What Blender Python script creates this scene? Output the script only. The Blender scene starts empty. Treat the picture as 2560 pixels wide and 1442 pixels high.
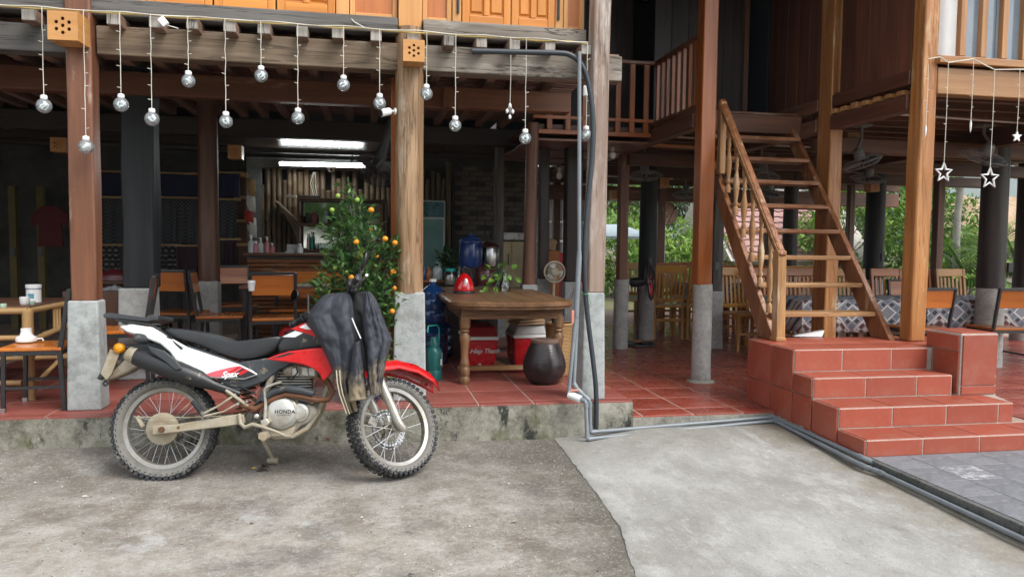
import bpy, bmesh, math, random
from math import sin, cos, pi, radians
from mathutils import Vector, Matrix, noise as mnoise
random.seed(7)
SC = bpy.context.scene
COL = SC.collection

# ------------------------------------------------------------------ camera
CAM_H, F_PX = 1.40, 1884.0
YAW, PITCH, ROLL = radians(10.8), radians(3.25), radians(.66)
_fw = Vector((sin(YAW)*cos(PITCH), cos(YAW)*cos(PITCH), -sin(PITCH)))
_r = Vector((cos(YAW), -sin(YAW), 0)); _u = _r.cross(_fw)
_r, _u = cos(ROLL)*_r+sin(ROLL)*_u, -sin(ROLL)*_r+cos(ROLL)*_u
cd = bpy.data.cameras.new('camera'); cam = bpy.data.objects.new('camera', cd); COL.objects.link(cam)
cd.sensor_fit = 'HORIZONTAL'; cd.sensor_width = 36; cd.lens = F_PX/2560*36
cd.clip_start = .05; cd.clip_end = 9000
m = Matrix((_r, _u, -_fw)).transposed().to_4x4(); m.translation = (0, 0, CAM_H); cam.matrix_world = m
SC.camera = cam
# ------------------------------------------------------------------ sky, sun, exposure
W = bpy.data.worlds.new('World'); SC.world = W; W.use_nodes = True
nt = W.node_tree; bg = nt.nodes['Background']
sky = nt.nodes.new('ShaderNodeTexSky'); sky.sky_type = 'NISHITA'; sky.sun_disc = False
SUN_EL, SUN_AZ = radians(50), radians(140)      # azimuth clockwise from +Y
sky.sun_elevation = SUN_EL; sky.sun_rotation = SUN_AZ
sky.air_density = 1.2; sky.dust_density = 1.0; sky.ozone_density = 1.0
hs = nt.nodes.new('ShaderNodeHueSaturation'); hs.inputs['Saturation'].default_value = .22
nt.links.new(sky.outputs[0], hs.inputs['Color']); nt.links.new(hs.outputs[0], bg.inputs['Color'])
bg.inputs['Strength'].default_value = .15
sl = bpy.data.lights.new('sun', 'SUN'); sl.energy = 1.5; sl.angle = radians(30); sl.color = (1, .965, .91)
so = bpy.data.objects.new('sun', sl); COL.objects.link(so)
sd = Vector((sin(SUN_AZ)*cos(SUN_EL), cos(SUN_AZ)*cos(SUN_EL), sin(SUN_EL)))
so.rotation_euler = sd.to_track_quat('Z', 'Y').to_euler(); so.location = sd*40
vs = SC.view_settings; vs.view_transform = 'Standard'; vs.look = 'None'; vs.gamma = 1; vs.exposure = 1.22
try: vs.use_curve_mapping = False
except Exception: pass
SC.cycles.max_bounces = 7; SC.cycles.diffuse_bounces = 4; SC.cycles.glossy_bounces = 4
SC.cycles.transparent_max_bounces = 12; SC.cycles.use_denoising = True; SC.cycles.caustics_reflective = False
SC.cycles.caustics_refractive = False

# ------------------------------------------------------------------ helpers
def V(*a): return Vector(a)
class MB:
    """collects shapes, builds one mesh object"""
    def __init__(s): s.v = []; s.f = []; s.mi = []; s.m = 0
    def add(s, vs_, fs):
        o = len(s.v); s.v += [tuple(p) for p in vs_]
        s.f += [tuple(i+o for i in f) for f in fs]; s.mi += [s.m]*len(fs); return s
    def box(s, x0, x1, y0, y1, z0, z1):
        return s.add([(x, y, z) for z in (z0, z1) for y in (y0, y1) for x in (x0, x1)],
                     [(0, 2, 3, 1), (4, 5, 7, 6), (0, 1, 5, 4), (2, 6, 7, 3), (0, 4, 6, 2), (1, 3, 7, 5)])
    def hexa(s, bot, top):
        """bottom quad and top quad, both counter-clockwise from above"""
        return s.add(list(bot)+list(top), [(3, 2, 1, 0), (4, 5, 6, 7)]+[(i, (i+1) % 4, 4+(i+1) % 4, 4+i) for i in range(4)])
    def bar(s, p, q, w, h, up=(0, 0, 1), w2=None, h2=None):
        p, q = Vector(p), Vector(q); d = (q-p).normalized(); up = Vector(up)
        if abs(d.dot(up)) > .98: up = Vector((0, 1, 0))
        a = d.cross(up).normalized(); b = a.cross(d)
        w2 = w if w2 is None else w2; h2 = h if h2 is None else h2
        A = [p+a*x*w/2+b*y*h/2 for x, y in ((-1, -1), (1, -1), (1, 1), (-1, 1))]
        B = [q+a*x*w2/2+b*y*h2/2 for x, y in ((-1, -1), (1, -1), (1, 1), (-1, 1))]
        return s.add(A+B, [(0, 1, 2, 3), (7, 6, 5, 4)]+[(i, 4+i, 4+(i+1) % 4, (i+1) % 4) for i in range(4)])
    def tube(s, pts, r, n=8, cap=True, closed=False):
        pts = [Vector(p) for p in pts]; k = len(pts)
        rs = r if isinstance(r, (list, tuple)) else [r]*k
        ref = None; ring = []
        for i, p in enumerate(pts):
            if closed: d = pts[(i+1) % k]-pts[i-1]
            else: d = pts[min(i+1, k-1)]-pts[max(i-1, 0)]
            d.normalize()
            if ref is None: ref = d.orthogonal()
            ref = (ref-d*ref.dot(d))
            if ref.length < 1e-5: ref = d.orthogonal()
            ref.normalize(); b = d.cross(ref)
            ring.append([p+(ref*cos(2*pi*j/n)+b*sin(2*pi*j/n))*rs[i] for j in range(n)])
        vs_ = [q for g in ring for q in g]; fs = []
        for i in range(k if closed else k-1):
            a, b2 = i*n, ((i+1) % k)*n
            fs += [(a+j, a+(j+1) % n, b2+(j+1) % n, b2+j) for j in range(n)]
        if cap and not closed: fs += [tuple(range(n))[::-1], tuple((k-1)*n+j for j in range(n))]
        return s.add(vs_, fs)
    def cyl(s, p, q, r0, r1=None, n=16): return s.tube([p, q], [r0, r0 if r1 is None else r1], n)
    def lathe(s, prof, c=(0, 0, 0), n=20, axis=(0, 0, 1), cap=True):
        c = Vector(c); ax = Vector(axis).normalized(); e = ax.orthogonal().normalized(); g = ax.cross(e)
        vs_ = [c+ax*z+(e*cos(2*pi*j/n)+g*sin(2*pi*j/n))*r for r, z in prof for j in range(n)]; fs = []
        for i in range(len(prof)-1):
            fs += [(i*n+j, i*n+(j+1) % n, (i+1)*n+(j+1) % n, (i+1)*n+j) for j in range(n)]
        if cap: fs += [tuple(range(n))[::-1], tuple((len(prof)-1)*n+j for j in range(n))]
        return s.add(vs_, fs)
    def sph(s, c, r, n=12, m_=8, sc=(1, 1, 1)):
        c = Vector(c); vs_ = [c+Vector((0, 0, -r*sc[2]))]
        for i in range(1, m_):
            t = -pi/2+pi*i/m_
            vs_ += [c+Vector((r*sc[0]*cos(t)*cos(2*pi*j/n), r*sc[1]*cos(t)*sin(2*pi*j/n), r*sc[2]*sin(t))) for j in range(n)]
        vs_.append(c+Vector((0, 0, r*sc[2]))); fs = [(0, 1+(j+1) % n, 1+j) for j in range(n)]
        for i in range(m_-2):
            fs += [(1+i*n+j, 1+i*n+(j+1) % n, 1+(i+1)*n+(j+1) % n, 1+(i+1)*n+j) for j in range(n)]
        L = len(vs_)-1; fs += [(L, L-n+j, L-n+(j+1) % n) for j in range(n)]
        return s.add(vs_, fs)
    def ring(s, c, R, r, axis=(0, 1, 0), n=32, k=8):
        c = Vector(c); ax = Vector(axis).normalized(); e = ax.orthogonal().normalized(); g = ax.cross(e)
        return s.tube([c+(e*cos(2*pi*j/n)+g*sin(2*pi*j/n))*R for j in range(n)], r, k, closed=True)
    def slab(s, pa, pb):
        """loft between two matching outlines (lists of 3d points), both capped"""
        n = len(pa)
        return s.add(list(pa)+list(pb), [tuple(range(n))[::-1], tuple(n+i for i in range(n))]+[(i, (i+1) % n, n+(i+1) % n, n+i) for i in range(n)])
    def quad(s, *p): return s.add(p, [tuple(range(len(p)))])
    def build(s, name, mats, parent=None, smooth=None, bevel=0, loc=None, fix=True, subsurf=0, seg=2):
        me = bpy.data.meshes.new(name); me.from_pydata(s.v, [], s.f)
        ml = mats if isinstance(mats, (list, tuple)) else [mats]
        for q in ml: me.materials.append(q)
        if len(ml) > 1: me.polygons.foreach_set('material_index', s.mi)
        if fix:
            b = bmesh.new(); b.from_mesh(me); bmesh.ops.recalc_face_normals(b, faces=b.faces); b.to_mesh(me); b.free()
        if smooth is not None:
            me.polygons.foreach_set('use_smooth', [True]*len(me.polygons))
            if smooth < 180: me.set_sharp_from_angle(angle=radians(smooth))
        me.update()
        o = bpy.data.objects.new(name, me); COL.objects.link(o)
        if loc is not None: o.location = loc
        if parent is not None: attach(o, parent)
        if bevel:
            bm_ = o.modifiers.new('bevel', 'BEVEL'); bm_.width = bevel; bm_.segments = seg; bm_.limit_method = 'ANGLE'; bm_.angle_limit = radians(40)
        if subsurf:
            q = o.modifiers.new('sub', 'SUBSURF'); q.levels = q.render_levels = subsurf
        return o
LOCAL = set()
def attach(o, parent):
    """parts under a root are given in world metres unless the root was made with local=True"""
    o.parent = parent
    if parent.parent is None and parent.name not in LOCAL: o.matrix_parent_inverse = parent.matrix_basis.inverted()
def tag(o, label, cat, group=None, kind=None):
    if label: o['label'] = label
    if cat: o['category'] = cat
    if group: o['group'] = group
    if kind: o['kind'] = kind
    return o
def thing(name, label, cat, loc=(0, 0, 0), group=None, rz=0, local=False):
    """an Empty at a thing's base; with local=True its parts are built in its own frame"""
    o = bpy.data.objects.new(name, None); COL.objects.link(o); o.location = loc; o.rotation_euler = (0, 0, rz); o.empty_display_size = .1
    if local: LOCAL.add(o.name)
    return tag(o, label, cat, group)
def dup(o, loc=None, rz=None, label=None, parent=None):
    c = o.copy(); COL.objects.link(c)
    if parent is not None: c.parent = parent
    if loc is not None: c.location = loc
    if rz is not None: c.rotation_euler = (0, 0, rz)
    if label: c['label'] = label
    for ch in list(o.children): dup(ch, parent=c)
    return c
def hsh(*a): return (sin(sum(x*k for x, k in zip(a, (12.9898, 78.233, 37.719))))*43758.5453) % 1

# ------------------------------------------------------------------ materials
class NT:
    def __init__(s, name):
        s.mat = bpy.data.materials.new(name); s.mat.use_nodes = True; s.t = s.mat.node_tree; s.n = s.t.nodes; s.l = s.t.links
        s.b = s.n['Principled BSDF']; s.co = None
    def node(s, typ, **k):
        q = s.n.new(typ)
        for a, b in k.items(): setattr(q, a, b)
        return q
    def link(s, a, b): s.l.new(a, b)
    def put(s, sock, v):
        if isinstance(v, (int, float)): sock.default_value = v
        elif isinstance(v, (tuple, list)): sock.default_value = tuple(v) if len(v) == len(sock.default_value) else tuple(v)+(1,)
        else: s.l.new(v, sock)
    def coord(s):
        if s.co is None: s.co = s.node('ShaderNodeTexCoord').outputs['Object']
        return s.co
    def math(s, op, a, b=0., clamp=False):
        q = s.node('ShaderNodeMath', operation=op, use_clamp=clamp); s.put(q.inputs[0], a); s.put(q.inputs[1], b); return q.outputs[0]
    def mapped(s, sc, loc=(0, 0, 0), src=None, rot=(0, 0, 0)):
        q = s.node('ShaderNodeMapping'); q.inputs['Scale'].default_value = sc; q.inputs['Location'].default_value = loc; q.inputs['Rotation'].default_value = rot
        s.l.new(src or s.coord(), q.inputs['Vector']); return q.outputs[0]
    def noise(s, sc, stretch=(1, 1, 1), detail=5, rough=.6, loc=(0, 0, 0), dist=0.):
        q = s.node('ShaderNodeTexNoise'); q.inputs['Scale'].default_value = sc; q.inputs['Detail'].default_value = detail
        q.inputs['Roughness'].default_value = rough; q.inputs['Distortion'].default_value = dist
        s.l.new(s.mapped(stretch, loc), q.inputs['Vector']); return q.outputs['Fac']
    def ramp(s, f, lo, hi, a=0., b=1.):
        q = s.node('ShaderNodeMapRange', clamp=True); s.put(q.inputs[0], f)
        for i, x in zip((1, 2, 3, 4), (lo, hi, a, b)): q.inputs[i].default_value = x
        return q.outputs[0]
    def mix(s, f, a, b, mode='MIX'):
        q = s.node('ShaderNodeMix', data_type='RGBA', blend_type=mode); s.put(q.inputs[0], f); s.put(q.inputs[6], a); s.put(q.inputs[7], b); return q.outputs[2]
    def bump(s, h, strength=.3, dist=.01, prev=None):
        q = s.node('ShaderNodeBump'); q.inputs['Strength'].default_value = strength; q.inputs['Distance'].default_value = dist
        s.l.new(h, q.inputs['Height'])
        if prev is not None: s.l.new(prev, q.inputs['Normal'])
        return q.outputs[0]
    def done(s, col, rough=.6, normal=None, metal=0., spec=.5, **k):
        s.put(s.b.inputs['Base Color'], col); s.put(s.b.inputs['Roughness'], rough); s.put(s.b.inputs['Metallic'], metal)
        s.put(s.b.inputs['Specular IOR Level'], spec)
        if normal is not None: s.l.new(normal, s.b.inputs['Normal'])
        for a, b in k.items(): s.put(s.b.inputs[a.replace('_', ' ')], b)
        return s.mat
def rnd(q):
    return q.node('ShaderNodeObjectInfo').outputs['Random']
def plain(name, c, rough=.5, metal=0., spec=.5, var=.18, sc=9, bump=.0, dirt=None, **k):
    """a paint or plastic with faint unevenness; dirt = (colour, scale, lo, hi)"""
    q = NT(name); n = q.noise(sc, detail=5)
    dk = tuple(x*(1-var) for x in c); lt = tuple(min(1, x*(1+var*.6)) for x in c)
    col = q.mix(q.ramp(n, .3, .7), dk, lt)
    if dirt:
        col = q.mix(q.ramp(q.noise(dirt[1], detail=7, rough=.7, loc=(3, 1, 7)), dirt[2], dirt[3]), col, dirt[0])
    r = q.ramp(n, .3, .7, max(.03, rough-.06), min(1, rough+.08))
    return q.done(col, r, q.bump(q.noise(sc*6), bump, .003) if bump else None, metal, spec, **k)
AX = {'x': (.07, 1, 1), 'y': (1, .07, 1), 'z': (1, 1, .07)}
def wood(name, dark, light, axis='z', rough=.5, scale=14, bump=.25, wear=None, vary=.25, crack=0., spec=.45):
    """grain running along an axis; wear = (colour, lo, hi) of bleached or scuffed patches"""
    q = NT(name); st = AX[axis]
    g = q.noise(scale, st, 6, .62, dist=.6); fine = q.noise(scale*5, tuple(x if x == 1 else .025 for x in st), 3, .5)
    f = q.math('ADD', q.math('MULTIPLY', g, .72), q.math('MULTIPLY', fine, .28))
    col = q.mix(q.ramp(f, .34, .66), dark, light)
    if vary:
        hv = q.node('ShaderNodeHueSaturation'); q.put(hv.inputs['Value'], q.ramp(rnd(q), 0, 1, 1-vary, 1+vary)); q.put(hv.inputs['Color'], col); col = hv.outputs[0]
    big = q.noise(1.6, tuple(1 if x == 1 else .35 for x in st), 4, .6, loc=(5, 2, 1))
    col = q.mix(q.ramp(big, .35, .75, 0, .35), col, tuple(x*.55 for x in dark))
    if wear:
        w = q.noise(7, tuple(1 if x == 1 else .22 for x in st), 7, .7, loc=(9, 4, 2))
        col = q.mix(q.ramp(w, wear[1], wear[2]), col, wear[0])
    h = f; nb = q.bump(h, bump, .006)
    if crack:
        cr = q.noise(9, tuple(1 if x == 1 else .045 for x in st), 6, .65, loc=(1, 8, 3), dist=1.2)
        cr2 = q.noise(30, tuple(1 if x == 1 else .06 for x in st), 5, .6, loc=(4, 1, 6), dist=.8)
        cm = q.math('MAXIMUM', q.ramp(q.math('ABSOLUTE', q.math('SUBTRACT', cr, .47)), .010, .002, 0, 1), q.ramp(cr2, .40, .34, 0, .8))
        col = q.mix(q.math('MULTIPLY', cm, crack), col, tuple(x*.2 for x in dark)); nb = q.bump(q.math('SUBTRACT', 1., cm), .6, .008, nb)
    return q.done(col, q.ramp(f, .3, .7, rough+.1, max(.05, rough-.1)), nb, 0, spec)
# ------------------------------------------------------------------ material library
def concrete(name, dark, light, stain=None, sc=3., speck=.35, rough=.85, bump=.35, mould=None, moss=None):
    q = NT(name)
    a = q.noise(sc, (1, 1, 1), 8, .65); b = q.noise(sc*9, (1, 1, 1), 6, .7, loc=(4, 4, 4)); c = q.noise(85, (1, 1, 1), 3, .6, loc=(2, 7, 1))
    col = q.mix(q.ramp(a, .32, .68), dark, light)
    col = q.mix(q.ramp(b, .42, .72, 0, .45), col, tuple(min(1, x*1.35) for x in light))
    col = q.mix(q.ramp(b, .50, .26, 0, .45), col, tuple(x*.55 for x in dark))
    if stain: col = q.mix(q.ramp(q.noise(stain[1], (1, 1, 1), 7, .68, loc=(8, 3, 5)), stain[2], stain[3]), col, stain[0])
    if moss: col = q.mix(q.ramp(q.noise(moss[1], (1, 1, 1), 7, .68, loc=(1, 3, 9)), moss[2], moss[3]), col, moss[0])
    if mould:   # black weathering streaks
        mm = q.noise(mould[0], (1, 1, .45), 9, .78, loc=(3, 6, 2)); col = q.mix(q.ramp(mm, mould[1], mould[2]), col, (.025, .027, .024))
    col = q.mix(q.ramp(c, .60, .74, 0, speck), col, tuple(min(1, x*1.6) for x in light)); col = q.mix(q.ramp(c, .40, .28, 0, speck), col, tuple(x*.35 for x in dark))
    h = q.math('ADD', q.math('MULTIPLY', b, .6), q.math('MULTIPLY', c, .4))
    return q.done(col, q.ramp(b, .3, .7, rough-.08, min(1, rough+.08)), q.bump(h, bump, .012), 0, .3)
def yard():
    q = NT('old_concrete')
    a = q.noise(1.1, (1, 1, 1), 9, .66); b = q.noise(4.5, (1, 1, 1), 9, .74, loc=(4, 4, 4)); c = q.noise(38, (1, 1, 1), 6, .72, loc=(2, 7, 1)); d = q.noise(130, (1, 1, 1), 3, .65, loc=(6, 2, 2))
    vo = q.node('ShaderNodeTexVoronoi'); vo.inputs['Scale'].default_value = 75; q.link(q.mapped((1, 1, 1), (.3, .2, .1)), vo.inputs['Vector']); ag = vo.outputs['Distance']
    col = q.mix(q.ramp(a, .38, .62), (0.205, 0.179, 0.149), (0.360, 0.338, 0.297))
    col = q.mix(q.ramp(b, .47, .62, 0, .8), col, (0.399, 0.383, 0.350)); col = q.mix(q.ramp(b, .46, .34, 0, .7), col, (0.149, 0.136, 0.117))
    col = q.mix(q.ramp(q.noise(1.9, (1, 1, 1), 9, .74, loc=(8, 3, 5)), .54, .68, 0, .6), col, (0.204, 0.156, 0.109))
    col = q.mix(q.ramp(q.noise(1.3, (1, 1, 1), 9, .75, loc=(3, 9, 5)), .55, .66, 0, .7), col, (0.132, 0.125, 0.121))
    col = q.mix(q.ramp(q.noise(2.6, (1, 1, 1), 9, .74, loc=(13, 2, 4)), .57, .68, 0, .65), col, (0.447, 0.452, 0.443))
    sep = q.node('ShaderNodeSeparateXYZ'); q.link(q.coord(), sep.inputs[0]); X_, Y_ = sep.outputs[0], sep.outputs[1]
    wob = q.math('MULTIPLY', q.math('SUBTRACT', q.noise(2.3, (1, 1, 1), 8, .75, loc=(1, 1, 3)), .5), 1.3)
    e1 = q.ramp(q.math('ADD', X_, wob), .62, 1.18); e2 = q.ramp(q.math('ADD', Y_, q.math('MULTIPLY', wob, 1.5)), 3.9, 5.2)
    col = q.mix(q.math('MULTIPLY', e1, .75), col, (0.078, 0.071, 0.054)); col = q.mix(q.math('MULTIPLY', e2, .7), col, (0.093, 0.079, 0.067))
    col = q.mix(q.ramp(c, .54, .70, 0, .5), col, (0.528, 0.505, 0.450)); col = q.mix(q.ramp(c, .46, .30, 0, .5), col, (0.090, 0.078, 0.067))
    col = q.mix(q.math('MULTIPLY', q.ramp(ag, .30, .12), q.ramp(b, .42, .6, .1, .65)), col, (0.528, 0.528, 0.526))
    col = q.mix(q.ramp(d, .60, .72, 0, .4), col, (0.528, 0.528, 0.515)); col = q.mix(q.ramp(d, .40, .28, 0, .45), col, (0.059, 0.054, 0.048))
    h = q.math('ADD', q.math('MULTIPLY', c, .6), q.math('ADD', q.math('MULTIPLY', d, .5), q.math('MULTIPLY', ag, -.35)))
    return q.done(col, q.ramp(b, .3, .7, .55, .9), q.bump(h, .6, .010), 0, .35)
def slabmat():
    q = NT('pale_concrete')
    a = q.noise(1.2, (1, 1, 1), 9, .66, loc=(2, 2, 2)); b = q.noise(5.5, (1, .6, 1), 9, .74, loc=(4, 1, 4)); c = q.noise(36, (1, .55, 1), 6, .72, loc=(2, 7, 1)); d = q.noise(120, (1, .6, 1), 3, .6, loc=(1, 1, 8))
    col = q.mix(q.ramp(a, .38, .62), (0.264, 0.256, 0.234), (0.348, 0.345, 0.324))
    col = q.mix(q.ramp(b, .48, .64, 0, .8), col, (0.413, 0.410, 0.392)); col = q.mix(q.ramp(b, .44, .32, 0, .5), col, (0.241, 0.236, 0.216))
    col = q.mix(q.ramp(q.noise(1.6, (1, 1, 1), 9, .74, loc=(8, 6, 5)), .55, .68, 0, .65), col, (0.212, 0.199, 0.169))
    col = q.mix(q.ramp(q.noise(9, (.8, .4, 1), 7, .75, loc=(5, 6, 1)), .635, .675, 0, .6), col, (0.181, 0.181, 0.171))
    col = q.mix(q.ramp(q.noise(3.3, (1, .3, 1), 8, .75, loc=(15, 6, 1)), .60, .67, 0, .6), col, (0.543, 0.550, 0.538))
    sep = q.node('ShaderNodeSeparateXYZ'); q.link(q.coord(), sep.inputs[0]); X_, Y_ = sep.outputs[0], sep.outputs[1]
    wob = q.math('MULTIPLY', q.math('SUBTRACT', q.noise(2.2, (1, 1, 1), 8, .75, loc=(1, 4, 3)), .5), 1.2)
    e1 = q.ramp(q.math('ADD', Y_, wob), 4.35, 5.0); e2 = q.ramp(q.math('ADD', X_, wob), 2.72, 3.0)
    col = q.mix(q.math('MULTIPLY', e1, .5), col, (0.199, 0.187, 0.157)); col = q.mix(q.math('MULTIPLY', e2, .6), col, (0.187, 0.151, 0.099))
    col = q.mix(q.ramp(c, .58, .72, 0, .45), col, (0.568, 0.568, 0.550)); col = q.mix(q.ramp(c, .42, .30, 0, .5), col, (0.145, 0.141, 0.131))
    col = q.mix(q.ramp(d, .60, .72, 0, .3), col, (0.570, 0.570, 0.570)); col = q.mix(q.ramp(d, .40, .28, 0, .4), col, (0.108, 0.106, 0.097))
    return q.done(col, q.ramp(b, .3, .7, .65, .92), q.bump(q.math('ADD', c, q.math('MULTIPLY', d, .5)), .55, .008), 0, .3)
def tilemat(name, c, rough=.22, var=.12, dirt=(.42, .26, .2)):
    q = NT(name)
    hv = q.node('ShaderNodeHueSaturation'); q.put(hv.inputs['Value'], q.ramp(rnd(q), 0, 1, 1-var, 1+var)); q.put(hv.inputs['Color'], c)
    n = q.noise(4, (1, 1, 1), 7, .7); f = q.noise(26, (1, 1, 1), 5, .7, loc=(3, 1, 1))
    col = q.mix(q.ramp(n, .48, .75, 0, .3), hv.outputs[0], dirt); col = q.mix(q.ramp(f, .63, .70, 0, .5), col, (.5, .42, .36)); col = q.mix(q.ramp(q.noise(1.3, detail=6, loc=(7, 2, 3)), .45, .7, 0, .45), col, tuple(x*.55 for x in c))
    return q.done(col, q.ramp(n, .35, .7, rough, rough+.22), q.bump(q.noise(7, detail=2), .05, .01), 0, .5)
M = {}
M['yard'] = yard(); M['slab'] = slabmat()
M['plinth'] = concrete('plinth_concrete', (.11, .104, .08), (.30, .29, .245), ((.065, .06, .04), 3.2, .5, .66), 3, .3, mould=(5.5, .53, .60), moss=((.085, .09, .04), 2.4, .56, .7))
M['plinth2'] = concrete('kerb_concrete', (.15, .142, .12), (.32, .31, .27), ((.12, .11, .085), 4, .55, .7), 4, .3, mould=(7, .60, .66))
M['post_conc'] = concrete('post_concrete', (.26, .275, .27), (.37, .39, .385), ((.17, .165, .15), 3, .56, .74), 2.4, .15, bump=.2, mould=(6, .62, .70))
M['col_conc'] = concrete('column_concrete', (.27, .27, .255), (.40, .40, .38), ((.21, .195, .16), 4, .58, .74), 3, .2, bump=.25)
M['kerb'] = concrete('dark_kerb', (.05, .052, .05), (.13, .132, .125), ((.2, .17, .12), 4, .62, .74), 5, .25)
M['grout'] = concrete('pale_grout', (.27, .225, .19), (.42, .36, .31), None, 8, .2)
M['grout_dk'] = concrete('floor_grout', (.29, .19, .15), (.43, .32, .26), None, 6, .2)
M['tile'] = tilemat('red_tile', (.27, .050, .033), .2)
M['tile_step'] = tilemat('red_step_tile', (.315, .066, .036), .34)
M['tile_old'] = tilemat('red_worn_tile', (.26, .070, .054), .38, .1, (.32, .17, .14))
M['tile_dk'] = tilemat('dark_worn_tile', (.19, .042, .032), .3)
M['paverA'] = concrete('dark_paver', (.125, .13, .142), (.19, .197, .212), ((.25, .25, .255), 16, .56, .7), 5, .2, .6, .2)
M['paverB'] = concrete('mid_paver', (.145, .15, .163), (.215, .222, .238), ((.12, .12, .13), 14, .56, .7), 5, .2, .6, .2)
M['paverC'] = concrete('flower_paver', (.15, .155, .168), (.225, .232, .248), ((.42, .42, .425), 22, .50, .58), 5, .2, .6, .2)
M['mud'] = concrete('mortar_spill', (.20, .19, .16), (.36, .34, .29), None, 10, .5)
WOOD = {}
def wd(kind, ax):
    k = (kind, ax)
    if k not in WOOD:
        P = {'red': ((.108, .041, .021), (.235, .095, .049), .42, 12, .2, ((.40, .30, .24), .60, .72), .12, 0),
             'orange': ((.19, .048, .009), (.42, .125, .024), .33, 12, .15, ((.5, .3, .14), .68, .8), .12, 0),
             'goldpost': ((.26, .083, .018), (.53, .245, .075), .36, 10, .15, ((.56, .40, .23), .56, .70), .05, .1),
             'joist': ((.15, .092, .068), (.33, .21, .155), .6, 13, .25, None, .2, 0),
             'gold': ((.26, .105, .030), (.50, .265, .105), .36, 10, .15, ((.22, .1, .03), .66, .8), .12, 0),
             'brown': ((.075, .032, .019), (.185, .082, .046), .5, 13, .25, None, .22, 0),
             'dark': ((.018, .013, .012), (.05, .034, .028), .5, 13, .25, None, .2, 0),
             'black': ((.004, .006, .007), (.013, .018, .021), .62, 12, .3, ((.13, .14, .14), .74, .82), .1, 0),
             'greybr': ((.10, .068, .043), (.25, .18, .118), .7, 16, .6, ((.33, .28, .22), .58, .76), .15, .6),
             'porch': ((.062, .021, .012), (.155, .057, .033), .45, 12, .2, None, .2, 0),
             'grey': ((.125, .103, .082), (.30, .26, .215), .75, 16, .6, ((.42, .40, .37), .55, .72), .15, .85),
             'greydk': ((.06, .055, .052), (.15, .14, .13), .7, 16, .5, None, .15, .6),
             'weather': ((.17, .085, .036), (.42, .275, .155), .55, 15, .5, ((.50, .42, .33), .54, .70), .1, .5),
             'pink': ((.20, .13, .098), (.355, .265, .212), .6, 14, .4, ((.46, .41, .37), .48, .66), .05, .5),
             'panel': ((.38, .115, .03), (.56, .20, .06), .42, 8, .1, None, .06, 0),
             'shutter': ((.52, .175, .025), (.70, .29, .055), .36, 10, .12, None, .08, 0),
             'frame': ((.50, .22, .06), (.68, .36, .13), .4, 10, .12, None, .08, 0),
             'chair': ((.30, .075, .012), (.56, .185, .03), .28, 8, .1, None, .12, 0),
             'chairy': ((.38, .17, .03), (.58, .30, .07), .3, 9, .1, None, .14, 0),
             'stair': ((.13, .041, .013), (.34, .135, .048), .4, 12, .22, ((.55, .40, .25), .56, .72), .1, .15),
             'stairw': ((.26, .115, .038), (.50, .29, .125), .45, 12, .25, ((.62, .52, .38), .55, .7), .1, .2),
             'bamboo': ((.33, .19, .075), (.55, .37, .17), .4, 8, .2, ((.15, .08, .04), .64, .76), .12, 0),
             'bamboodk': ((.07, .045, .025), (.155, .105, .06), .5, 8, .25, None, .25, 0),
             'table': ((.12, .058, .026), (.30, .165, .08), .36, 12, .25, ((.42, .33, .23), .62, .76), .08, .3)}[kind]
        WOOD[k] = wood('wood_%s_%s' % k, P[0], P[1], ax, P[2], P[3], P[4], P[5], P[6], P[7])
    return WOOD[k]
M['blackmetal'] = plain('black_metal', (.018, .018, .02), .38)
M['white'] = plain('white_plastic', (.75, .76, .76), .35, var=.06)
M['ivory'] = plain('ivory_plastic', (.6, .55, .42), .4)
M['grey_pipe'] = plain('grey_pvc', (.19, .215, .235), .38, var=.12, dirt=((.3, .27, .22), 12, .62, .74))
M['black_hose'] = plain('black_hose', (.028, .036, .045), .42)
M['wire'] = plain('white_cord', (.62, .60, .52), .5)
M['ywire'] = plain('yellow_cord', (.42, .30, .09), .5)
M['redpl'] = plain('red_plastic', (.55, .012, .018), .25, var=.1)
M['chrome'] = plain('chrome', (.62, .62, .62), .18, 1., var=.1)
M['steel'] = plain('brushed_steel', (.5, .5, .5), .3, 1.)
M['blue'] = plain('blue_plastic', (.015, .045, .17), .2, var=.2)
M['teal'] = plain('teal_plastic', (.008, .105, .10), .28, var=.12)
M['turq'] = plain('turquoise_plastic', (.01, .36, .33), .35)
M['orangef'] = plain('orange_fruit', (.75, .27, .012), .38, var=.2, sc=30)
def glass(name, tint=(.9, .95, .95), rough=.02, alpha=.25, haze=0.):
    q = NT(name); b = q.b
    tr = q.node('ShaderNodeBsdfTransparent'); tr.inputs[0].default_value = tint+(1,)
    gl = q.node('ShaderNodeBsdfGlossy'); gl.inputs['Roughness'].default_value = rough
    fr = q.node('ShaderNodeFresnel'); fr.inputs[0].default_value = 1.5
    mx = q.node('ShaderNodeMixShader'); q.put(mx.inputs[0], q.ramp(fr.outputs[0], 0, 1, alpha*.4, 1)); q.link(tr.outputs[0], mx.inputs[1]); q.link(gl.outputs[0], mx.inputs[2])
    if haze:
        df = q.node('ShaderNodeBsdfDiffuse'); df.inputs[0].default_value = (.8, .86, .88, 1); m2 = q.node('ShaderNodeMixShader'); m2.inputs[0].default_value = haze; q.link(mx.outputs[0], m2.inputs[1]); q.link(df.outputs[0], m2.inputs[2]); mx = m2
    q.link(mx.outputs[0], q.n['Material Output'].inputs[0]); return q.mat
M['glass'] = glass('clear_glass'); M['glassb'] = glass('globe_glass', (.93, .97, .98), .04, .3, .16)
M['glassg'] = glass('fridge_glass', (.55, .75, .72), .05, .5)
def emit(name, c, s):
    q = NT(name); return q.done((.8, .8, .8), .5, Emission_Color=c, Emission_Strength=s)
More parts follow.
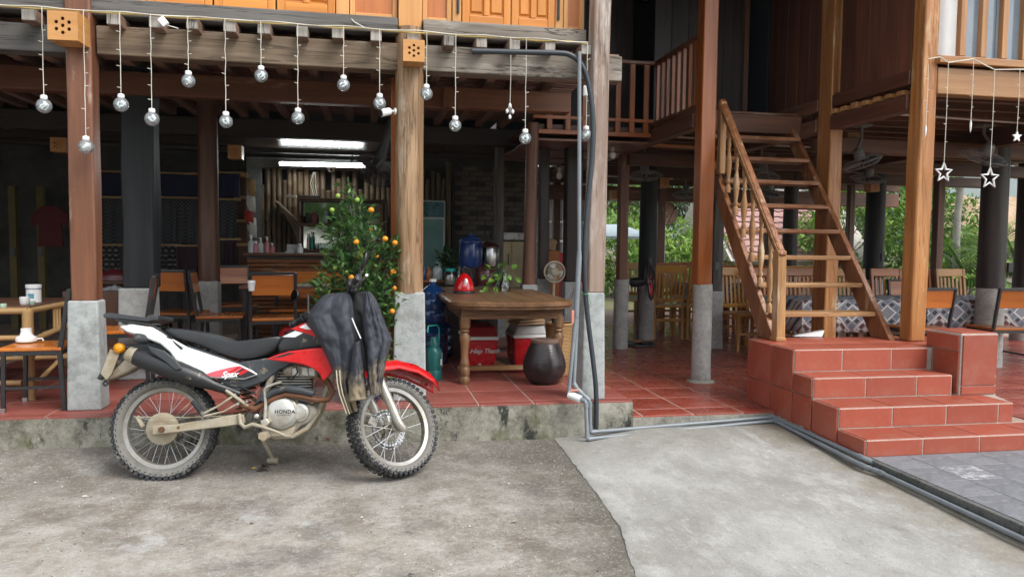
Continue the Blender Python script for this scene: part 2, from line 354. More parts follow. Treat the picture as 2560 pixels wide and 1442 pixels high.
M['tube'] = emit('lit_tube', (.93, 1, 1), 22.)

# ------------------------------------------------------------------ ground
def sst(a, b, x):
    t = max(0, min(1, (x-a)/(b-a))); return t*t*(3-2*t)
def gz(x, y):
    """height of the yard"""
    r = .030+(.050*sst(4.1, 5.1, y))-.02*sst(4.1, 2.8, y)
    return r*sst(1.25, 2.05, x)+.03*sst(4.6, 5.2, y)*sst(2., .3, x)+.045*sst(4.75, 5.2, y)*sst(.1, -1.7, x)
EY, ZP, ZR = 5.22, .276, .16            # front edge of the floors, left floor level, right floor level
b = MB(); b.quad((-1900, -60, -.06), (3000, -60, -.06), (3000, 2650, -.06), (-1900, 2650, -.06))
q = NT('earth_and_grass'); cc = q.mix(q.ramp(q.noise(.7, detail=8), .4, .62), (.10, .12, .035), (.16, .115, .07)); gm = q.done(cc, .95)
o = b.build('ground', gm); o['kind'] = 'structure'
b = MB(); xs = [-9+.25*i for i in range(20)]+[-4+.1*i for i in range(60)]; ys = [-4+.5*i for i in range(12)]+[2+.08*i for i in range(42)]
vi = [(x, y, gz(x, y)+(.004*mnoise.noise((x*3, y*3, 1)) if y > 2 else 0)) for y in ys for x in xs]; nx = len(xs)
b.add(vi, [(j*nx+i, j*nx+i+1, (j+1)*nx+i+1, (j+1)*nx+i) for j in range(len(ys)-1) for i in range(nx-1)])
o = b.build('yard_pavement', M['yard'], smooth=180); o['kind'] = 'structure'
# the newer pale slab with its ragged broken edge
def crackx(y):
    pts = [(-5, .9), (0, .95), (2.3, 1.04), (2.97, 1.118), (3.52, 1.233), (3.97, 1.271), (4.55, 1.295), (5.3, 1.32)]
    for (a, p), (c, d) in zip(pts, pts[1:]):
        if y <= c: t = (y-a)/(c-a); base = p+(d-p)*t; break
    else: base = 1.32
    return base+.007*mnoise.noise((y*3, 3, 1))+.008*mnoise.noise((y*13, 7, 1))+.006*mnoise.noise((y*45, 2, 1))
ys = [-4+.5*i for i in range(12)]+[2+.02*i for i in range(162)]; b = MB(); K = 24; vi = []
for y in ys:
    x0 = crackx(y)
    for i in range(K):
        t = i/(K-1); x = x0+(3.15-x0)*t**1.5
        vi.append((x, y, gz(x, y)+.010*(1 if i else .5)-(.0 if y < 5 else 0)+.003*mnoise.noise((x*4, y*4, 5))))
    vi.append((x0-.004, y, gz(x0, y)-.02))
n = K+1; fs = []
for j in range(len(ys)-1):
    fs += [(j*n+i, j*n+i+1, (j+1)*n+i+1, (j+1)*n+i) for i in range(K-1)]; fs.append((j*n+K, j*n, (j+1)*n, (j+1)*n+K))
b.add(vi, fs); o = b.build('concrete_slab', M['slab'], smooth=50); o['kind'] = 'structure'

# ------------------------------------------------------------------ tile helper: shared meshes keyed by size
TILE = {}
def tile(parent, mt, x0, x1, y0, y1, z0, z1, name='tile', bev=.002):
    sx, sy, sz = x1-x0, y1-y0, z1-z0; k = (round(sx, 3), round(sy, 3), round(sz, 3), mt.name)
    if k not in TILE:
        m_ = MB(); h = min(bev, sx/4, sy/4, sz/4)
        # a box with chamfered edges on every side
        m_.box(-sx/2, sx/2, -sy/2, sy/2, -sz/2, sz/2); ob = m_.build(name, mt)
        bm_ = bmesh.new(); bm_.from_mesh(ob.data); bmesh.ops.bevel(bm_, geom=bm_.edges[:], offset=h, segments=1, affect='EDGES'); bm_.to_mesh(ob.data); bm_.free()
        TILE[k] = ob.data
    else:
        ob = bpy.data.objects.new(name, TILE[k]); COL.objects.link(ob)
    ob.location = ((x0+x1)/2, (y0+y1)/2, (z0+z1)/2); attach(ob, parent); return ob

# left floor: plinth and worn red tiles
b = MB(); b.box(-7, 1.905, EY+.004, 11.5, -.05, ZP-.003); o = b.build('floor_platform', M['grout_dk']); o['kind'] = 'structure'; PLAT = o
# ragged front face of the plinth
def rag(name, x0, x1, y, z0, z1, mt, parent, amp=.012, step=.05):
    nx, nz = max(2, int((x1-x0)/step)), 7; m_ = MB(); vi = []
    for j in range(nz):
        for i in range(nx+1):
            x = x0+(x1-x0)*i/nx; z = z0+(z1-z0)*j/(nz-1); d = amp*mnoise.noise((x*3, z*8, 2))+amp*.5*mnoise.noise((x*11, z*17, 4)); d -= .02*(1-j/(nz-1))**2
            vi.append((x, y-.012+d*.7, z))
    for i in range(nx+1): vi.append((x0+(x1-x0)*i/nx, y+.02, z1))
    n = nx+1; m_.add(vi, [(j*n+i, j*n+i+1, (j+1)*n+i+1, (j+1)*n+i) for j in range(nz) for i in range(nx)])
    return m_.build(name, mt, parent, smooth=60)
rag('plinth_face', -7, 1.905, EY, -.04, ZP-.012, M['plinth'], PLAT)
for i in range(-10, 3):
    for j in range(-1, 9):
        x0 = .773+.4*i-.0; y0 = 5.32+.4*j; x1 = x0+.390; y1 = y0+.390
        x1 = min(x1, 1.905); y0 = max(y0, EY-.004)
        if x1-x0 < .05: continue
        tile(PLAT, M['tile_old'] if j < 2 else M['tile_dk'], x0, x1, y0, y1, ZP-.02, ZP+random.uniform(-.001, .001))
# right floor
b = MB(); b.box(1.909, 9.5, EY+.004, 14.2, -.05, ZR-.003); b.box(4.6, 9.5, 4.55, EY+.002, -.05, ZR-.008)
o = b.build('tiled_floor', M['grout_dk']); o['kind'] = 'structure'; RFL = o
rag('floor_kerb', 1.909, 3.04, EY, -.04, ZR-.012, M['plinth2'], RFL, .008)
for i in range(-1, 18):
    for j in range(-1, 15):
        x0 = 1.997+.4*i; y0 = 5.437+.4*j; x1 = x0+.386; y1 = y0+.386; x0 = max(x0, 1.912); y0 = max(y0, EY-.002)
        if x1-x0 < .03 or (x0 > 3.1 and x0 < 4.15 and y1 < 5.5): continue
        tile(RFL, M['tile'], x0, x1, y0, y1, ZR-.02, ZR+random.uniform(-.0008, .0008))
for i in range(7, 14):
    for j in range(2):
        tile(RFL, M['tile'], 1.997+.4*i, 1.997+.4*i+.392, 4.58+.32*j, 4.58+.32*j+.312, ZR-.02, ZR)

# ------------------------------------------------------------------ red tiled steps
ST = thing('tiled_steps', 'flight of red tiled entrance steps with a broad landing under the wooden stairs', 'steps', (3.6, 4.6, .1))
XS = 3.06
lev = [(4.15, .214, 5.4), (4.435, .354, 4.46), (4.735, .502, 4.19), (4.985, .667, 4.16)]
b = MB()
b.box(XS, 5.6, 4.153, 4.46, .02, .211); b.hexa([(XS, 4.438, .05), (4.40, 4.438, .05), (4.53, 4.76, .05), (XS, 4.76, .05)], [(XS, 4.438, .351), (4.40, 4.438, .351), (4.53, 4.76, .351), (XS, 4.76, .351)])
b.box(XS, 4.17, 4.738, 5.0, .05, .499); b.box(XS, 4.205, 4.988, 5.66, .05, .664)
b.box(4.205, 4.75, 5.06, 5.66, .05, .655)
b.build('body', M['grout'], ST, bevel=.006)
gp = .008
def row(xs_, f):
    for a, c in zip(xs_, xs_[1:]):
        if c-a > .03: f(a+gp/2, c-gp/2)
ends = [[XS, 3.463, 3.879, 4.29, 4.70, 5.11, 5.52], [XS, 3.457, 3.871, 4.283, 4.40], [XS, 3.467, 3.879, 4.165], [XS, 3.448, 3.858, 4.165]]
zb = [.10, .214, .354, .502]
for k, (yf, zt, xe) in enumerate(lev):
    row(ends[k], lambda a, c: tile(ST, M['tile_step'], a, c, yf, yf+.014, zb[k]+.005, zt-.009))
    yb = (lev[k+1][0] if k < 3 else 5.40)
    if k == 3:
        row([XS, 3.46, 3.87, 4.20], lambda a, c: [tile(ST, M['tile_step'], a, c, yf+.007, 5.295, zt-.012, zt), tile(ST, M['tile_step'], a, c, 5.302, 5.655, zt-.012, zt)])
        row([4.21, 4.47, 4.74], lambda a, c: tile(ST, M['tile_step'], a, c, 5.065, 5.655, zt-.013, zt-.001))
    elif k == 1:
        row([XS, 3.46, 3.87, 4.19, 4.395], lambda a, c: tile(ST, M['tile_step'], a, c, yf+.007, yb-.004, zt-.012, zt))
    else:
        row(ends[k], lambda a, c: tile(ST, M['tile_step'], a, c, yf+.007, yb-.004, zt-.012, zt))
# tiles on the left flank
fl = [(4.155, 4.43, .05, .208), (4.445, 4.73, .05, .346), (4.745, 4.98, .365, .494), (4.745, 4.98, .05, .358), (4.99, 5.295, .365, .660), (4.99, 5.295, .05, .358), (5.302, 5.655, .365, .66), (5.302, 5.655, .165, .358)]
for y0, y1, z0, z1 in fl: tile(ST, M['tile_step'], XS-.012, XS+.004, y0+.003, y1-.003, z0, z1)
# stub pillar beside the steps
b = MB(); b.box(4.212, 4.525, 4.718, 5.055, .05, .80); b.build('pillar', M['grout'], ST, bevel=.008)
tile(ST, M['tile_step'], 4.226, 4.513, 4.708, 4.724, .425, .79); tile(ST, M['tile_step'], 4.226, 4.513, 4.708, 4.724, .36, .417)
tile(ST, M['tile_step'], 4.203, 4.219, 4.735, 5.05, .675, .785); tile(ST, M['tile_step'], 4.203, 4.219, 4.728, 4.978, .365, .668); tile(ST, M['tile_step'], 4.203, 4.219, 4.99, 5.05, .672, .674)
tile(ST, M['tile_step'], 4.222, 4.518, 4.727, 5.05, .795, .806)
# mortar spilled along the foot of the flank
b = MB(); vi = []; n = 60
for i in range(n+1):
    y = 4.16+(5.22-4.16)*i/n; h = .035+.035*abs(mnoise.noise((y*5, 1, 1)))+.03*mnoise.noise((y*17, 2, 2)); w = .03+.02*mnoise.noise((y*9, 4, 1)); g0 = gz(2.98, y)
    vi += [(XS-.015-w, y, g0-.02), (XS-.016-w*.4, y, g0+h*.6), (XS-.011, y, g0+max(.02, h)+.02)]
b.add(vi, [(i*3+k, i*3+k+1, i*3+k+4, i*3+k+3) for i in range(n) for k in range(2)]); b.build('mortar_skirt', M['mud'], ST, smooth=180)

# ------------------------------------------------------------------ paved terrace with dark kerb
b = MB(); b.box(3.085, 7.5, -2, 4.147, -.05, .098); o = b.build('terrace', M['kerb']); o['kind'] = 'structure'; TER = o
b = MB(); y = -2
while y < 4.13:
    y2 = min(4.135, y+1.0); b.box(3.045, 3.083, y+.002, y2-.002, -.05, .106); y = y2
b.build('kerb_edge', M['kerb'], TER, bevel=.006)
for i in range(0, 10):
    for j in range(0, 10):
        x0 = 3.087+.25*i; y1 = 4.143-.25*j
        k = 'paverC' if (i % 3 == 1 and j % 3 == 1) or (i % 3 == 2 and j % 3 == 2 and hsh(i, j) > .4) else ('paverA' if (i+j) % 2 else 'paverB')
        tile(TER, M[k], x0, x0+.2475, y1-.2475, y1, .085, .107+random.uniform(-.0008, .0008), 'paver', .0015)
# ------------------------------------------------------------------ survey: bearings measured from the camera station
def ray(px, py): return _fw+_r*((px-1280)/F_PX)-_u*((py-721)/F_PX)
def atY(px, py, y): d = ray(px, py); return Vector((0, 0, CAM_H))+d*(y/d.y)
def atX(px, py, x): d = ray(px, py); return Vector((0, 0, CAM_H))+d*(x/d.x)
def atZ(px, py, z): d = ray(px, py); return Vector((0, 0, CAM_H))+d*((z-CAM_H)/d.z)

# ------------------------------------------------------------------ left stilt house
HL = thing('stilt_house', 'weathered timber stilt house with grey beams, orange shutters and open ground floor', 'house', (-.5, 5.5, 0))
def sqpost(parent, x0, x1, y0, y1, z0, z1, kind, lean=(0, 0), wob=.006, name='post', bevel=.012):
    """a hand-hewn square post: a stack of slightly uneven sections"""
    m_ = MB(); n = 14; rings = []
    for i in range(n+1):
        t = i/n; z = z0+(z1-z0)*t; dx, dy = lean[0]*t, lean[1]*t
        c = [(x0, y0), (x1, y0), (x1, y1), (x0, y1)]
        rings.append([(x+dx+wob*mnoise.noise((x*9, z*1.7, k*3.3)), y+dy+wob*mnoise.noise((y*9, z*1.7, k*5.1+2)), z) for k, (x, y) in enumerate(c)])
    vi = [p for g in rings for p in g]; fs = [(3, 2, 1, 0), tuple(n*4+k for k in range(4))]
    for i in range(n): fs += [(i*4+k, i*4+(k+1) % 4, (i+1)*4+(k+1) % 4, (i+1)*4+k) for k in range(4)]
    m_.add(vi, fs); return m_.build(name, wd(kind, 'z'), parent, bevel=bevel, smooth=35)
def rdpost(parent, x, y, r, z0, z1, kind, wob=.08, name='post', taper=.95, lean=(0, 0), knots=()):
    m_ = MB(); n, k = 22, 30; vi = []
    for i in range(k+1):
        t = i/k; z = z0+(z1-z0)*t; rr = r*(1+(taper-1)*t)
        for j in range(n):
            a = 2*pi*j/n; w = 1+wob*mnoise.noise((cos(a)*1.5+x, sin(a)*1.5+y, z*.9))+wob*.35*mnoise.noise((cos(a)*6, sin(a)*6, z*.8+x))
            for kz, ka, kd in knots:
                w -= kd*math.exp(-((z-kz)/.16)**2)*max(0, cos(a-ka))**6
            vi.append((x+lean[0]*t+rr*w*cos(a), y+lean[1]*t+rr*w*sin(a), z))
    fs = [tuple(range(n))[::-1], tuple(k*n+j for j in range(n))]
    for i in range(k): fs += [(i*n+j, i*n+(j+1) % n, (i+1)*n+(j+1) % n, (i+1)*n+j) for j in range(n)]
    m_.add(vi, fs); return m_.build(name, wd(kind, 'z'), parent, smooth=60)
def pad(post, x0, x1, y0, y1, z0, z1, mt='post_conc', flare=.012):
    m_ = MB(); f = flare
    m_.hexa([(x0-f, y0-f, z0), (x1+f, y0-f, z0), (x1+f, y1+f, z0), (x0-f, y1+f, z0)], [(x0, y0, z1), (x1, y0, z1), (x1, y1, z1), (x0, y1, z1)])
    return m_.build('base', M[mt], post, bevel=.012)
p = sqpost(HL, -1.925, -1.768, 5.40, 5.545, 1.0, 4.6, 'red', lean=(-.008, .0)); pad(p, -1.942, -1.786+.03, 5.385, 5.54, ZP, 1.005)
p = rdpost(HL, .288, 5.515, .101, 1.05, 2.93, 'weather', .05, taper=1.0); pad(p, .182, .398, 5.42, 5.62, ZP, 1.058)
sqpost(HL, .205, .372, 5.462, 5.6, 2.93, 4.6, 'frame', bevel=.005)
p = sqpost(HL, 1.575, 1.70, 5.285, 5.42, 1.06, 4.6, 'pink', lean=(.02, 0), wob=.012); pad(p, 1.545, 1.70, 5.28, 5.43, ZP, 1.065)
p = sqpost(HL, -1.955, -1.712, 6.57, 6.8, 1.02, 2.8, 'black', wob=.014); pad(p, -1.985, -1.735, 6.555, 6.8, ZP, 1.02)
p = rdpost(HL, -1.585, 8.07, .1, 1.0, 2.8, 'brown', .12, knots=((1.95, -1.9, .3), (1.6, -1.7, .25))); pad(p, -1.69, -1.49, 7.97, 8.17, ZP, 1.01, 'col_conc')
p = rdpost(HL, 1.64, 7.67, .068, 1.0, 2.66, 'brown', .16, lean=(.02, 0)); pad(p, 1.56, 1.72, 7.6, 7.75, ZP, 1.0)
p = rdpost(HL, 1.555, 9.06, .06, .95, 2.66, 'greydk', .28, knots=((2.0, -1.6, .4), (1.7, -1.4, .35), (1.35, -1.9, .35))); pad(p, 1.48, 1.63, 9, 9.13, ZP, .95)
p = sqpost(HL, 1.93, 2.04, 8.45, 8.58, 1.02, 2.7, 'dark'); pad(p, 1.91, 2.06, 8.44, 8.6, ZP, 1.02)
p = sqpost(HL, 2.18, 2.36, 8.2, 8.38, 1.0, 2.7, 'dark'); pad(p, 2.17, 2.37, 8.19, 8.39, ZR, 1.0)
p = sqpost(HL, -4.1, -3.85, 6.6, 6.85, 1.02, 2.8, 'dark'); pad(p, -4.12, -3.83, 6.58, 6.87, ZP, 1.02)
# thin door post beside the round post
sqpost(HL, .165, .205, 5.72, 5.78, ZP, 2.63, 'orange', wob=.003, bevel=.004)
def beam(parent, x0, x1, y0, y1, z0, z1, kind, ax='x', wob=.008, name='beam'):
    """hewn beam with slightly uneven arrises"""
    m_ = MB(); n = max(4, int((x1-x0 if ax == 'x' else y1-y0)/.25)); vi = []
    for i in range(n+1):
        t = i/n
        if ax == 'x':
            x = x0+(x1-x0)*t; c = [(x, y0, z0), (x, y1, z0), (x, y1, z1), (x, y0, z1)]; s_ = x
        else:
            y = y0+(y1-y0)*t; c = [(x0, y, z0), (x1, y, z0), (x1, y, z1), (x0, y, z1)]; s_ = y
        for k, (a, b_, c_) in enumerate(c):
            e = wob*mnoise.noise((s_*1.3, k*4.1, a*.2+z0)); g = wob*mnoise.noise((s_*1.3, k*2.7+9, z0*3+y0))
            vi.append((a+(0 if ax == 'x' else e), b_+(e if ax == 'x' else 0), c_+g))
    fs = [(0, 1, 2, 3), tuple(n*4+k for k in (3, 2, 1, 0))]
    for i in range(n): fs += [(i*4+k, (i+1)*4+k, (i+1)*4+(k+1) % 4, i*4+(k+1) % 4) for k in range(4)]
    m_.add(vi, fs); return m_.build(name, wd(kind, ax), parent, bevel=.008, smooth=35)
beam(HL, -7, -1.93, 5.47, 5.62, 2.625, 2.80, 'greydk'); beam(HL, -1.76, .205, 5.46, 5.61, 2.625, 2.815, 'greybr'); beam(HL, .375, 1.86, 5.46, 5.61, 2.63, 2.815, 'grey')
beam(HL, -7, .20, 5.425, 5.56, 2.872, 2.982, 'greydk', wob=.003, name='sill_beam'); beam(HL, .378, 1.57, 5.425, 5.56, 2.872, 2.985, 'grey', wob=.003, name='sill_beam')
beam(HL, -7, .75, 6.5, 6.64, 2.56, 2.74, 'red'); beam(HL, .62, 1.73, 6.42, 6.56, 2.56, 2.73, 'red')
beam(HL, -7, 1.9, 8.86, 9.0, 2.575, 2.775, 'dark'); beam(HL, -7, 1.9, 10.55, 10.62, 2.60, 2.655, 'dark')
# joists with grey end grain, and the split-wood slats they carry
jx = [-6.4+.235*i for i in range(18)]+[-2.114, -1.86, -1.615, -1.361, -1.136, -.903, -.687, -.442, -.205, .05, .30, .553, .779, 1.018, 1.275, 1.545]
EG = wood('end_grain', (.24, .215, .185), (.44, .41, .375), 'z', .8, 20, .4, None, .12, .9)
for i, x in enumerate(jx):
    w = .037+.005*hsh(i, 1); z0 = 2.782+.008*hsh(i, 4)
    m_ = MB(); y0 = 5.33+.02*hsh(i, 2)
    if y0: m_.bar((x, y0+.006, z0+.036), (x+random.uniform(-.01, .01), 8.9, z0+.042), 2*w, .074)
    j_ = m_.build('joist', wd('joist', 'y'), HL, bevel=.005)
    m_ = MB(); m_.box(x-w*.97, x+w*.97, y0-.006, y0+.006, z0+.002, z0+.070); m_.build('end_grain', EG, j_, bevel=.004)
for i in range(33):
    y = 5.66+.1*i; m_ = MB(); m_.box(-7, 1.9, y, y+.058+.012*hsh(i, 3), 2.868, 2.880); m_.build('slat', wd('joist', 'x'), HL)
# upper floor, soffit; unseen upper walls and roof added to darken the interior
m_ = MB(); m_.box(-7, 1.58, 5.57, 11.4, 2.94, 2.98); m_.build('upper_floor', wd('dark', 'x'), HL)
q = NT('glossy_soffit'); SOF = q.done(q.mix(q.ramp(q.noise(10, (.05, 1, 1)), .35, .65), (.05, .03, .02), (.10, .06, .042)), .22, None, 0, .6)
for i in range(5):
    m_ = MB(); m_.box(-7, 2.6, 9.01+.306*i, 9.01+.306*i+.302, 2.66, 2.68); m_.build('soffit_board', SOF, HL, bevel=.003)
m_ = MB(); m_.box(-7, -6.9, 5.5, 11.4, 2.98, 5.2); m_.box(1.5, 1.57, 5.56, 11.4, 2.99, 5.2); m_.box(-6.9, 1.5, 11.3, 11.4, 2.98, 5.2); m_.box(-6.9, 1.5, 5.56, 5.6, 2.985, 4.6); m_.build('upper_wall', wd('brown', 'z'), HL)
m_ = MB(); m_.slab([(-7.5, 5.2, 4.95), (-7.5, 8.5, 5.5), (-7.5, 11.9, 4.95), (-7.5, 11.9, 4.85), (-7.5, 8.5, 5.4), (-7.5, 5.2, 4.85)], [(2.1, 5.2, 4.95), (2.1, 8.5, 5.5), (2.1, 11.9, 4.95), (2.1, 11.9, 4.85), (2.1, 8.5, 5.4), (2.1, 5.2, 4.85)]); m_.build('roof', plain('roof_sheet', (.16, .08, .06), .7), HL)
# front wall panels and shutters
YF = 5.505
def panel(x0, x1, z0, z1, kind='panel', bd=.035):
    m_ = MB(); m_.box(x0+bd, x1-bd, YF+.018, YF+.03, z0+bd, z1-bd); a = m_.build('wall_panel', wd(kind, 'z'), HL)
    for xa in (x0, x1-bd): m_ = MB(); m_.box(xa, xa+bd, YF, YF+.05, z0, z1); m_.build('panel_stile', wd('frame', 'z'), a, bevel=.005)
    for za in (z0, z1-bd): m_ = MB(); m_.box(x0+bd, x1-bd, YF+.002, YF+.05, za, za+bd); m_.build('panel_rail', wd('frame', 'x'), a, bevel=.005)
def shutter(x0, x1, z0, z1, yo=0):
    sw, rh = .052, .062; y0 = YF-.012+yo
    m_ = MB(); m_.box(x0, x1, y0+.018, y0+.028, z0, z1); a = m_.build('shutter', wd('shutter', 'z'), HL)
    xm = (x0+x1)/2
    m_ = MB(); m_.box(x0, x0+sw, y0, y0+.03, z0, z1); m_.box(x1-sw, x1, y0, y0+.03, z0, z1); m_.box(xm-.02, xm+.02, y0+.001, y0+.03, z0+rh, z1); m_.build('stile', wd('shutter', 'z'), a, bevel=.006)
    m_ = MB(); m_.box(x0+sw, x1-sw, y0+.001, y0+.03, z0+.0, z0+rh); m_.build('rail', wd('shutter', 'x'), a, bevel=.006)
    for u0, u1 in ((x0+sw+.018, xm-.038), (xm+.038, x1-sw-.018)):
        m_ = MB(); m_.hexa([(u0-.01, y0+.018, z0+rh+.018), (u1+.01, y0+.018, z0+rh+.018), (u1, y0+.006, z0+rh+.03), (u0, y0+.006, z0+rh+.03)], [(u0-.01, y0+.018, z1), (u1+.01, y0+.018, z1), (u1, y0+.006, z1), (u0, y0+.006, z1)]); m_.build('raised_panel', wd('shutter', 'z'), a)
Z0, Z1 = 2.988, 4.5
def stile(x0, x1): m_ = MB(); m_.box(x0, x1, YF-.006, YF+.06, Z0, Z1); m_.build('window_post', wd('frame', 'z'), HL, bevel=.005)
shutter(-1.46, -1.04, Z0+.006, Z1); shutter(-1.03, -.63, Z0+.006, Z1); shutter(-.62, -.23, Z0+.006, Z1); stile(-.225, -.135); panel(-.13, .20, Z0, Z1); panel(.376, .585, Z0, Z1); stile(.59, .655)
shutter(.66, 1.015, Z0+.004, Z1); shutter(1.02, 1.345, Z0+.008, Z1, -.004); stile(1.35, 1.41); panel(1.415, 1.572, Z0, Z1)
stile(-1.53, -1.465); panel(-1.76, -1.535, Z0, Z1, 'dark'); panel(-2.6, -1.94, Z0, Z1, 'dark')
for x in (.63, 1.372):
    m_ = MB(); m_.cyl((x, YF-.014, 3.06), (x, YF-.014, 3.22), .009); m_.build('hinge', M['blackmetal'], HL)
# ground-floor back wall; unseen left side closed to keep the interior dark
q = NT('dark_plaster'); PL = q.done(q.mix(q.ramp(q.noise(3, detail=7), .35, .65), (.035, .036, .033), (.09, .088, .08)), .9)
m_ = MB(); m_.box(-7, 1.2, 11.2, 11.3, ZP, 2.95); m_.box(-7.05, -6.95, 5.4, 11.25, ZP, 2.95); m_.box(1.2, 2.4, 11.05, 11.2, ZP, 2.95); m_.build('back_wall', PL, HL)
# grey rendered frame over the counter recess
RG = concrete('grey_render', (.12, .125, .12), (.22, .225, .215), None, 3, .1)
m_ = MB(); a = atY(615, 401, 11.0); c = atY(985, 430, 11.0); m_.box(a.x, c.x, 10.98, 11.1, c.z, a.z+.05); m_.box(a.x, atY(655, 500, 11).x, 10.985, 11.1, ZP, c.z); m_.build('recess_frame', RG, HL, bevel=.01)
x = atY(655, 500, 11).x
i = 0
while x < 1.15:
    r = .034+.007*hsh(i, 8); m_ = MB(); z = ZP; pts = []; rs = []
    while z < 2.42: pts += [(x, 11.02, z), (x, 11.02, z+.16), (x, 11.02, z+.175), (x, 11.02, z+.19)]; rs += [r, r*.96, r*1.12, r]; z += .2+.3*hsh(i, z)
    m_.tube(pts, rs, 9); m_.build('bamboo_pole', wd('bamboodk', 'z'), HL, smooth=50); x += 2*r+.001; i += 1
for k in range(6):      # diagonal bamboo chevron on the back wall
    a = atY(690+9*k, 505+12*k, 10.94); c = atY(750, 560+14*k, 10.94)
    m_ = MB(); m_.tube([a, c], .03, 8); m_.build('bamboo_pole', wd('bamboodk', 'x'), HL, smooth=50)
# vent-block brickwork on the far right of the back wall
BR = concrete('old_brick', (.10, .085, .075), (.21, .18, .16), None, 12, .3); BH = bpy.data.meshes
for r_ in range(14):
    for c_ in range(5):
        x0 = 1.24+.225*c_+(.11 if r_ % 2 else 0); z0 = 1.55+.072*r_
        if (c_ in (1, 3)) and r_ % 3 == 1: continue
        tile(HL, BR, x0, x0+.21, 11.03, 11.06, z0, z0+.062, 'brick', .006)
# ------------------------------------------------------------------ right stilt house (open dining hall below, porch above)
HR = thing('stilt_house', 'varnished reddish timber stilt house with an upstairs porch over an open dining hall', 'house', (4.5, 7, 0))
def cbase(post, x, y, r, z0, z1, n=20):
    m_ = MB(); m_.tube([(x, y, z0), (x, y, z0+.25), (x+.003, y, z1-.1), (x, y, z1)], [r*1.04, r, r*.985, r*.98], n); m_.build('base', M['col_conc'], post, smooth=50)
p = sqpost(HR, 2.955, 3.095, 6.44, 6.585, 1.06, 4.6, 'orange', lean=(.0, 0), wob=.004, bevel=.01); cbase(p, 3.04, 6.51, .088, ZR, 1.065)
m_ = MB(); m_.lathe([(.13, 0), (.12, .012), (.092, .02)], (3.04, 6.51, ZR)); m_.build('mortar_collar', M['mud'], p, smooth=60)
p = sqpost(HR, 2.975, 3.09, 8.71, 8.83, 1.0, 2.62, 'red'); cbase(p, 3.03, 8.77, .09, ZR, 1.005)
p = sqpost(HR, 4.135, 4.265, 8.58, 8.72, .86, 2.62, 'greydk'); pad(p, 4.13, 4.27, 8.57, 8.73, ZR, .87, 'col_conc')
p = rdpost(HR, 3.70, 9.66, .122, .95, 2.62, 'black', .06); cbase(p, 3.70, 9.66, .128, ZR, .955)
p = sqpost(HR, 4.285, 4.42, 6.50, 6.72, ZR, 4.6, 'goldpost', wob=.006)
p = sqpost(HR, 4.28, 4.416, 5.315, 5.46, .667, 4.6, 'goldpost', lean=(.02, 0), wob=.008)
for x, y, r, z0, k in ((7.48, 10.15, .145, .95, 'black'), (6.60, 7.02, .135, 1.0, 'dark'), (6.18, 10.3, .11, .9, 'dark'), (9.0, 9.0, .14, .9, 'dark')):
    p = rdpost(HR, x, y, r, z0, 2.62, k, .05); cbase(p, x, y, r*1.03, ZR, z0+.005)
for x, y, w, k in ((5.92, 10.4, .1, 'brown'), (7.62, 10.9, .1, 'brown'), (7.72, 9.1, .11, 'brown'), (4.92, 12.2, .13, 'red'), (3.1, 12.3, .12, 'brown'), (6.9, 12.3, .12, 'brown'), (2.95, 10.6, .1, 'dark')):
    sqpost(HR, x-w/2, x+w/2, y, y+w, ZR, 2.62, k)
for x, y, z0 in ((3.665, 9.535, 1.16), (4.155, 8.578, 1.13), (7.5, 10.0, 1.25), (6.70, 6.905, 1.18)):  # old mortise holes, black blocks stand for the shade in them
    m_ = MB(); m_.box(x, x+.055, y-.008, y+.02, z0, z0+.1); m_.build('mortise', M['blackmetal'], HR)
# beams and joists of the upper floor
beam(HR, 4.27, 4.40, 5.465, 6.50, 2.53, 2.655, 'porch', 'y', .004); beam(HR, 4.27, 4.40, 6.73, 13, 2.53, 2.655, 'brown', 'y', .004)
beam(HR, 2.93, 3.05, 6.59, 12.9, 2.50, 2.64, 'porch', 'y', .004); beam(HR, 4.425, 9.5, 5.315, 5.45, 2.64, 2.848, 'gold', 'x', .006)
beam(HR, 6.35, 6.5, 5.46, 13, 2.48, 2.655, 'brown', 'y', .004)
for y, xx in ((6.92, 4.42), (8.66, 3.06), (10.2, 3.06)): beam(HR, xx, 9.5, y, y+.13, 2.38, 2.528, 'brown', 'x', .004)
beam(HR, 1.9, 9.5, 12.25, 12.4, 2.18, 2.42, 'red', 'x', .004); beam(HR, 1.9, 9.5, 12.26, 12.38, 2.46, 2.7, 'brown', 'x', .004)
for i in range(22):
    y = 5.62+.33*i
    if 5.6 < y < 7.0: rng = ((4.41, 9.5),)
    else: rng = ((3.06, 9.5),)
    for x0, x1 in rng: m_ = MB(); m_.box(x0, x1, y, y+.065, 2.662, 2.735); m_.build('joist', wd('brown', 'x'), HR, bevel=.004)
i = 0; y = 5.46
while y < 12.9:
    x0 = 4.41 if y < 7.05 else 3.06
    m_ = MB(); m_.box(x0, 9.5, y, y+.196, 2.742, 2.765); m_.build('floor_board', wd('red', 'x'), HR, bevel=.003); y += .2
for i in range(7):
    m_ = MB(); x = 4.43+.0; y = 5.52+.15*i; m_.box(4.275, 4.44, y, y+.08, 2.66+.01*hsh(i, 1), 2.70+.02*hsh(i, 2)); m_.build('shim', wd('gold', 'x'), HR, bevel=.004)
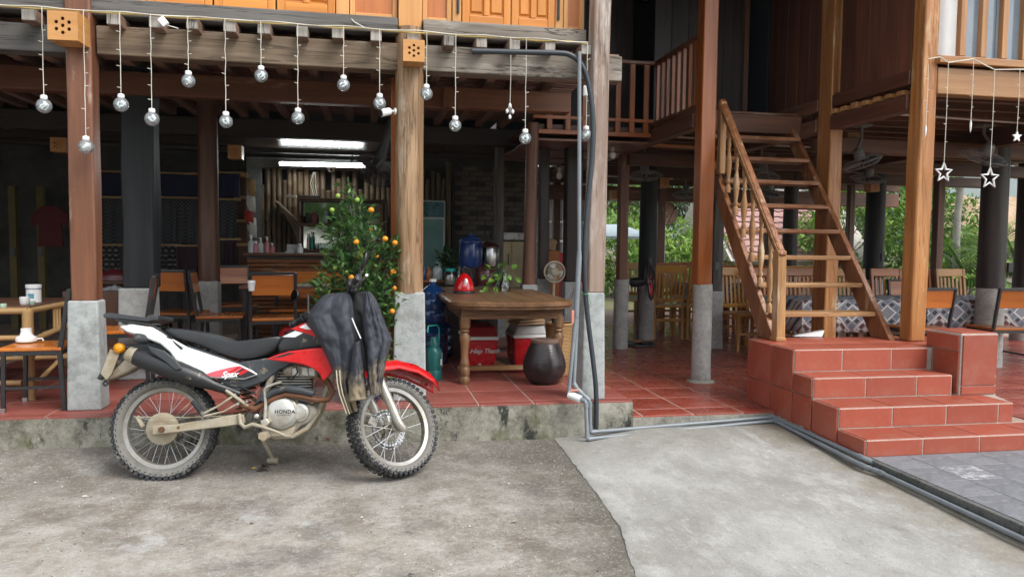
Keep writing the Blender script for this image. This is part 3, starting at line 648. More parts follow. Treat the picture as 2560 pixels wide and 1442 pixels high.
# dark porch: plank walls, door, ceiling
beam(HR, 4.285, 4.36, 5.465, 6.50, 2.735, 2.85, 'porch', 'y', .003, 'wall_plate'); beam(HR, 4.285, 4.36, 6.73, 7.7, 2.735, 2.85, 'brown', 'y', .003, 'wall_plate')
y = 5.47; i = 0
while y < 7.68:
    w = .16+.05*hsh(i, 7)
    if not (y < 6.5 < y+w): m_ = MB(); m_.box(4.30+.004*hsh(i, 2), 4.335, y, min(7.69, y+w-.004), 2.852, 4.6); m_.build('plank', wd('porch', 'z'), HR, bevel=.003)
    y += w; i += 1
m_ = MB(); m_.box(4.288, 4.30, 6.40, 6.43, 2.86, 4.6); m_.build('cover_strip', wd('gold', 'z'), HR)
d0, d1 = atY(1868, 150, 7.7).x, atY(1962, 150, 7.7).x
x = 2.98; i = 0
while x < 4.29:
    w = .15+.06*hsh(i, 17)
    lo, hi = x, min(4.30, x+w-.005)
    if hi <= d0 or lo >= d1:
        if hi > d0-.02 and hi <= d0: hi = d0
        m_ = MB(); m_.box(lo, hi, 7.70, 7.735, 2.74, 4.6); m_.build('plank', wd('dark', 'z'), HR, bevel=.003)
    elif lo < d0: m_ = MB(); m_.box(lo, d0, 7.70, 7.735, 2.74, 4.6); m_.build('plank', wd('dark', 'z'), HR, bevel=.003)
    elif hi > d1: m_ = MB(); m_.box(d1, hi, 7.70, 7.735, 2.74, 4.6); m_.build('plank', wd('dark', 'z'), HR, bevel=.003)
    x += w; i += 1
m_ = MB(); m_.box(d0-.06, d0-.005, 7.655, 7.74, 2.74, 4.6); m_.build('door_jamb', wd('brown', 'z'), HR, bevel=.004)
m_ = MB(); m_.box(d1+.005, d1+.06, 7.655, 7.74, 2.74, 4.6); m_.build('door_jamb', wd('brown', 'z'), HR, bevel=.004)
for k in range(4):
    m_ = MB(); xx = d1+.10+.07*k; m_.box(xx, xx+.012, 7.68, 7.70, 2.82 if k % 2 else 2.9, 3.5+.5*(k % 2)); m_.build('door_moulding', wd('brown', 'z'), HR)
m_ = MB(); m_.box(2.95, 4.28, 7.01, 7.69, 2.69, 2.72); m_.build('porch_floor', wd('brown', 'x'), HR, bevel=.004)
m_ = MB(); m_.box(3.10, 4.28, 6.99, 7.02, 2.55, 2.725); m_.build('landing_fascia', wd('brown', 'x'), HR, bevel=.004)
q = NT('blue_black_interior'); INT = q.done((.012, .016, .026), .9)  # near-black walls stand for the darkness behind the openings
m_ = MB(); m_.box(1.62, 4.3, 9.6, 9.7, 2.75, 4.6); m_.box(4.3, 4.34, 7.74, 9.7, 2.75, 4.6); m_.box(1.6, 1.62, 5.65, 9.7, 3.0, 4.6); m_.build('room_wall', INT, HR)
m_ = MB(); m_.box(1.62, 2.93, 7.7, 9.6, 2.60, 2.66); m_.build('balcony_floor', wd('brown', 'x'), HR)
x = 2.17; i = 0
while x < 2.97:
    w = .17+.05*hsh(i, 27); m_ = MB(); m_.box(x, min(2.97, x+w-.005), 8.35, 8.385, 2.66, 4.6); m_.build('plank', wd('dark', 'z'), HR, bevel=.003); x += w; i += 1
for i in range(5):   # boarded soffit under the balcony, seen between the two houses
    m_ = MB(); m_.box(1.65, 2.93, 7.68+.4*i, 7.68+.4*i+.39, 2.49+.012*(i % 2), 2.515+.012*(i % 2)); m_.build('soffit_board', wd('red', 'x'), HR, bevel=.003)
m_ = MB(); m_.box(2.0, 9.6, 9.7, 12.6, 2.77, 4.3); m_.box(4.36, 9.6, 5.55, 9.7, 2.85, 4.6); m_.build('upper_storey', wd('brown', 'z'), HR)
m_ = MB(); m_.slab([(1.75, 5.0, 4.5), (1.75, 8.5, 4.95), (1.75, 12.8, 4.4), (1.75, 12.8, 4.3), (1.75, 8.5, 4.85), (1.75, 5.0, 4.4)], [(10, 5.0, 4.5), (10, 8.5, 4.95), (10, 12.8, 4.4), (10, 12.8, 4.3), (10, 8.5, 4.85), (10, 5.0, 4.4)]); m_.build('roof', plain('roof_sheet2', (.16, .08, .06), .7), HR)  # unseen roof, kept low and short so it shades the garden less
# railings
def rail_a():
    Y0 = 7.66; a = beam(HR, 1.66, 2.965, Y0-.03, Y0+.03, 3.31, 3.35, 'red', 'x', .001, 'railing')
    m_ = MB(); m_.box(1.66, 2.965, Y0-.022, Y0+.022, 2.71, 2.745); m_.build('lower_rail', wd('orange', 'x'), a, bevel=.004)
    m_ = MB(); m_.box(1.66, 2.965, Y0-.03, Y0+.03, 2.555, 2.60); m_.build('bottom_rail', wd('orange', 'x'), a, bevel=.004)
    for px in (1374, 1420, 1462, 1505, 1545, 1580, 1615):
        x = atY(px, 250, Y0).x; m_ = MB(); m_.box(x-.028, x+.028, Y0-.018, Y0+.018, 2.60, 3.31); m_.build('baluster', wd('orange', 'z'), a, bevel=.004)
def rail_b():
    X0 = 2.985; m_ = MB(); m_.bar((X0, 6.58, 3.335), (X0, 7.67, 3.325), .05, .045); a = m_.build('railing', wd('red', 'y'), HR, bevel=.005)
    m_ = MB(); m_.bar((X0, 6.58, 2.672), (X0, 7.67, 2.672), .035, .10); m_.build('bottom_board', wd('brown', 'y'), a, bevel=.005)
    for i in range(8):
        y = 6.66+.135*i; m_ = MB(); m_.box(X0-.016, X0+.016, y-.016, y+.016, 2.715, 3.32); m_.build('baluster', wd('orange', 'z'), a, bevel=.003)
rail_a(); rail_b()
# barred window upstairs at the right
def window():
    m_ = MB(); m_.box(4.40, 6.4, 5.27, 5.33, 2.872, 2.93); a = m_.build('window', wd('gold', 'x'), HR, bevel=.006)
    q = NT('window_glass'); G = q.done(q.mix(q.ramp(q.noise(2), .4, .6), (.16, .20, .25), (.22, .27, .32)), .06, None, 0, .8)  # blue-grey base colour stands in for reflected sky
    RF = plain('red_frame', (.22, .03, .022), .4)
    for i in range(9):
        x = 4.605+.192*i; m_ = MB(); m_.box(x-.027, x+.027, 5.275, 5.325, 2.932, 4.5); m_.build('bar', wd('gold', 'z'), a, bevel=.006)
    for i in range(6):
        x0 = 4.42+.31*i; m_ = MB(); m_.box(x0, x0+.305, 5.43, 5.44, 2.95, 4.5); m_.build('pane', M['white'] if i == 0 else G, a)
    m_ = MB(); m_.box(4.40, 6.4, 5.40, 5.45, 2.90, 2.955); m_.build('red_sill', RF, a, bevel=.004)
    m_ = MB(); m_.box(4.405, 4.44, 5.39, 5.45, 2.95, 4.5); m_.build('red_stile', RF, a, bevel=.004)
window()
sqpost(HR, 5.62, 5.75, 5.33, 5.46, 2.86, 4.6, 'gold')

# ------------------------------------------------------------------ wooden staircase
SG = thing('staircase', 'steep open-tread wooden staircase with turned balusters rising from the red tiled landing', 'stairs', (3.7, 5.45, .667))
def stringer(x0, x1, y0, yt, zt, dpt=.24):
    sl_ = (zt-.667)/(yt-y0); pr_ = [(y0, .667), (y0+dpt, .667), (yt+dpt*.55, zt-.05), (yt+.02, zt)]
    m_ = MB(); m_.slab([(x0, y, z) for y, z in pr_], [(x1, y, z) for y, z in pr_]); return m_.build('stringer', wd('stair', 'z'), SG, bevel=.006)
stringer(3.185, 3.232, 5.50, 6.98, 2.62); stringer(4.165, 4.215, 5.41, 7.05, 2.715)
tr = [(5.6, .881), (5.78, 1.112), (5.955, 1.343), (6.128, 1.576), (6.30, 1.806), (6.47, 2.037), (6.645, 2.265), (6.817, 2.49)]
for i, (y, z) in enumerate(tr):
    m_ = MB(); m_.box(3.222, 4.172, y, y+.215, z-.038, z); m_.build('tread', wd('stairw' if i < 3 else 'stair', 'x'), SG, bevel=.006)
m_ = MB(); m_.bar((3.21, 5.475, .667), (3.20, 5.475, 1.385), .075, .085, (0, 1, 0)); nw = m_.build('newel_post', wd('stairw', 'z'), SG, bevel=.008)
m_ = MB(); m_.box(3.165, 3.25, 5.425, 5.525, .668, .70); m_.build('shoe', wd('stairw', 'z'), nw, bevel=.006)
m_ = MB(); m_.bar((3.195, 6.53, 2.08), (3.195, 6.53, 2.74), .06, .075, (0, 1, 0)); m_.build('newel_post', wd('stairw', 'z'), SG, bevel=.008)
m_ = MB(); m_.bar((3.2, 5.44, 1.335), (3.2, 6.56, 2.75), .06, .065); hr = m_.build('handrail', wd('stair', 'y'), SG, bevel=.012)
m_ = MB(); m_.bar((3.2-.031, 5.44, 1.355), (3.2-.031, 6.54, 2.745), .006, .02); m_.build('bead', wd('stairw', 'y'), hr)
BP = [(.024, 0), (.024, .06), (.013, .075), (.022, .10), (.014, .12), (.027, .22), (.029, .28), (.016, .36), (.013, .40), (.02, .43), (.013, .455), (.018, .50), (.024, .52), (.024, .60)]
for i in range(6):
    y = 5.62+.155*i; zb_ = .70+1.32*(y-5.50)+.02; zt_ = 1.335+1.263*(y-5.44)-.04; k = (zt_-zb_)/.6
    m_ = MB(); m_.lathe([(r, z*k) for r, z in BP], (3.205, y, zb_), 12); m_.build('baluster', wd('stairw', 'z'), SG, smooth=40)

for i, (x0, x1, yy, z) in enumerate(((4.5, 6.3, 6.2, 2.645), (4.6, 7.5, 8.4, 2.64), (3.1, 4.2, 9.9, 2.36), (4.5, 5.4, 9.6, 2.36), (3.15, 4.1, 7.9, 2.62))):
    m_ = MB(); m_.tube([(x0, yy, z), (x1, yy+.15, z)], .011, 8); m_.build('conduit', M['white'], HR, smooth=60)
for i in range(4):
    m_ = MB(); m_.bar((3.1, 8.0+.07*i, 2.535+.004*i), (4.2, 8.12+.05*i, 2.535+.004*i), .06, .018); m_.build('stored_lath', wd('frame', 'x'), HR)
# ------------------------------------------------------------------ motorcycle
BR0 = Vector((-1.175, 4.71, gz(-1.17, 4.7))); BHD = radians(-7.1); LEAN = radians(9.5)
_bx = Vector((cos(BHD), sin(BHD), 0)); _by = Vector((-sin(BHD), cos(BHD), 0))
_bz = Vector((0, 0, cos(LEAN)))+_by*sin(LEAN); _bl = _by*cos(LEAN)-Vector((0, 0, sin(LEAN)))
BM = Matrix((_bx, _bl, _bz)).transposed()
def bk(px, py, off=0.):
    """sight line met with the bike's own plane at a sideways offset -> bike coordinates (forward, left, up)"""
    d = ray(px, py); c = Vector((0, 0, CAM_H)); t = (off-(c-BR0).dot(_bl))/d.dot(_bl); p_ = c+d*t-BR0
    return Vector((p_.dot(_bx), off, p_.dot(_bz)))
def wb(p_): p_ = Vector(p_)-BR0; return Vector((p_.dot(_bx), p_.dot(_bl), p_.dot(_bz)))
BK = thing('motorcycle', 'muddy red, white and black dirt bike leaning on its side stand in the yard', 'motorcycle', BR0, local=True)
BK.rotation_euler = BM.to_euler()
MUD = (.34, .27, .18)
M['b_black'] = plain('bike_black', (.014, .015, .017), .42, var=.25, dirt=((.27, .22, .15), 11, .60, .70))
M['b_dark'] = plain('bike_dark_grey', (.035, .04, .045), .5, var=.2, dirt=(MUD, 10, .58, .74))
M['b_red'] = plain('bike_red', (.52, .010, .012), .26, var=.08, dirt=(MUD, 14, .72, .84), Coat_Weight=.4)
M['b_white'] = plain('bike_white', (.72, .75, .74), .3, var=.04, dirt=(MUD, 8, .68, .85), Coat_Weight=.3)
M['b_alu'] = plain('dusty_aluminium', (.55, .54, .50), .38, .75, var=.15, dirt=((.40, .33, .23), 11, .48, .68))
M['b_rim'] = plain('dusty_rim', (.34, .335, .315), .42, .6, var=.15, dirt=((.27, .235, .18), 8, .45, .66))
M['b_engine'] = plain('dusty_engine', (.42, .40, .36), .5, .5, var=.2, dirt=((.30, .22, .13), 12, .46, .66))
M['b_beige'] = plain('mud_caked_metal', (.38, .34, .26), .7, .2, var=.2, dirt=((.30, .24, .16), 9, .45, .6), bump=.3)
M['b_frame'] = plain('mud_splashed_frame', (.06, .06, .06), .6, var=.2, dirt=((.36, .31, .23), 13, .48, .62))
M['b_seat'] = plain('seat_vinyl', (.022, .024, .027), .40, var=.12, dirt=(MUD, 6, .70, .82), bump=.12)
M['b_rust'] = plain('rusty_pipe', (.17, .075, .038), .65, .4, var=.35)
M['tyre'] = plain('dusty_rubber', (.06, .06, .058), .9, var=.15, dirt=((.17, .163, .148), 5, .30, .52), bump=.15)
M['tread'] = plain('tread_rubber', (.016, .017, .020), .75, dirt=((.14, .132, .115), 14, .54, .68))
M['amber'] = plain('amber_lens', (.78, .30, .01), .25)
M['tail'] = plain('tail_lens', (.16, .008, .012), .12, var=.1)
def lath_wheel(c, fwd, ax, up, R, rim, tw, name, disc=False):
    """a spoked wheel: c centre, fwd/ax/up its own axes"""
    def P(r, a, y): return c+fwd*(r*cos(a))+up*(r*sin(a))+ax*y
    def rev(prof, n=56):
        m_ = MB(); vi = [P(r, 2*pi*j/n, y) for r, y in prof for j in range(n)]; fs = []
        k = len(prof)
        for i in range(k): fs += [(i*n+j, i*n+(j+1) % n, ((i+1) % k)*n+(j+1) % n, ((i+1) % k)*n+j) for j in range(n)]
        return m_.add(vi, fs)
    W_ = bpy.data.objects.new(name, None); COL.objects.link(W_); W_.parent = BK
    h = tw/2; Ro = R-.008
    t = rev([(rim, -h*.55), (rim+(Ro-rim)*.35, -h*.98), (rim+(Ro-rim)*.72, -h), (Ro-.008, -h*.72), (Ro, 0), (Ro-.008, h*.72), (rim+(Ro-rim)*.72, h), (rim+(Ro-rim)*.35, h*.98), (rim, h*.55), (rim-.006, 0)]).build('tyre', M['tyre'], W_, smooth=60)
    m_ = MB(); nk = 52
    for i in range(nk):
        for rw in range(4):
            a = 2*pi*(i+(.5 if rw % 2 else 0))/nk; y = (rw-1.5)*h*.52; da = pi/nk*.74; dy = h*.21; lift = .0 if rw in (1, 2) else -.007
            r0, r1 = Ro-.016+lift, R+lift*.9; sk = 0 if rw in (1, 2) else (.008 if y > 0 else -.008)
            A = [P(r0, a-da, y-dy), P(r0, a+da, y-dy), P(r0, a+da, y+dy), P(r0, a-da, y+dy)]; B = [P(r1, a-da*.8, y-dy+sk), P(r1, a+da*.8, y-dy+sk), P(r1, a+da*.8, y+dy+sk), P(r1, a-da*.8, y+dy+sk)]
            m_.add(A+B, [(3, 2, 1, 0), (4, 5, 6, 7)]+[(k, (k+1) % 4, 4+(k+1) % 4, 4+k) for k in range(4)])
        for sg in (-1, 1):     # shoulder lugs
            a = 2*pi*(i+.25)/nk; da = pi/nk*.5; y0, y1 = sg*h*.80, sg*h*1.0
            A = [P(Ro-.035, a-da, y0), P(Ro-.035, a+da, y0), P(Ro-.012, a+da, y0), P(Ro-.012, a-da, y0)]; B = [P(Ro-.033, a-da*.8, y1), P(Ro-.033, a+da*.8, y1), P(Ro-.014, a+da*.8, y1*.96), P(Ro-.014, a-da*.8, y1*.96)]
            m_.add(A+B, [(3, 2, 1, 0), (4, 5, 6, 7)]+[(k, (k+1) % 4, 4+(k+1) % 4, 4+k) for k in range(4)])
    tr_ = m_.build('tread_blocks', M['tread'], W_); tr_['kind'] = 'stuff'
    rev([(rim+.008, -h*.55), (rim+.008, -h*.44), (rim-.012, -h*.36), (rim-.016, 0), (rim-.012, h*.36), (rim+.008, h*.44), (rim+.008, h*.55), (rim-.004, h*.5), (rim-.022, h*.4), (rim-.026, 0), (rim-.022, -h*.4), (rim-.004, -h*.5)]).build('rim', M['b_rim'], W_, smooth=40)
    m_ = MB()
    for i in range(36):
        a = 2*pi*i/36; sd_ = 1 if i % 2 else -1; b_ = a+(.75 if (i//2) % 2 else -.75)
        m_.tube([P(.036, b_, sd_*.038), P(rim-.02, a, sd_*.006)], .0017, 4, cap=False)
    sp_ = m_.build('spokes', M['steel'], W_); sp_['kind'] = 'stuff'
    rev([(.02, -.055), (.042, -.045), (.042, -.035), (.026, -.025), (.026, .025), (.042, .035), (.042, .045), (.02, .055), (.008, .055), (.008, -.055)], 20).build('hub', M['b_engine'], W_, smooth=40)
    return P, W_, rev
# --- rear wheel with its drum
rc = bk(415, 1069, 0); X3, Y3, Z3 = Vector((1, 0, 0)), Vector((0, 1, 0)), Vector((0, 0, 1))
P, RW, rev = lath_wheel(rc, X3, Y3, Z3, .306, .238, .115, 'rear_wheel')
m_ = MB(); m_.lathe([(.09, -.03), (.094, -.035), (.094, -.058), (.08, -.066), (.05, -.07), (.048, -.082), (.015, -.084)], rc, 32, Y3); m_.build('brake_drum', M['b_beige'], RW, smooth=40)
m_ = MB(); m_.bar(bk(343, 1040, -.09), bk(358, 1066, -.09), .01, .02); m_.tube([bk(343, 1042, -.095), bk(470, 1043, -.105), bk(600, 1038, -.115)], .004, 6); m_.build('brake_rod', M['b_beige'], BK)
# --- swing arm
def plate(name, pts, y0, y1, mt, bev=.004, par=BK, smooth=40):
    m_ = MB(); ym = (y0+y1)/2; L = [bk(a, c, ym) for a, c in pts]
    m_.slab([Vector((p_.x, y0, p_.z)) for p_ in L], [Vector((p_.x, y1, p_.z)) for p_ in L]); return m_.build(name, mt, par, bevel=bev, smooth=smooth)
plate('swing_arm', [(381, 1064), (440, 1060), (598, 1034), (612, 1037), (613, 1058), (560, 1066), (460, 1078), (383, 1087)], -.13, -.10, M['b_beige'], .006)
plate('swing_arm', [(381, 1064), (440, 1060), (598, 1034), (612, 1037), (613, 1058), (560, 1066), (460, 1078), (383, 1087)], .10, .13, M['b_beige'], .006)
m_ = MB(); a = bk(405, 1073, -.13); m_.cyl(a, a-Y3*.02, .017, n=6); a = bk(446, 1068, -.13); m_.cyl(a, a-Y3*.004, .008, n=10); m_.build('axle_nut', M['b_rust'], BK)
# --- steering frame
DEL = radians(42); RAKE = radians(25); S3 = Vector((-sin(RAKE), 0, cos(RAKE)))
RS = Matrix.Rotation(DEL, 3, S3); FF, FA = RS @ Vector((cos(RAKE), 0, sin(RAKE))), RS @ Y3      # fork frame: forward, left
fc = bk(984, 1067, -.01)
wf = (RS @ X3).normalized(); wu = wf.cross(FA).normalized()
P, FW, rev = lath_wheel(fc, wf, FA, wu, .302, .240, .095, 'front_wheel')
m_ = MB()
for j in range(28):
    for r0, r1 in ((.082, .122),):
        a0, a1 = 2*pi*j/28, 2*pi*(j+.62)/28
        A = [P(r0, a0, .062), P(r1, a0, .062), P(r1, a1, .062), P(r0, a1, .062)]; m_.slab(A, [q_-FA*.004 for q_ in A])
n = 40; m_.tube([P(.112, 2*pi*j/n, .060) for j in range(n)], .008, 4, closed=True); m_.tube([P(.09, 2*pi*j/n, .060) for j in range(n)], .006, 4, closed=True)
for j in range(5): m_.bar(P(.03, j*1.257, .06), P(.09, j*1.257+.25, .06), .014, .004)
m_.build('brake_disc', M['steel'], FW)
m_ = MB(); m_.bar(P(.085, 2.75, .075), P(.15, 2.75, .075), .075, .05); m_.build('brake_caliper', M['b_engine'], BK, bevel=.008)
# --- forks: lower legs, upper tubes, boots
hd = fc-FF*.035                                      # line of the fork legs
for sg in (-1, 1):
    o_ = FA*(sg*.088)
    m_ = MB(); m_.tube([fc+o_-FF*.005-S3*.045, fc+o_-FF*.006-S3*.03, hd+FF*.018+o_+S3*.02, hd+FF*.02+o_+S3*.30, hd+FF*.02+o_+S3*.34], [.018, .028, .027, .029, .031], 14); m_.build('fork_leg', M['b_alu'], BK, smooth=50)
    m_ = MB(); m_.tube([hd+FF*.02+o_+S3*.34, hd+FF*.02+o_+S3*.72], .022, 12); m_.build('fork_tube', M['b_dark'], BK, smooth=50)
for z_ in (.52, .70): m_ = MB(); m_.bar(hd+S3*z_-FA*.12, hd+S3*z_+FA*.12, .09, .03, S3); m_.build('fork_clamp', M['b_dark'], BK, bevel=.006)
# --- front mudguard: lofted beak
m_ = MB(); st = [(-.26, .30, .045), (-.12, .375, .06), (.02, .405, .066), (.16, .39, .066), (.28, .345, .056), (.345, .30, .03)]; vi = []
for f_, s_, w_ in st:
    c_ = fc+wf*f_+wu*s_
    for t_, dz in ((-1, -.055), (-.98, -.03), (-.6, .012), (0, .022), (.6, .012), (.98, -.03), (1, -.055)): vi.append(c_+FA*(w_*t_*1.15)+wu*dz)
m_.add(vi, [(i*7+k, i*7+k+1, (i+1)*7+k+1, (i+1)*7+k) for i in range(len(st)-1) for k in range(6)])
o = m_.build('front_mudguard', M['b_red'], BK, smooth=70); s_ = o.modifiers.new('thick', 'SOLIDIFY'); s_.thickness = .005
# --- handlebar, grips, levers, mirrors
hb = hd+S3*.815; UPB = S3
gl_, gr_ = hb+FA*.43+S3*.05-FF*.06, hb-FA*.36+S3*.06-FF*.02
m_ = MB(); m_.tube([gl_, hb+FA*.26+S3*.05-FF*.01, hb+FA*.10, hb-FA*.10, hb-FA*.22+S3*.06+FF*.02, gr_], .0115, 10); m_.build('handlebar', M['b_dark'], BK, smooth=60)
for e, sg in ((gl_, 1), (gr_, -1)):
    dr = (FA*sg*.17-FF*.05).normalized(); i_ = e-dr*.125
    m_ = MB(); m_.tube([i_, i_+dr*.004, i_+dr*.01, i_+dr*.014, e-dr*.006, e-dr*.004, e], [.030, .030, .030, .018, .017, .021, .020], 16); m_.build('grip', M['tread'], BK, smooth=40)
    m_ = MB(); c_ = i_-dr*.03; m_.bar(c_-dr*.035, c_+dr*.022, .045, .05, S3); m_.sph(c_-S3*.035, .025); m_.build('switch_cluster', M['b_black'], BK, bevel=.008, smooth=50)
    m_ = MB(); l0 = c_+FF*.035; m_.tube([l0, l0+dr*.05+FF*.03, l0+dr*.11+FF*.035, l0+dr*.155+FF*.025], [.008, .007, .006, .009], 8); m_.build('lever', M['b_alu'], BK, smooth=60)
cl = gl_-FA*.17; m_ = MB(); t0 = bk(770, 783, .22); m_.tube([t0, bk(771, 760, .22), bk(770, 735, .22)], .006, 8); m_.build('mirror_stem', M['b_dark'], BK)
def mirror(c_, ax_, up_, w, h):
    sd_ = ax_.cross(up_).normalized(); up_ = sd_.cross(ax_); n = 20; vi = []
    for t_, k in ((0, .96), (.006, 1), (.018, .8), (.028, .45)): vi += [c_+ax_*t_+(sd_*w*cos(2*pi*j/n)+up_*h*sin(2*pi*j/n))*k for j in range(n)]
    m_ = MB(); m_.add(vi, [(i*n+j, i*n+(j+1) % n, (i+1)*n+(j+1) % n, (i+1)*n+j) for i in range(3) for j in range(n)]+[tuple(3*n+j for j in range(n))]); a_ = m_.build('mirror', M['b_black'], BK, smooth=60)
    m_ = MB(); m_.add([c_-ax_*.001+(sd_*w*cos(2*pi*j/n)+up_*h*sin(2*pi*j/n))*.93 for j in range(n)], [tuple(range(n))]); m_.build('mirror_glass', plain('mirror_glass', (.5, .5, .5), .06, 1.), a_)
mirror(bk(735, 738, .20), Vector((.75, .55, -.05)).normalized(), Vector((.1, .15, .95)), .052, .036)
mirror(bk(908, 648, -.20), Vector((.9, .25, -.25)).normalized(), Vector((.25, 0, 1)), .05, .062)
m_ = MB(); m_.tube([gr_+(-gr_+hb)*.42+S3*.02, bk(900, 690, -.2), bk(910, 672, -.2)], .005, 8); m_.build('mirror_stem', M['b_dark'], BK)
for k_, (a_, b2, dz) in enumerate(((.20, .02, .06), (.24, .05, .03), (-.18, .03, .05), (-.2, -.02, .0))):      # control cables
    m_ = MB(); e_ = hb+FA*a_+S3*.05+FF*.03; m_.tube([e_, e_+FF*.10+S3*(dz+.02), hb+FF*.14+FA*a_*.45+S3*dz, hb+FF*.09+FA*b2-S3*.10, hb+FA*b2-S3*.28+FF*.03], .0042, 6); m_.build('control_cable', M['tread'], BK, smooth=60)
m_ = MB(); c_ = hb+FF*.075-S3*.05; m_.sph(c_, .07, 14, 10, (.7, 1, 1.2)); m_.build('headlight', M['b_dark'], BK, smooth=80)
for pts_, r_ in ((((738, 905, -.09), (744, 930, -.1), (730, 948, -.1), (712, 940, -.08)), .005), (((700, 905, -.10), (690, 950, -.11), (688, 985, -.12), (672, 1005, -.13)), .0045), (((830, 935, -.03), (812, 1000, -.05), (780, 1012, -.10), (745, 1002, -.11)), .005), (((640, 985, -.12), (600, 965, -.12), (560, 962, -.12)), .006), (((655, 1000, -.12), (630, 1015, -.125), (612, 1040, -.125)), .005)):
    m_ = MB(); m_.tube([bk(*p_) for p_ in pts_], r_, 6); m_.build('hose', M['tread'], BK, smooth=60)
# --- bodywork
def pod(name, pts, w, mt, y_seen=None, layers=((1, .45), (.985, .75), (.93, .93), (.8, 1)), par=BK, sub=1):
    y_seen = -w*.6 if y_seen is None else y_seen; L = [bk(a, c, y_seen) for a, c in pts]; n = len(L); cx = sum(p_.x for p_ in L)/n; cz = sum(p_.z for p_ in L)/n
    lay = [(k, -t_) for k, t_ in layers[::-1]]+[(k, t_) for k, t_ in layers]; vi = []
    for k, t_ in lay: vi += [(cx+(p_.x-cx)*k, w*t_, cz+(p_.z-cz)*k) for p_ in L]
    m_ = MB(); fs = [(i*n+j, i*n+(j+1) % n, (i+1)*n+(j+1) % n, (i+1)*n+j) for i in range(len(lay)-1) for j in range(n)]
    fs += [tuple(range(n)), tuple((len(lay)-1)*n+j for j in range(n))]; m_.add(vi, fs); return m_.build(name, mt, par, smooth=180, subsurf=sub)
pod('seat', [(402, 824), (425, 817), (480, 824), (525, 832), (556, 846), (595, 853), (640, 855), (678, 849), (705, 838), (716, 842), (704, 864), (686, 882), (655, 896), (620, 901), (590, 898), (560, 888), (515, 868), (470, 852), (425, 842)], .125, M['b_seat'])
tk = pod('fuel_tank', [(690, 868), (706, 842), (722, 826), (748, 811), (790, 795), (840, 790), (868, 805), (872, 840), (850, 866), (800, 876), (735, 884), (700, 890)], .135, M['b_black'])
for sg in (1, -1):
    s_ = plate('tank_shroud', [(665, 897), (695, 886), (722, 878), (770, 872), (809, 868), (824, 884), (832, 905), (836, 924), (822, 940), (808, 953), (798, 932), (782, 920), (760, 912), (735, 907), (690, 902)], -.185*sg, -.163*sg, M['b_red'], .008)
plate('decal', [(705, 842), (738, 827), (758, 832), (738, 843)], -.134, -.130, M['b_white'], .001, tk)
plate('decal', [(727, 822), (764, 806), (780, 824), (792, 843), (758, 831)], -.135, -.129, M['b_red'], .001, tk)
plate('decal', [(748, 818), (764, 809), (777, 824), (765, 823)], -.138, -.134, M['b_white'], .001, tk)
plate('shroud_vent', [(678, 895), (722, 881), (738, 882), (700, 893)], -.187, -.184, M['b_black'], .001)
for sg in (1, -1):
    w_ = plate('side_panel', [(300, 816), (330, 811), (382, 818), (430, 846), (470, 868), (600, 911), (630, 925), (646, 936), (612, 948), (540, 945), (476, 939), (450, 916), (425, 880), (402, 860), (350, 840), (318, 830)], -.150*sg, -.118*sg, M['b_white'], .01)
    if sg == 1:
        plate('decal', [(505, 938), (535, 928), (575, 918), (600, 914), (640, 935), (612, 945), (540, 942)], -.1525, -.149, plain('pink_decal', (.62, .10, .13), .3), .0005, w_)
        plate('decal', [(582, 936), (606, 920), (640, 935), (612, 945), (575, 944)], -.1535, -.150, M['b_black'], .0005, w_)
        plate('decal', [(566, 932), (596, 916), (602, 918), (574, 934)], -.1545, -.150, M['b_red'], .0005, w_); plate('decal', [(590, 934), (612, 923), (622, 927), (600, 938)], -.1545, -.150, M['b_red'], .0005, w_)
plate('lower_panel', [(470, 862), (600, 905), (668, 895), (736, 905), (700, 925), (668, 950), (640, 962), (600, 977), (566, 968), (545, 945), (478, 935)], -.115, -.06, M['b_dark'], .008)
plate('lower_panel', [(470, 862), (600, 905), (668, 895), (736, 905), (700, 925), (668, 950), (640, 962), (600, 977), (566, 968), (545, 945), (478, 935)], .06, .115, M['b_dark'], .008)
pod('tail_light', [(299, 819), (312, 818), (336, 830), (350, 848), (330, 848), (314, 840)], .085, M['tail'], -.09)
# rack
plate('luggage_rack', [(281, 789), (296, 785), (384, 797), (398, 789), (416, 792), (414, 802), (390, 808), (283, 798)], -.125, .125, M['b_dark'], .006)
for sg in (-1, 1):
    m_ = MB(); y = .13*sg; m_.tube([bk(290, 800, -.13)*1+Y3*(y+.13), bk(378, 812, -.13)+Y3*(y+.13), bk(396, 822, -.13)+Y3*(y+.13), bk(456, 872, -.15)+Y3*(y+.13)], .0075, 8); m_.tube([bk(306, 806, -.13)+Y3*(y+.13), bk(392, 838, -.14)+Y3*(y+.13), bk(430, 846, -.145)+Y3*(y+.13)], .0065, 8); m_.build('rack_bracket', M['b_black'], BK, smooth=60)
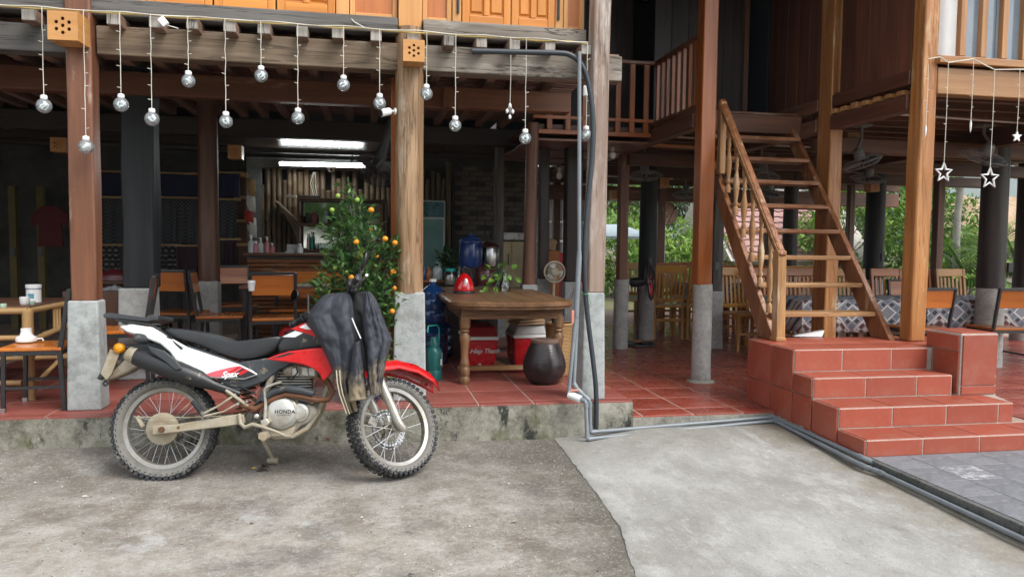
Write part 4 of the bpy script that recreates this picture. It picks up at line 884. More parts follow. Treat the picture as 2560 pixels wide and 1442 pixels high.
# rear lamps, mudguard and plate holder
m_ = MB(); a, c = bk(382, 853, -.08), bk(336, 843, -.2); d = (c-a).normalized(); m_.tube([a, a+d*.03, a+d*.05, c-d*.05, c-d*.01, c], [.014, .014, .026, .03, .027, .016], 14); m_.build('indicator', M['b_dark'], BK, smooth=60)
m_ = MB(); a = bk(296, 870, -.09); m_.lathe([(.012, .05), (.028, .03), (.031, .0), (.026, -.012), (.0, -.016)], a, 18, Vector((.25, 1, .0))); m_.build('indicator', M['amber'], BK, smooth=60)
m_ = MB(); m_.tube([bk(300, 870, -.08), bk(380, 862, -.03)], .009, 8); m_.build('indicator_stalk', M['b_dark'], BK)
plate('rear_mudguard', [(300, 866), (420, 850), (440, 880), (330, 890), (290, 930), (262, 950), (252, 946), (277, 905)], -.06, .06, M['b_dark'], .008)
plate('number_plate_holder', [(276, 872), (300, 882), (280, 935), (268, 950), (252, 934)], -.085, -.07, M['b_beige'], .003)
plate('mud_flap', [(262, 952), (290, 905), (330, 884), (368, 905), (330, 930), (296, 944)], -.05, .05, M['b_beige'], .01)
m_ = MB(); m_.ring(bk(264, 958, -.02), .012, .006, Y3, 14, 6); m_.build('lock_ring', M['b_dark'], BK)
# exhaust
m_ = MB(); m_.tube([bk(318, 882, -.15), bk(322, 884, -.15), bk(346, 892, -.15)], [.034, .044, .05], 18); m_.build('muffler_tip', M['b_beige'], BK, smooth=50)
m_ = MB(); m_.tube([bk(340, 890, -.15), bk(370, 900, -.15), bk(440, 925, -.15), bk(500, 947, -.14), bk(535, 962, -.12), bk(600, 985, -.10)], [.050, .058, .058, .05, .032, .022], 20); mf = m_.build('muffler', M['b_black'], BK, smooth=50)
plate('heat_shield', [(368, 864), (410, 876), (440, 898), (455, 922), (440, 926), (415, 905), (378, 880)], -.214, -.196, M['b_dark'], .006, mf)
m_ = MB(); m_.tube([bk(800, 935, -.03), bk(822, 958, -.05), bk(832, 978, -.09), bk(820, 998, -.12), bk(792, 1000, -.135), bk(755, 990, -.14), bk(715, 985, -.14), bk(675, 1000, -.14), bk(640, 1022, -.13), bk(600, 1010, -.11), bk(560, 975, -.11)], .0175, 12); ex_ = m_.build('exhaust_pipe', M['b_rust'], BK, smooth=60)
m_ = MB(); m_.tube([bk(784, 984, -.145), bk(750, 975, -.15), bk(715, 970, -.15), bk(680, 980, -.15), bk(655, 1000, -.15)], [.02, .024, .024, .022, .018], 12); m_.build('pipe_guard', M['b_dark'], ex_, smooth=60)
# engine
pod('crankcase', [(655, 1020), (680, 995), (715, 985), (755, 992), (785, 1005), (796, 1030), (780, 1055), (752, 1066), (738, 1084), (690, 1086), (660, 1068)], .10, M['b_engine'], -.09, sub=0)
def disc(name, px, py, y0, rs, mt, par=BK, n=32):
    c_ = bk(px, py, y0); m_ = MB(); m_.lathe([(r, -d_) for r, d_ in rs], c_, n, Y3); return m_.build(name, mt, par, smooth=40)
cc_ = disc('clutch_cover', 706, 1030, -.10, [(.098, 0), (.098, .025), (.088, .034), (.084, .034), (.082, .044), (.074, .05), (.0, .051)], M['b_alu'])
disc('oil_cap', 751, 1030, -.10, [(.055, 0), (.052, .02), (.038, .024), (.036, .034), (.0, .036)], M['b_alu'])
plate('sump', [(664, 1062), (700, 1070), (750, 1062), (742, 1084), (690, 1090), (668, 1084)], -.115, .115, M['b_beige'], .01)
m_ = MB()
for i in range(9):
    t_ = i/8; px = 745+8*t_; c_ = bk(738+6*(1-t_), 984-6.6*i, -.0); m_.box(c_.x-.105+.012*t_, c_.x+.105, -.075, .075, c_.z-.0022, c_.z+.0022)
fi = m_.build('cylinder_fins', M['b_engine'], BK); fi['kind'] = 'stuff'
plate('cylinder', [(702, 1000), (702, 930), (778, 930), (780, 1000)], -.055, .055, M['b_dark'], .01)
hd_ = plate('cylinder_head', [(722, 930), (728, 912), (790, 918), (800, 942), (780, 945), (735, 940)], -.07, .07, M['b_engine'], .012)
for a_ in (739, 763, 780): plate('rocker_cover', [(a_-8, 938), (a_-8, 918), (a_+8, 919), (a_+8, 941)], -.082, -.06, M['b_alu'], .004, hd_)
disc('carburettor', 722, 925, -.045, [(.03, 0), (.03, .025), (.02, .032), (.0, .034)], M['b_engine']); m_ = MB(); m_.tube([bk(722, 940, -.02), bk(690, 945, -.02), bk(650, 955, -.02)], [.028, .026, .034], 12); m_.build('intake_boot', M['tread'], BK)
# frame tubes
def ftube(name, pts, r, mt, mir=False):
    for sg in ((1, -1) if mir else (1,)):
        m_ = MB(); m_.tube([(lambda v: Vector((v.x, v.y*sg, v.z)))(bk(*p_)) for p_ in pts], r, 10); m_.build(name, mt, BK, smooth=60)
ftube('frame_tube', [(700, 900, -.08), (672, 960, -.095), (645, 1010, -.10), (636, 1050, -.10), (650, 1078, -.09)], .018, M['b_frame'], True)
ftube('frame_tube', [(640, 1070, -.085), (690, 1092, -.085), (735, 1089, -.085), (768, 1070, -.08), (795, 1030, -.06), (812, 985, -.04), (835, 930, -.02), (850, 880, 0)], .015, M['b_beige'], True)
ftube('frame_tube', [(650, 960, -.09), (580, 935, -.1), (480, 880, -.09), (400, 845, -.08)], .011, M['b_frame'], True)
ftube('subframe_stay', [(565, 975, -.13), (600, 1000, -.135), (636, 1026, -.12)], .010, M['b_beige'], True)
ftube('subframe_stay', [(505, 1035, -.15), (545, 1015, -.14), (590, 985, -.13)], .007, M['b_beige']); ftube('subframe_stay', [(510, 1040, -.15), (560, 1028, -.14), (600, 1005, -.13)], .006, M['b_beige'])
plate('grab_loop', [(476, 946), (520, 949), (540, 962), (548, 976), (520, 966), (478, 956)], -.14, -.135, M['b_beige'], .002)
m_ = MB(); m_.tube([bk(508, 1038, -.15), bk(480, 1002, -.17)], .013, 10); m_.build('passenger_peg', M['tread'], BK, bevel=.003)
m_ = MB(); m_.tube([bk(663, 1050, -.15), bk(664, 1010, -.16), bk(662, 972, -.165), bk(668, 966, -.17), bk(690, 958, -.18), bk(704, 955, -.185)], [.012, .009, .009, .01, .008, .008], 10); kk = m_.build('kick_starter', M['b_alu'], BK, smooth=60)
plate('kick_boss', [(652, 1050), (668, 1044), (677, 1056), (664, 1068), (654, 1064)], -.165, -.13, M['b_alu'], .006, kk)
m_ = MB(); m_.tube([bk(598, 1034, -.14), bk(602, 1058, -.15), bk(612, 1068, -.155), bk(632, 1060, -.16), bk(655, 1066, -.165), bk(690, 1078, -.17), bk(716, 1090, -.17), bk(730, 1090, -.18)], [.010, .013, .013, .012, .01, .008, .008, .011], 10); m_.build('brake_pedal', M['b_beige'], BK, smooth=60)
plate('foot_peg', [(652, 1080), (668, 1078), (674, 1092), (664, 1102), (650, 1094)], -.24, -.14, M['b_beige'], .004)
for a_, c_, y_, r_ in ((642, 1040, -.12, .014), (618, 1003, -.135, .008), (595, 1010, -.14, .008), (556, 958, -.117, .007)):
    disc('bolt', a_, c_, y_, [(r_, 0), (r_, .008), (r_*.6, .012), (0, .012)], M['b_alu'], n=12)
# shock absorber and chain behind
m_ = MB(); m_.tube([Vector((rc.x+.42+.10*t_/60, .02+.035*cos(t_*1.1), rc.z+.06+.30*t_/60)) + Vector((.035*sin(t_*1.1), 0, 0)) for t_ in range(61)], .006, 5); m_.build('shock_spring', M['b_rust'], BK, smooth=60)
# side stand reaching the ground on the far side
ft = wb((atZ(681, 1152, gz(-.62, 5.0)+.008))); a = bk(648, 1078, .10); m_ = MB(); m_.tube([a, a+(ft-a)*.4, ft+Vector((0, 0, .015))], [.017, .013, .011], 10); sst_ = m_.build('side_stand', M['b_beige'], BK, smooth=60)
m_ = MB(); m_.tube([ft-Vector((.03, 0, -.004)), ft+Vector((.035, 0, .004))], [.02, .022], 10); m_.build('stand_foot', M['b_beige'], sst_, smooth=60)
# lettering
def text(body, par, size, mat_, org, ex_, ey_, shear=0., ext=.0006, bold=0., align='CENTER', space=1.):
    cu = bpy.data.curves.new('lettering', 'FONT'); cu.body = body; cu.size = size; cu.shear = shear; cu.extrude = ext; cu.offset = bold; cu.align_x = align; cu.align_y = 'CENTER'; cu.space_character = space
    to = bpy.data.objects.new('lettering', cu); COL.objects.link(to); bpy.context.view_layer.update()
    me = bpy.data.meshes.new_from_object(to.evaluated_get(bpy.context.evaluated_depsgraph_get())); bpy.data.objects.remove(to)
    me.materials.clear(); me.materials.append(mat_); o_ = bpy.data.objects.new('lettering', me); COL.objects.link(o_)
    ez_ = ex_.cross(ey_); mx = Matrix((ex_, ey_, ez_)).transposed().to_4x4(); mx.translation = org; me.transform(mx); o_['kind'] = 'stuff'
    attach(o_, par); return o_
text('HONDA', cc_, .030, M['b_black'], bk(712, 1029, -.1515), X3, Z3, bold=.0008, space=1.1)
text('TECHNOLOGY', cc_, .013, M['b_dark'], bk(710, 1037, -.1515), X3, Z3)
text('Spax', w_, .048, M['b_white'], bk(573, 936, -.156)+Vector((0, -.001, 0)), Vector((.995, 0, .04)), Vector((-.04, 0, .995)), .45, bold=.0016)

# ------------------------------------------------------------------ rain trousers drying on the handlebar
def cloth_mat():
    q = NT('navy_rainwear'); n = q.noise(5, detail=6); col = q.mix(q.ramp(n, .3, .7), (.026, .029, .038), (.054, .059, .074))
    sep = q.node('ShaderNodeSeparateXYZ'); q.link(q.coord(), sep.inputs[0])
    low = q.ramp(q.math('ADD', sep.outputs[2], q.math('MULTIPLY', q.math('SUBTRACT', q.noise(9, detail=8, rough=.75, loc=(2, 2, 9)), .5), .8)), .70, .50)
    bl = q.ramp(q.noise(13, detail=9, rough=.8, loc=(4, 1, 2)), .56, .64, 0, .6)
    st = q.ramp(q.noise(5, detail=4, loc=(7, 1, 2)), .42, .60); wr = q.ramp(sep.outputs[0], -.01, .05)
    mz = q.math('MAXIMUM', low, q.math('MULTIPLY', bl, q.math('MAXIMUM', q.math('MULTIPLY', st, .35), wr))); col = q.mix(mz, col, (.25, .20, .13))
    return q.done(col, q.ramp(mz, 0, 1, .68, .95), q.bump(q.noise(16, detail=5), .35, .008), 0, .3)
CM = cloth_mat(); CMD = NT('gap_shade_cloth'); CMD = CMD.done((.012, .013, .016), .8)  # near-black waist cloth paints the shade in the gap between the legs
TR = thing('rain_trousers', 'dark navy rain trousers with mud-caked cuffs draped over the motorcycle handlebar', 'trousers', BR0+_bx*1.1+_bz*.9, local=False)
def bw(v): return BR0+_bx*v.x+_bl*v.y+_bz*v.z
def drape(name, left, right, offs, folds, nu=44, nv=80, seed=1, par=None, mt=None, curl=.0):
    """a limp hanging sheet between two edges: long ridged folds that fan out from the bar, small creases"""
    def ev(ed, v):
        for (v0, a), (v1, c) in zip(ed, ed[1:]):
            if v <= v1:
                t = (v-v0)/(v1-v0); return (a[0]+(c[0]-a[0])*t, a[1]+(c[1]-a[1])*t)
        return ed[-1][1]
    vi = []
    for j in range(nv+1):
        v = j/nv; L_, R_ = ev(left, v), ev(right, v)
        for i in range(nu+1):
            u_ = i/nu; px = L_[0]+(R_[0]-L_[0])*u_; py = L_[1]+(R_[1]-L_[1])*u_
            ph = u_*1.8+seed*.37+1.2*mnoise.noise((u_*2, v*1.6, seed)); s_ = abs((ph % 1)-.5)*2
            f_ = folds*((.35+.65*v)*(s_**1.5-.4)+.55*mnoise.noise((u_*4, v*2.4, seed*3.1)))+.016*mnoise.noise((u_*3.2+v*2, v*8-u_*2, seed))+.009*mnoise.noise((u_*7-v*4, v*18+u_*4, seed*2))
            ed = min(u_, 1-u_); f_ += curl*max(0, 1-ed*9)
            vi.append(bw(bk(px, py, offs(u_, v)+f_)))
    n = nu+1; m_ = MB(); m_.add(vi, [(j*n+i, j*n+i+1, (j+1)*n+i+1, (j+1)*n+i) for j in range(nv) for i in range(nu)])
    o_ = m_.build(name, mt or CM, par, smooth=180); s = o_.modifiers.new('thick', 'SOLIDIFY'); s.thickness = .004; s.offset = 0; return o_
drape('left_leg', [(0, (822, 735)), (.06, (806, 740)), (.13, (789, 760)), (.22, (768, 790)), (.30, (778, 812)), (.42, (795, 848)), (.55, (812, 882)), (.7, (842, 948)), (.85, (857, 998)), (1, (871, 1036))], [(0, (872, 730)), (.1, (880, 752)), (.25, (886, 795)), (.42, (893, 845)), (.6, (897, 905)), (.75, (880, 952)), (.9, (888, 1000)), (1, (894, 1026))], lambda u_, v: -.20-.06*u_-.05*sin(pi*v)+.07*max(0, 1-v*7)**2, .040, seed=1, par=TR, curl=.05)
drape('right_leg', [(0, (914, 728)), (.1, (908, 765)), (.25, (908, 800)), (.45, (911, 850)), (.65, (915, 905)), (.85, (921, 955)), (1, (927, 986))], [(0, (926, 730)), (.06, (940, 748)), (.16, (948, 768)), (.35, (964, 812)), (.5, (980, 848)), (.62, (972, 880)), (.72, (964, 905)), (.85, (958, 945)), (1, (953, 983))], lambda u_, v: -.33-.04*sin(pi*u_)+.07*max(0, 1-v*7)**2, .034, 34, seed=5, par=TR, curl=.06)
drape('cuff', [(0, (883, 860)), (.4, (876, 935)), (1, (870, 1004))], [(0, (901, 850)), (.4, (911, 930)), (1, (918, 996))], lambda u_, v: -.325-.05*sin(pi*u_), .010, 18, 26, 3, TR, curl=.04)
drape('waist', [(0, (846, 733)), (.5, (850, 790)), (1, (866, 880))], [(0, (920, 728)), (.5, (924, 800)), (1, (928, 940))], lambda u_, v: -.13-.04*v, .02, 14, 18, 9, TR, CMD)
for k in (0, 1):
    m_ = MB(); pts = [bk(842+8*k+a, c, -.30) for a, c in ((-1, 925), (1, 955), (7, 985), (14, 1005), (24, 1034))]; m_.tube([bw(p_) for p_ in pts], .003, 6); m_.build('stripe', M['ivory'], TR)
m_ = MB(); pts = [bk(a, c, -.36) for a, c in ((880, 795), (888, 815), (897, 835), (902, 846))]; m_.tube([bw(p_) for p_ in pts], .0035, 6); m_.build('stripe', M['white'], TR)
# ------------------------------------------------------------------ potted kumquat tree
def leafmat(name, a, c, gloss=.35, tr=.25):
    q = NT(name); col = q.mix(q.ramp(q.noise(11, detail=3), .3, .7), a, c)
    col = q.mix(q.ramp(q.noise(1.7, detail=3, loc=(5, 5, 2)), .45, .7, 0, .5), col, tuple(x*.55 for x in a))
    q.done(col, gloss, None, 0, .4); tl = q.node('ShaderNodeBsdfTranslucent'); q.put(tl.inputs[0], q.mix(.5, col, c)); mx = q.node('ShaderNodeMixShader'); mx.inputs[0].default_value = tr
    q.link(q.b.outputs[0], mx.inputs[1]); q.link(tl.outputs[0], mx.inputs[2]); q.link(mx.outputs[0], q.n['Material Output'].inputs[0]); return q.mat
LF = [leafmat('leaf_dark', (.025, .07, .024), (.05, .12, .04)), leafmat('leaf_mid', (.05, .13, .035), (.09, .19, .055)), leafmat('leaf_light', (.10, .20, .045), (.16, .28, .07))]
def leaf(m_, p_, d, up, L, w, fold=.25):
    """one folded leaf of six faces"""
    d = d.normalized(); s_ = d.cross(up)
    if s_.length < 1e-4: s_ = d.orthogonal()
    s_.normalize(); n_ = s_.cross(d)
    a = [p_, p_+d*L*.35+s_*w*.5+n_*w*fold, p_+d*L*.75+s_*w*.34+n_*w*fold*.4, p_+d*L-n_*L*.08, p_+d*L*.75-s_*w*.34+n_*w*fold*.4, p_+d*L*.35-s_*w*.5+n_*w*fold, p_+d*L*.38, p_+d*L*.74]
    m_.add(a, [(0, 1, 6), (1, 2, 7, 6), (2, 3, 7), (0, 6, 5), (6, 7, 4, 5), (7, 3, 4)])
def rv(s_=1.): return Vector((random.gauss(0, s_), random.gauss(0, s_), random.gauss(0, s_)))
KX, KY = -.05, 5.43
KT = thing('kumquat_tree', 'potted kumquat tree with glossy leaves and orange fruit beside the round post', 'tree', (KX, KY, ZP))
m_ = MB(); m_.lathe([(.11, 0), (.13, .03), (.15, .2), (.16, .26), (.145, .26), (.13, .2), (0, .2)], (KX, KY, ZP), 24); m_.build('pot', plain('blue_glazed_pot', (.02, .03, .09), .25), KT, smooth=40)
tips = [(868, 470, .0), (845, 520, .06), (900, 500, -.05), (925, 535, .0), (945, 575, -.08), (965, 612, .0), (985, 640, .05), (820, 575, .05), (835, 620, -.05), (815, 655, .1), (800, 690, -.05), (795, 730, .0), (850, 660, -.12), (900, 640, -.15), (945, 670, -.12), (975, 700, -.1), (980, 750, -.05), (975, 800, .0), (960, 850, -.05), (970, 930, .0), (830, 760, -.1), (880, 560, -.1), (860, 600, .1), (915, 600, .1), (870, 720, -.12), (920, 720, -.1), (950, 770, -.1), (810, 790, 0), (890, 680, .12), (985, 680, -.05), (955, 900, -.08), (795, 760, .05), (830, 700, .0), (860, 640, .0), (935, 620, .05), (900, 760, .05), (945, 720, .08), (970, 660, .1), (850, 560, .0), (905, 545, .05), (835, 800, .0), (970, 760, .1), (785, 705, .05), (990, 620, .0), (815, 730, -.08)]
TB = MB(); ST_ = Vector((KX, KY, ZP+.2)); TB.tube([ST_, (KX+.01, KY, .8), (KX-.02, KY, 1.3), (KX-.06, KY, 1.75)], [.022, .018, .012, .004], 8)
fol = [MB(), MB(), MB()]; fr = []
for px, py, dy in tips:
    e = atY(px, py, KY+dy*1.6); t0 = max(ZP+.35, e.z-.42); st0 = Vector((KX-.04*max(0, t0-1), KY, t0)); mid = st0.lerp(e, .55)+Vector((0, 0, -.04))
    TB.tube([st0, mid, e], [.008, .005, .002], 5)
    for i in range(58):
        t_ = .12+.91*random.random(); p_ = st0.lerp(mid, t_/.55) if t_ < .55 else mid.lerp(e, min(1, (t_-.55)/.45)); p_ = p_+rv(.034)
        out = Vector((p_.x-KX, p_.y-KY, 0)); d = (out.normalized() if out.length > .01 else rv()) * .7+(e-st0).normalized()*.5+rv(.5)
        L = random.uniform(.045, .078); k = 0 if random.random() < .3 else (1 if random.random() < .72 else 2)
        leaf(fol[k], p_, d, Vector((0, 0, 1))+rv(.35), L, L*.44)
    for i in range(7):
        a = i*2.4; d = Vector((cos(a), sin(a), .6))+(e-mid).normalized()*.7; leaf(fol[1 if i % 3 else 2], e-(e-mid).normalized()*.012*i, d, Vector((0, 0, 1))+rv(.2), random.uniform(.045, .065), .024)
TB.build('trunk', wd('greydk', 'z'), KT, smooth=60)
mb = MB()
for k in range(3): mb.m = k; mb.add(fol[k].v, fol[k].f)
o = mb.build('crown', LF, KT, fix=False, smooth=180); o['kind'] = 'stuff'
for px, py, dy in ((928, 525, -.10), (963, 597, -.1), (987, 607, -.05), (983, 680, -.08), (878, 693, -.12), (890, 605, -.1), (900, 640, -.12), (925, 578, .05), (940, 640, 0), (975, 690, .05), (980, 778, -.08), (985, 720, 0), (912, 637, .05), (870, 805, -.05)):
    c_ = atY(px, py, KY+dy*1.5); m_ = MB(); m_.sph(c_, .0205, 14, 10, (1, 1, .92)); m_.build('fruit', M['orangef'], KT, smooth=180)
for px, py in ((838, 670), (845, 490), (893, 500), (830, 525)):
    c_ = atY(px, py, KY-.15); m_ = MB(); m_.sph(c_, .017, 12, 8); m_.build('fruit', plain('green_fruit', (.22, .34, .06), .35), KT, smooth=180)

# ------------------------------------------------------------------ string lights under the eaves
CAB = thing('light_cable', 'yellow and white fairy-light cable strung along the joist ends of the weathered house', 'cable', (0, 5.31, 2.85))
for k, (mt, off) in enumerate((('ywire', 0), ('wire', .012))):
    pts = []
    for i in range(64):
        x = -3.2+4.75*i/63; pts.append((x, 5.318-.004*k, 2.862+off*.6+.006*mnoise.noise((x*4, k*5, 1))-.008*abs(sin(x*6.7+k))))
    m_ = MB(); m_.tube(pts, .0055 if k == 0 else .004, 6); m_.build('yellow_wire' if k == 0 else 'white_wire', M[mt], CAB, smooth=60)
m_ = MB(); m_.tube([(-.14, 5.44, 2.98), (-.10, 5.42, 2.93), (.0, 5.36, 2.865)], .004, 6); m_.build('stray_wire', M['wire'], CAB)
FOIL = plain('crumpled_foil', (.80, .84, .85), .45, 0., var=.15)
def globe(x, z, top=2.862, r=.046, y=5.30, lab='', cap=1, seed=0):
    g = thing('globe_light', lab, 'string light', (x, y, z+r+.02), 'clear globe fairy lights hanging under the eaves')
    random.seed(seed*13+5); m_ = MB(); n = 9; m_.tube([(x+.004*mnoise.noise((i*.9, seed, 1)), y, z+r+.02+(top-z-r-.02)*i/n) for i in range(n+1)], .0024, 5); c_ = m_.build('cord', M['wire'], g)
    m_ = MB(); k = 2+int((top-z)/.2)
    for i in range(k):
        zz = z+r+.06+(top-z-r-.12)*(i+random.random()*.4)/k; s_ = random.choice((-1, 1)); m_.tube([(x, y, zz), (x+.022*s_, y-.005, zz+.004)], .0022, 5)
    tw = m_.build('buds', M['wire'], c_); tw['kind'] = 'stuff'
    m_ = MB(); m_.lathe([(.020, 0), (.021, .018), (.017, .024), (.004, .026)], (x, y, z+r*.93), 14); m_.build('cap', M['white'], g, smooth=40)
    m_ = MB(); m_.sph((x, y, z), r, 20, 14); m_.build('globe', M['glassb'], g, smooth=180)
    m_ = MB()
    for i in range(3):
        pts = [Vector((x, y, z))+Vector((sin(i*2+j*.9+seed), cos(i*1.3+j*.8), sin(j*1.1+i*2.2)*.9))*r*.62*random.uniform(.5, 1) for j in range(8)]; m_.tube(pts, .0038, 5)
    m_.build('foil', FOIL, g, smooth=60); return g
GB = [(-2.019, 2.248, 'globe light hanging alone on the outer side of the reddish square post'), (-1.779, 2.001, 'lowest globe light, hanging against the reddish square post'), (-1.566, 2.277, 'globe light hanging just right of the reddish square post in front of the black pillar'),
      (-1.382, 2.193, 'globe light with a loose wire end beside the black pillar'), (-1.156, 2.448, 'globe light on a short cord, first of the short ones right of the black pillar'), (-.926, 2.196, 'long-corded globe light above the brown log post'),
      (-.701, 2.505, 'highest globe light, on the shortest cord'), (-.466, 2.239, 'long-corded globe light above the lit counter'), (-.167, 2.472, 'short-corded globe light above the kumquat tree top'), (.074, 2.362, 'globe light touching the white security camera'),
      (.393, 2.44, 'globe light on the right edge of the round weathered post'), (.594, 2.232, 'globe light hanging above the teal-lidded jar and oval table end'), (1.094, 2.162, 'globe light in front of the gnarled purple-brown post'), (1.542, 2.202, 'globe light hanging beside the black hose')]
for i, (x, z, lb) in enumerate(GB): globe(x, z, lab=lb, seed=i, r=.046 if i < 4 else .043)
p_ = atY(1275, 275, 5.3); g = thing('pod_light', 'fairy-light strand ending in a cluster of small white pods', 'string light', (p_.x, 5.3, 2.2))
m_ = MB(); m_.tube([(p_.x, 5.3, 2.862), (p_.x+.003, 5.3, 2.6), (p_.x, 5.3, p_.z+.05)], .0024, 5); m_.build('cord', M['wire'], g)
for dx, dz in ((0, .03), (-.02, -.01), (.02, -.012), (0, -.05)): m_ = MB(); m_.sph((p_.x+dx, 5.3, p_.z+dz), .011, 8, 6, (1, 1, 1.5)); m_.tube([(p_.x+dx, 5.3, p_.z+dz), (p_.x, 5.3, p_.z+.05)], .002, 4); m_.build('pod', M['white'], g, smooth=180)
p_ = atY(408, 55, 5.30); a = thing('plug_adapter', 'small white plug adapter on the fairy-light cable', 'adapter', p_); m_ = MB(); m_.bar(p_+V(-.018, 0, .022), p_+V(.02, 0, -.022), .03, .045); m_.build('body', M['white'], a, bevel=.005); m_ = MB(); m_.tube([p_+V(.02, 0, -.02), p_+V(.09, .01, -.035)], .003, 5); m_.build('lead', M['wire'], a)

# ------------------------------------------------------------------ wooden lamp boxes with seven holes
cut = MB()
for a in range(7):
    dx, dz = (0, 0) if a == 6 else (.036*cos(a*pi/3+pi/2), .036*sin(a*pi/3+pi/2)); cut.cyl((dx, -.2, dz), (dx, .2, dz), .0095, n=14)
cut = cut.build('cutter', M['white'])
m_ = MB(); m_.box(-.075, .075, -.006, .006, -.075, .075); pl_ = m_.build('front', wd('frame', 'x')); bo = pl_.modifiers.new('b', 'BOOLEAN'); bo.object = cut; bo.operation = 'DIFFERENCE'
bpy.context.view_layer.update(); me = bpy.data.meshes.new_from_object(pl_.evaluated_get(bpy.context.evaluated_depsgraph_get())); bpy.data.objects.remove(pl_); bpy.data.objects.remove(cut)
def lampbox(c, w=.15, lab='', dep=.16, kind='frame', rz=0):
    t = thing('lamp_box', lab, 'lamp', c, 'wooden lamp boxes with seven drilled holes', rz=rz, local=True); s_ = w/.15
    f_ = bpy.data.objects.new('front', me); COL.objects.link(f_); f_.parent = t; f_.scale = (s_, 1, s_)
    m_ = MB(); h = w/2; m_.box(-h, -h+.01, .008, dep, -h, h); m_.box(h-.01, h, .008, dep, -h, h); m_.box(-h+.01, h-.01, .008, dep, -h, -h+.01); m_.box(-h+.01, h-.01, .008, dep, h-.01, h); m_.box(-h+.01, h-.01, dep-.008, dep-.001, -h+.01, h-.01)
    m_.build('casing', wd(kind, 'y'), t); return t
lampbox((-1.872, 5.225, 2.735), .178, 'wooden lamp box with drilled holes on the reddish square post', .175, rz=radians(-3)); lampbox((.303, 5.26, 2.718), .146, 'wooden lamp box with drilled holes on the round weathered post', .16)
for px, py, y, w, lb in ((587, 380, 9.0, .15, 'lamp box on the dark beam above the hanging textiles'), (145, 362, 8.8, .15, 'dim lamp box in the shadows behind the reddish square post'), (2134, 350, 7.05, .15, 'lamp box beside the orange stair post and ceiling fans'), (1661, 457, 9.6, .13, 'lamp box beside the big dark column in the dining hall'), (2188, 467, 9.9, .14, 'lamp box on the far dark column behind the stairs'), (1541, 487, 10.5, .13, 'small lamp box far back between the two houses')):
    p_ = atY(px, py, y); lampbox((p_.x, p_.y, p_.z), w, 'wooden '+lb)

# ------------------------------------------------------------------ security camera
p_ = atY(962, 281, 5.38); t = thing('security_camera', 'white bullet security camera mounted on the round weathered post', 'camera', p_)
ax = Vector((-.75, -.55, -.28)).normalized(); m_ = MB(); m_.lathe([(.0, -.05), (.02, -.05), (.026, -.04), (.028, .035), (.024, .04)], p_, 18, ax); m_.build('body', M['white'], t, smooth=40)
m_ = MB(); m_.lathe([(.025, .036), (.025, .042), (0, .043)], p_, 18, ax); m_.build('lens', M['blackmetal'], t)
m_ = MB(); m_.tube([p_-ax*.04, p_+V(.045, .02, .015), p_+V(.065, .05, .018)], .007, 8); m_.lathe([(.024, 0), (.024, .008), (.01, .014)], p_+V(.075, .055, .018), 16, (-1, -.3, 0)); m_.build('mount', M['white'], t, smooth=60)

# ------------------------------------------------------------------ water pipes and hose
def pipe(lab, pts, r, mt, cat, name, joints=(), col=None):
    t = thing(name, lab, cat, pts[0]); P_ = [Vector(p_) for p_ in pts]; m_ = MB(); q = [P_[0]]
    for i in range(1, len(P_)-1):
        a, b_ = (P_[i-1]-P_[i]), (P_[i+1]-P_[i]); ra, rb = min(r*1.2, a.length/3), min(r*1.2, b_.length/3); q += [P_[i]+a.normalized()*ra, P_[i]+(a.normalized()*ra+b_.normalized()*rb)*.28, P_[i]+b_.normalized()*rb]
    q.append(P_[-1]); m_.tube(q, r, 12); m_.build('run', M[mt], t, smooth=60)
    for i in joints:
        m_ = MB(); c_ = P_[i]
        for j in (i-1, i+1):
            if 0 <= j < len(P_): d = (P_[j]-c_).normalized(); m_.tube([c_+d*r*.3, c_+d*r*3.2], r*1.28, 12)
        m_.build('elbow', M[mt], t, smooth=60)
    return t
def G(px, py, r=.012): return Vector((0, 0, 0))
y = 5.165; zg = lambda x, yy: gz(x, yy)+.03
A = [(1.445, y, 2.755), (1.468, y, 1.32), (1.452, y, .93), (1.41, y-.0, .40), (1.408, y-.01, .345), (1.50, y-.12, .315), (1.508, y-.14, zg(1.5, 5.0)), (3.0, 5.13, zg(3, 5.1)), (2.985, 4.06, .075), (3.012, 3.96, .07), (2.995, 2.2, .055), (2.98, -1, .05)]
t = pipe('grey PVC water pipe running down the pinkish post and along the ground past the steps', A, .0135, 'grey_pipe', 'pipe', 'water_pipe', (1, 4, 5, 6, 7, 8, 9))
m_ = MB(); m_.tube([(1.468, y, 1.33), (1.452, y, .90)], .019, 12); m_.build('sleeve', M['grey_pipe'], t, smooth=60)
m_ = MB(); m_.tube([(1.40, y-.03, .35), (1.47, y-.09, .325)], .028, 12); m_.build('valve', M['white'], t, smooth=60); m_ = MB(); m_.bar((1.40, y-.06, .385), (1.46, y-.06, .385), .02, .012); m_.build('valve_handle', plain('faded_pink', (.6, .22, .16), .5), t, bevel=.004)
m_ = MB(); m_.bar((1.415, y-.04, .86), (1.415, y-.04, .95), .02, .02); m_.build('tap_handle', plain('faded_pink2', (.6, .22, .16), .5), t, bevel=.004)
A = [(1.462, y+.01, .91), (1.446, y+.01, .42), (1.463, y-.02, .385), (1.545, y-.06, .305), (1.552, y-.06, zg(1.55, 5.1)+.02), (3.02, 5.185, zg(3, 5.18)+.015), (3.028, 4.13, .105), (3.07, 4.05, .085)]
pipe('second grey PVC pipe, nearer the floor edge, ending at the terrace kerb', A, .0145, 'grey_pipe', 'pipe', 'water_pipe', (2, 3, 4, 5, 6))
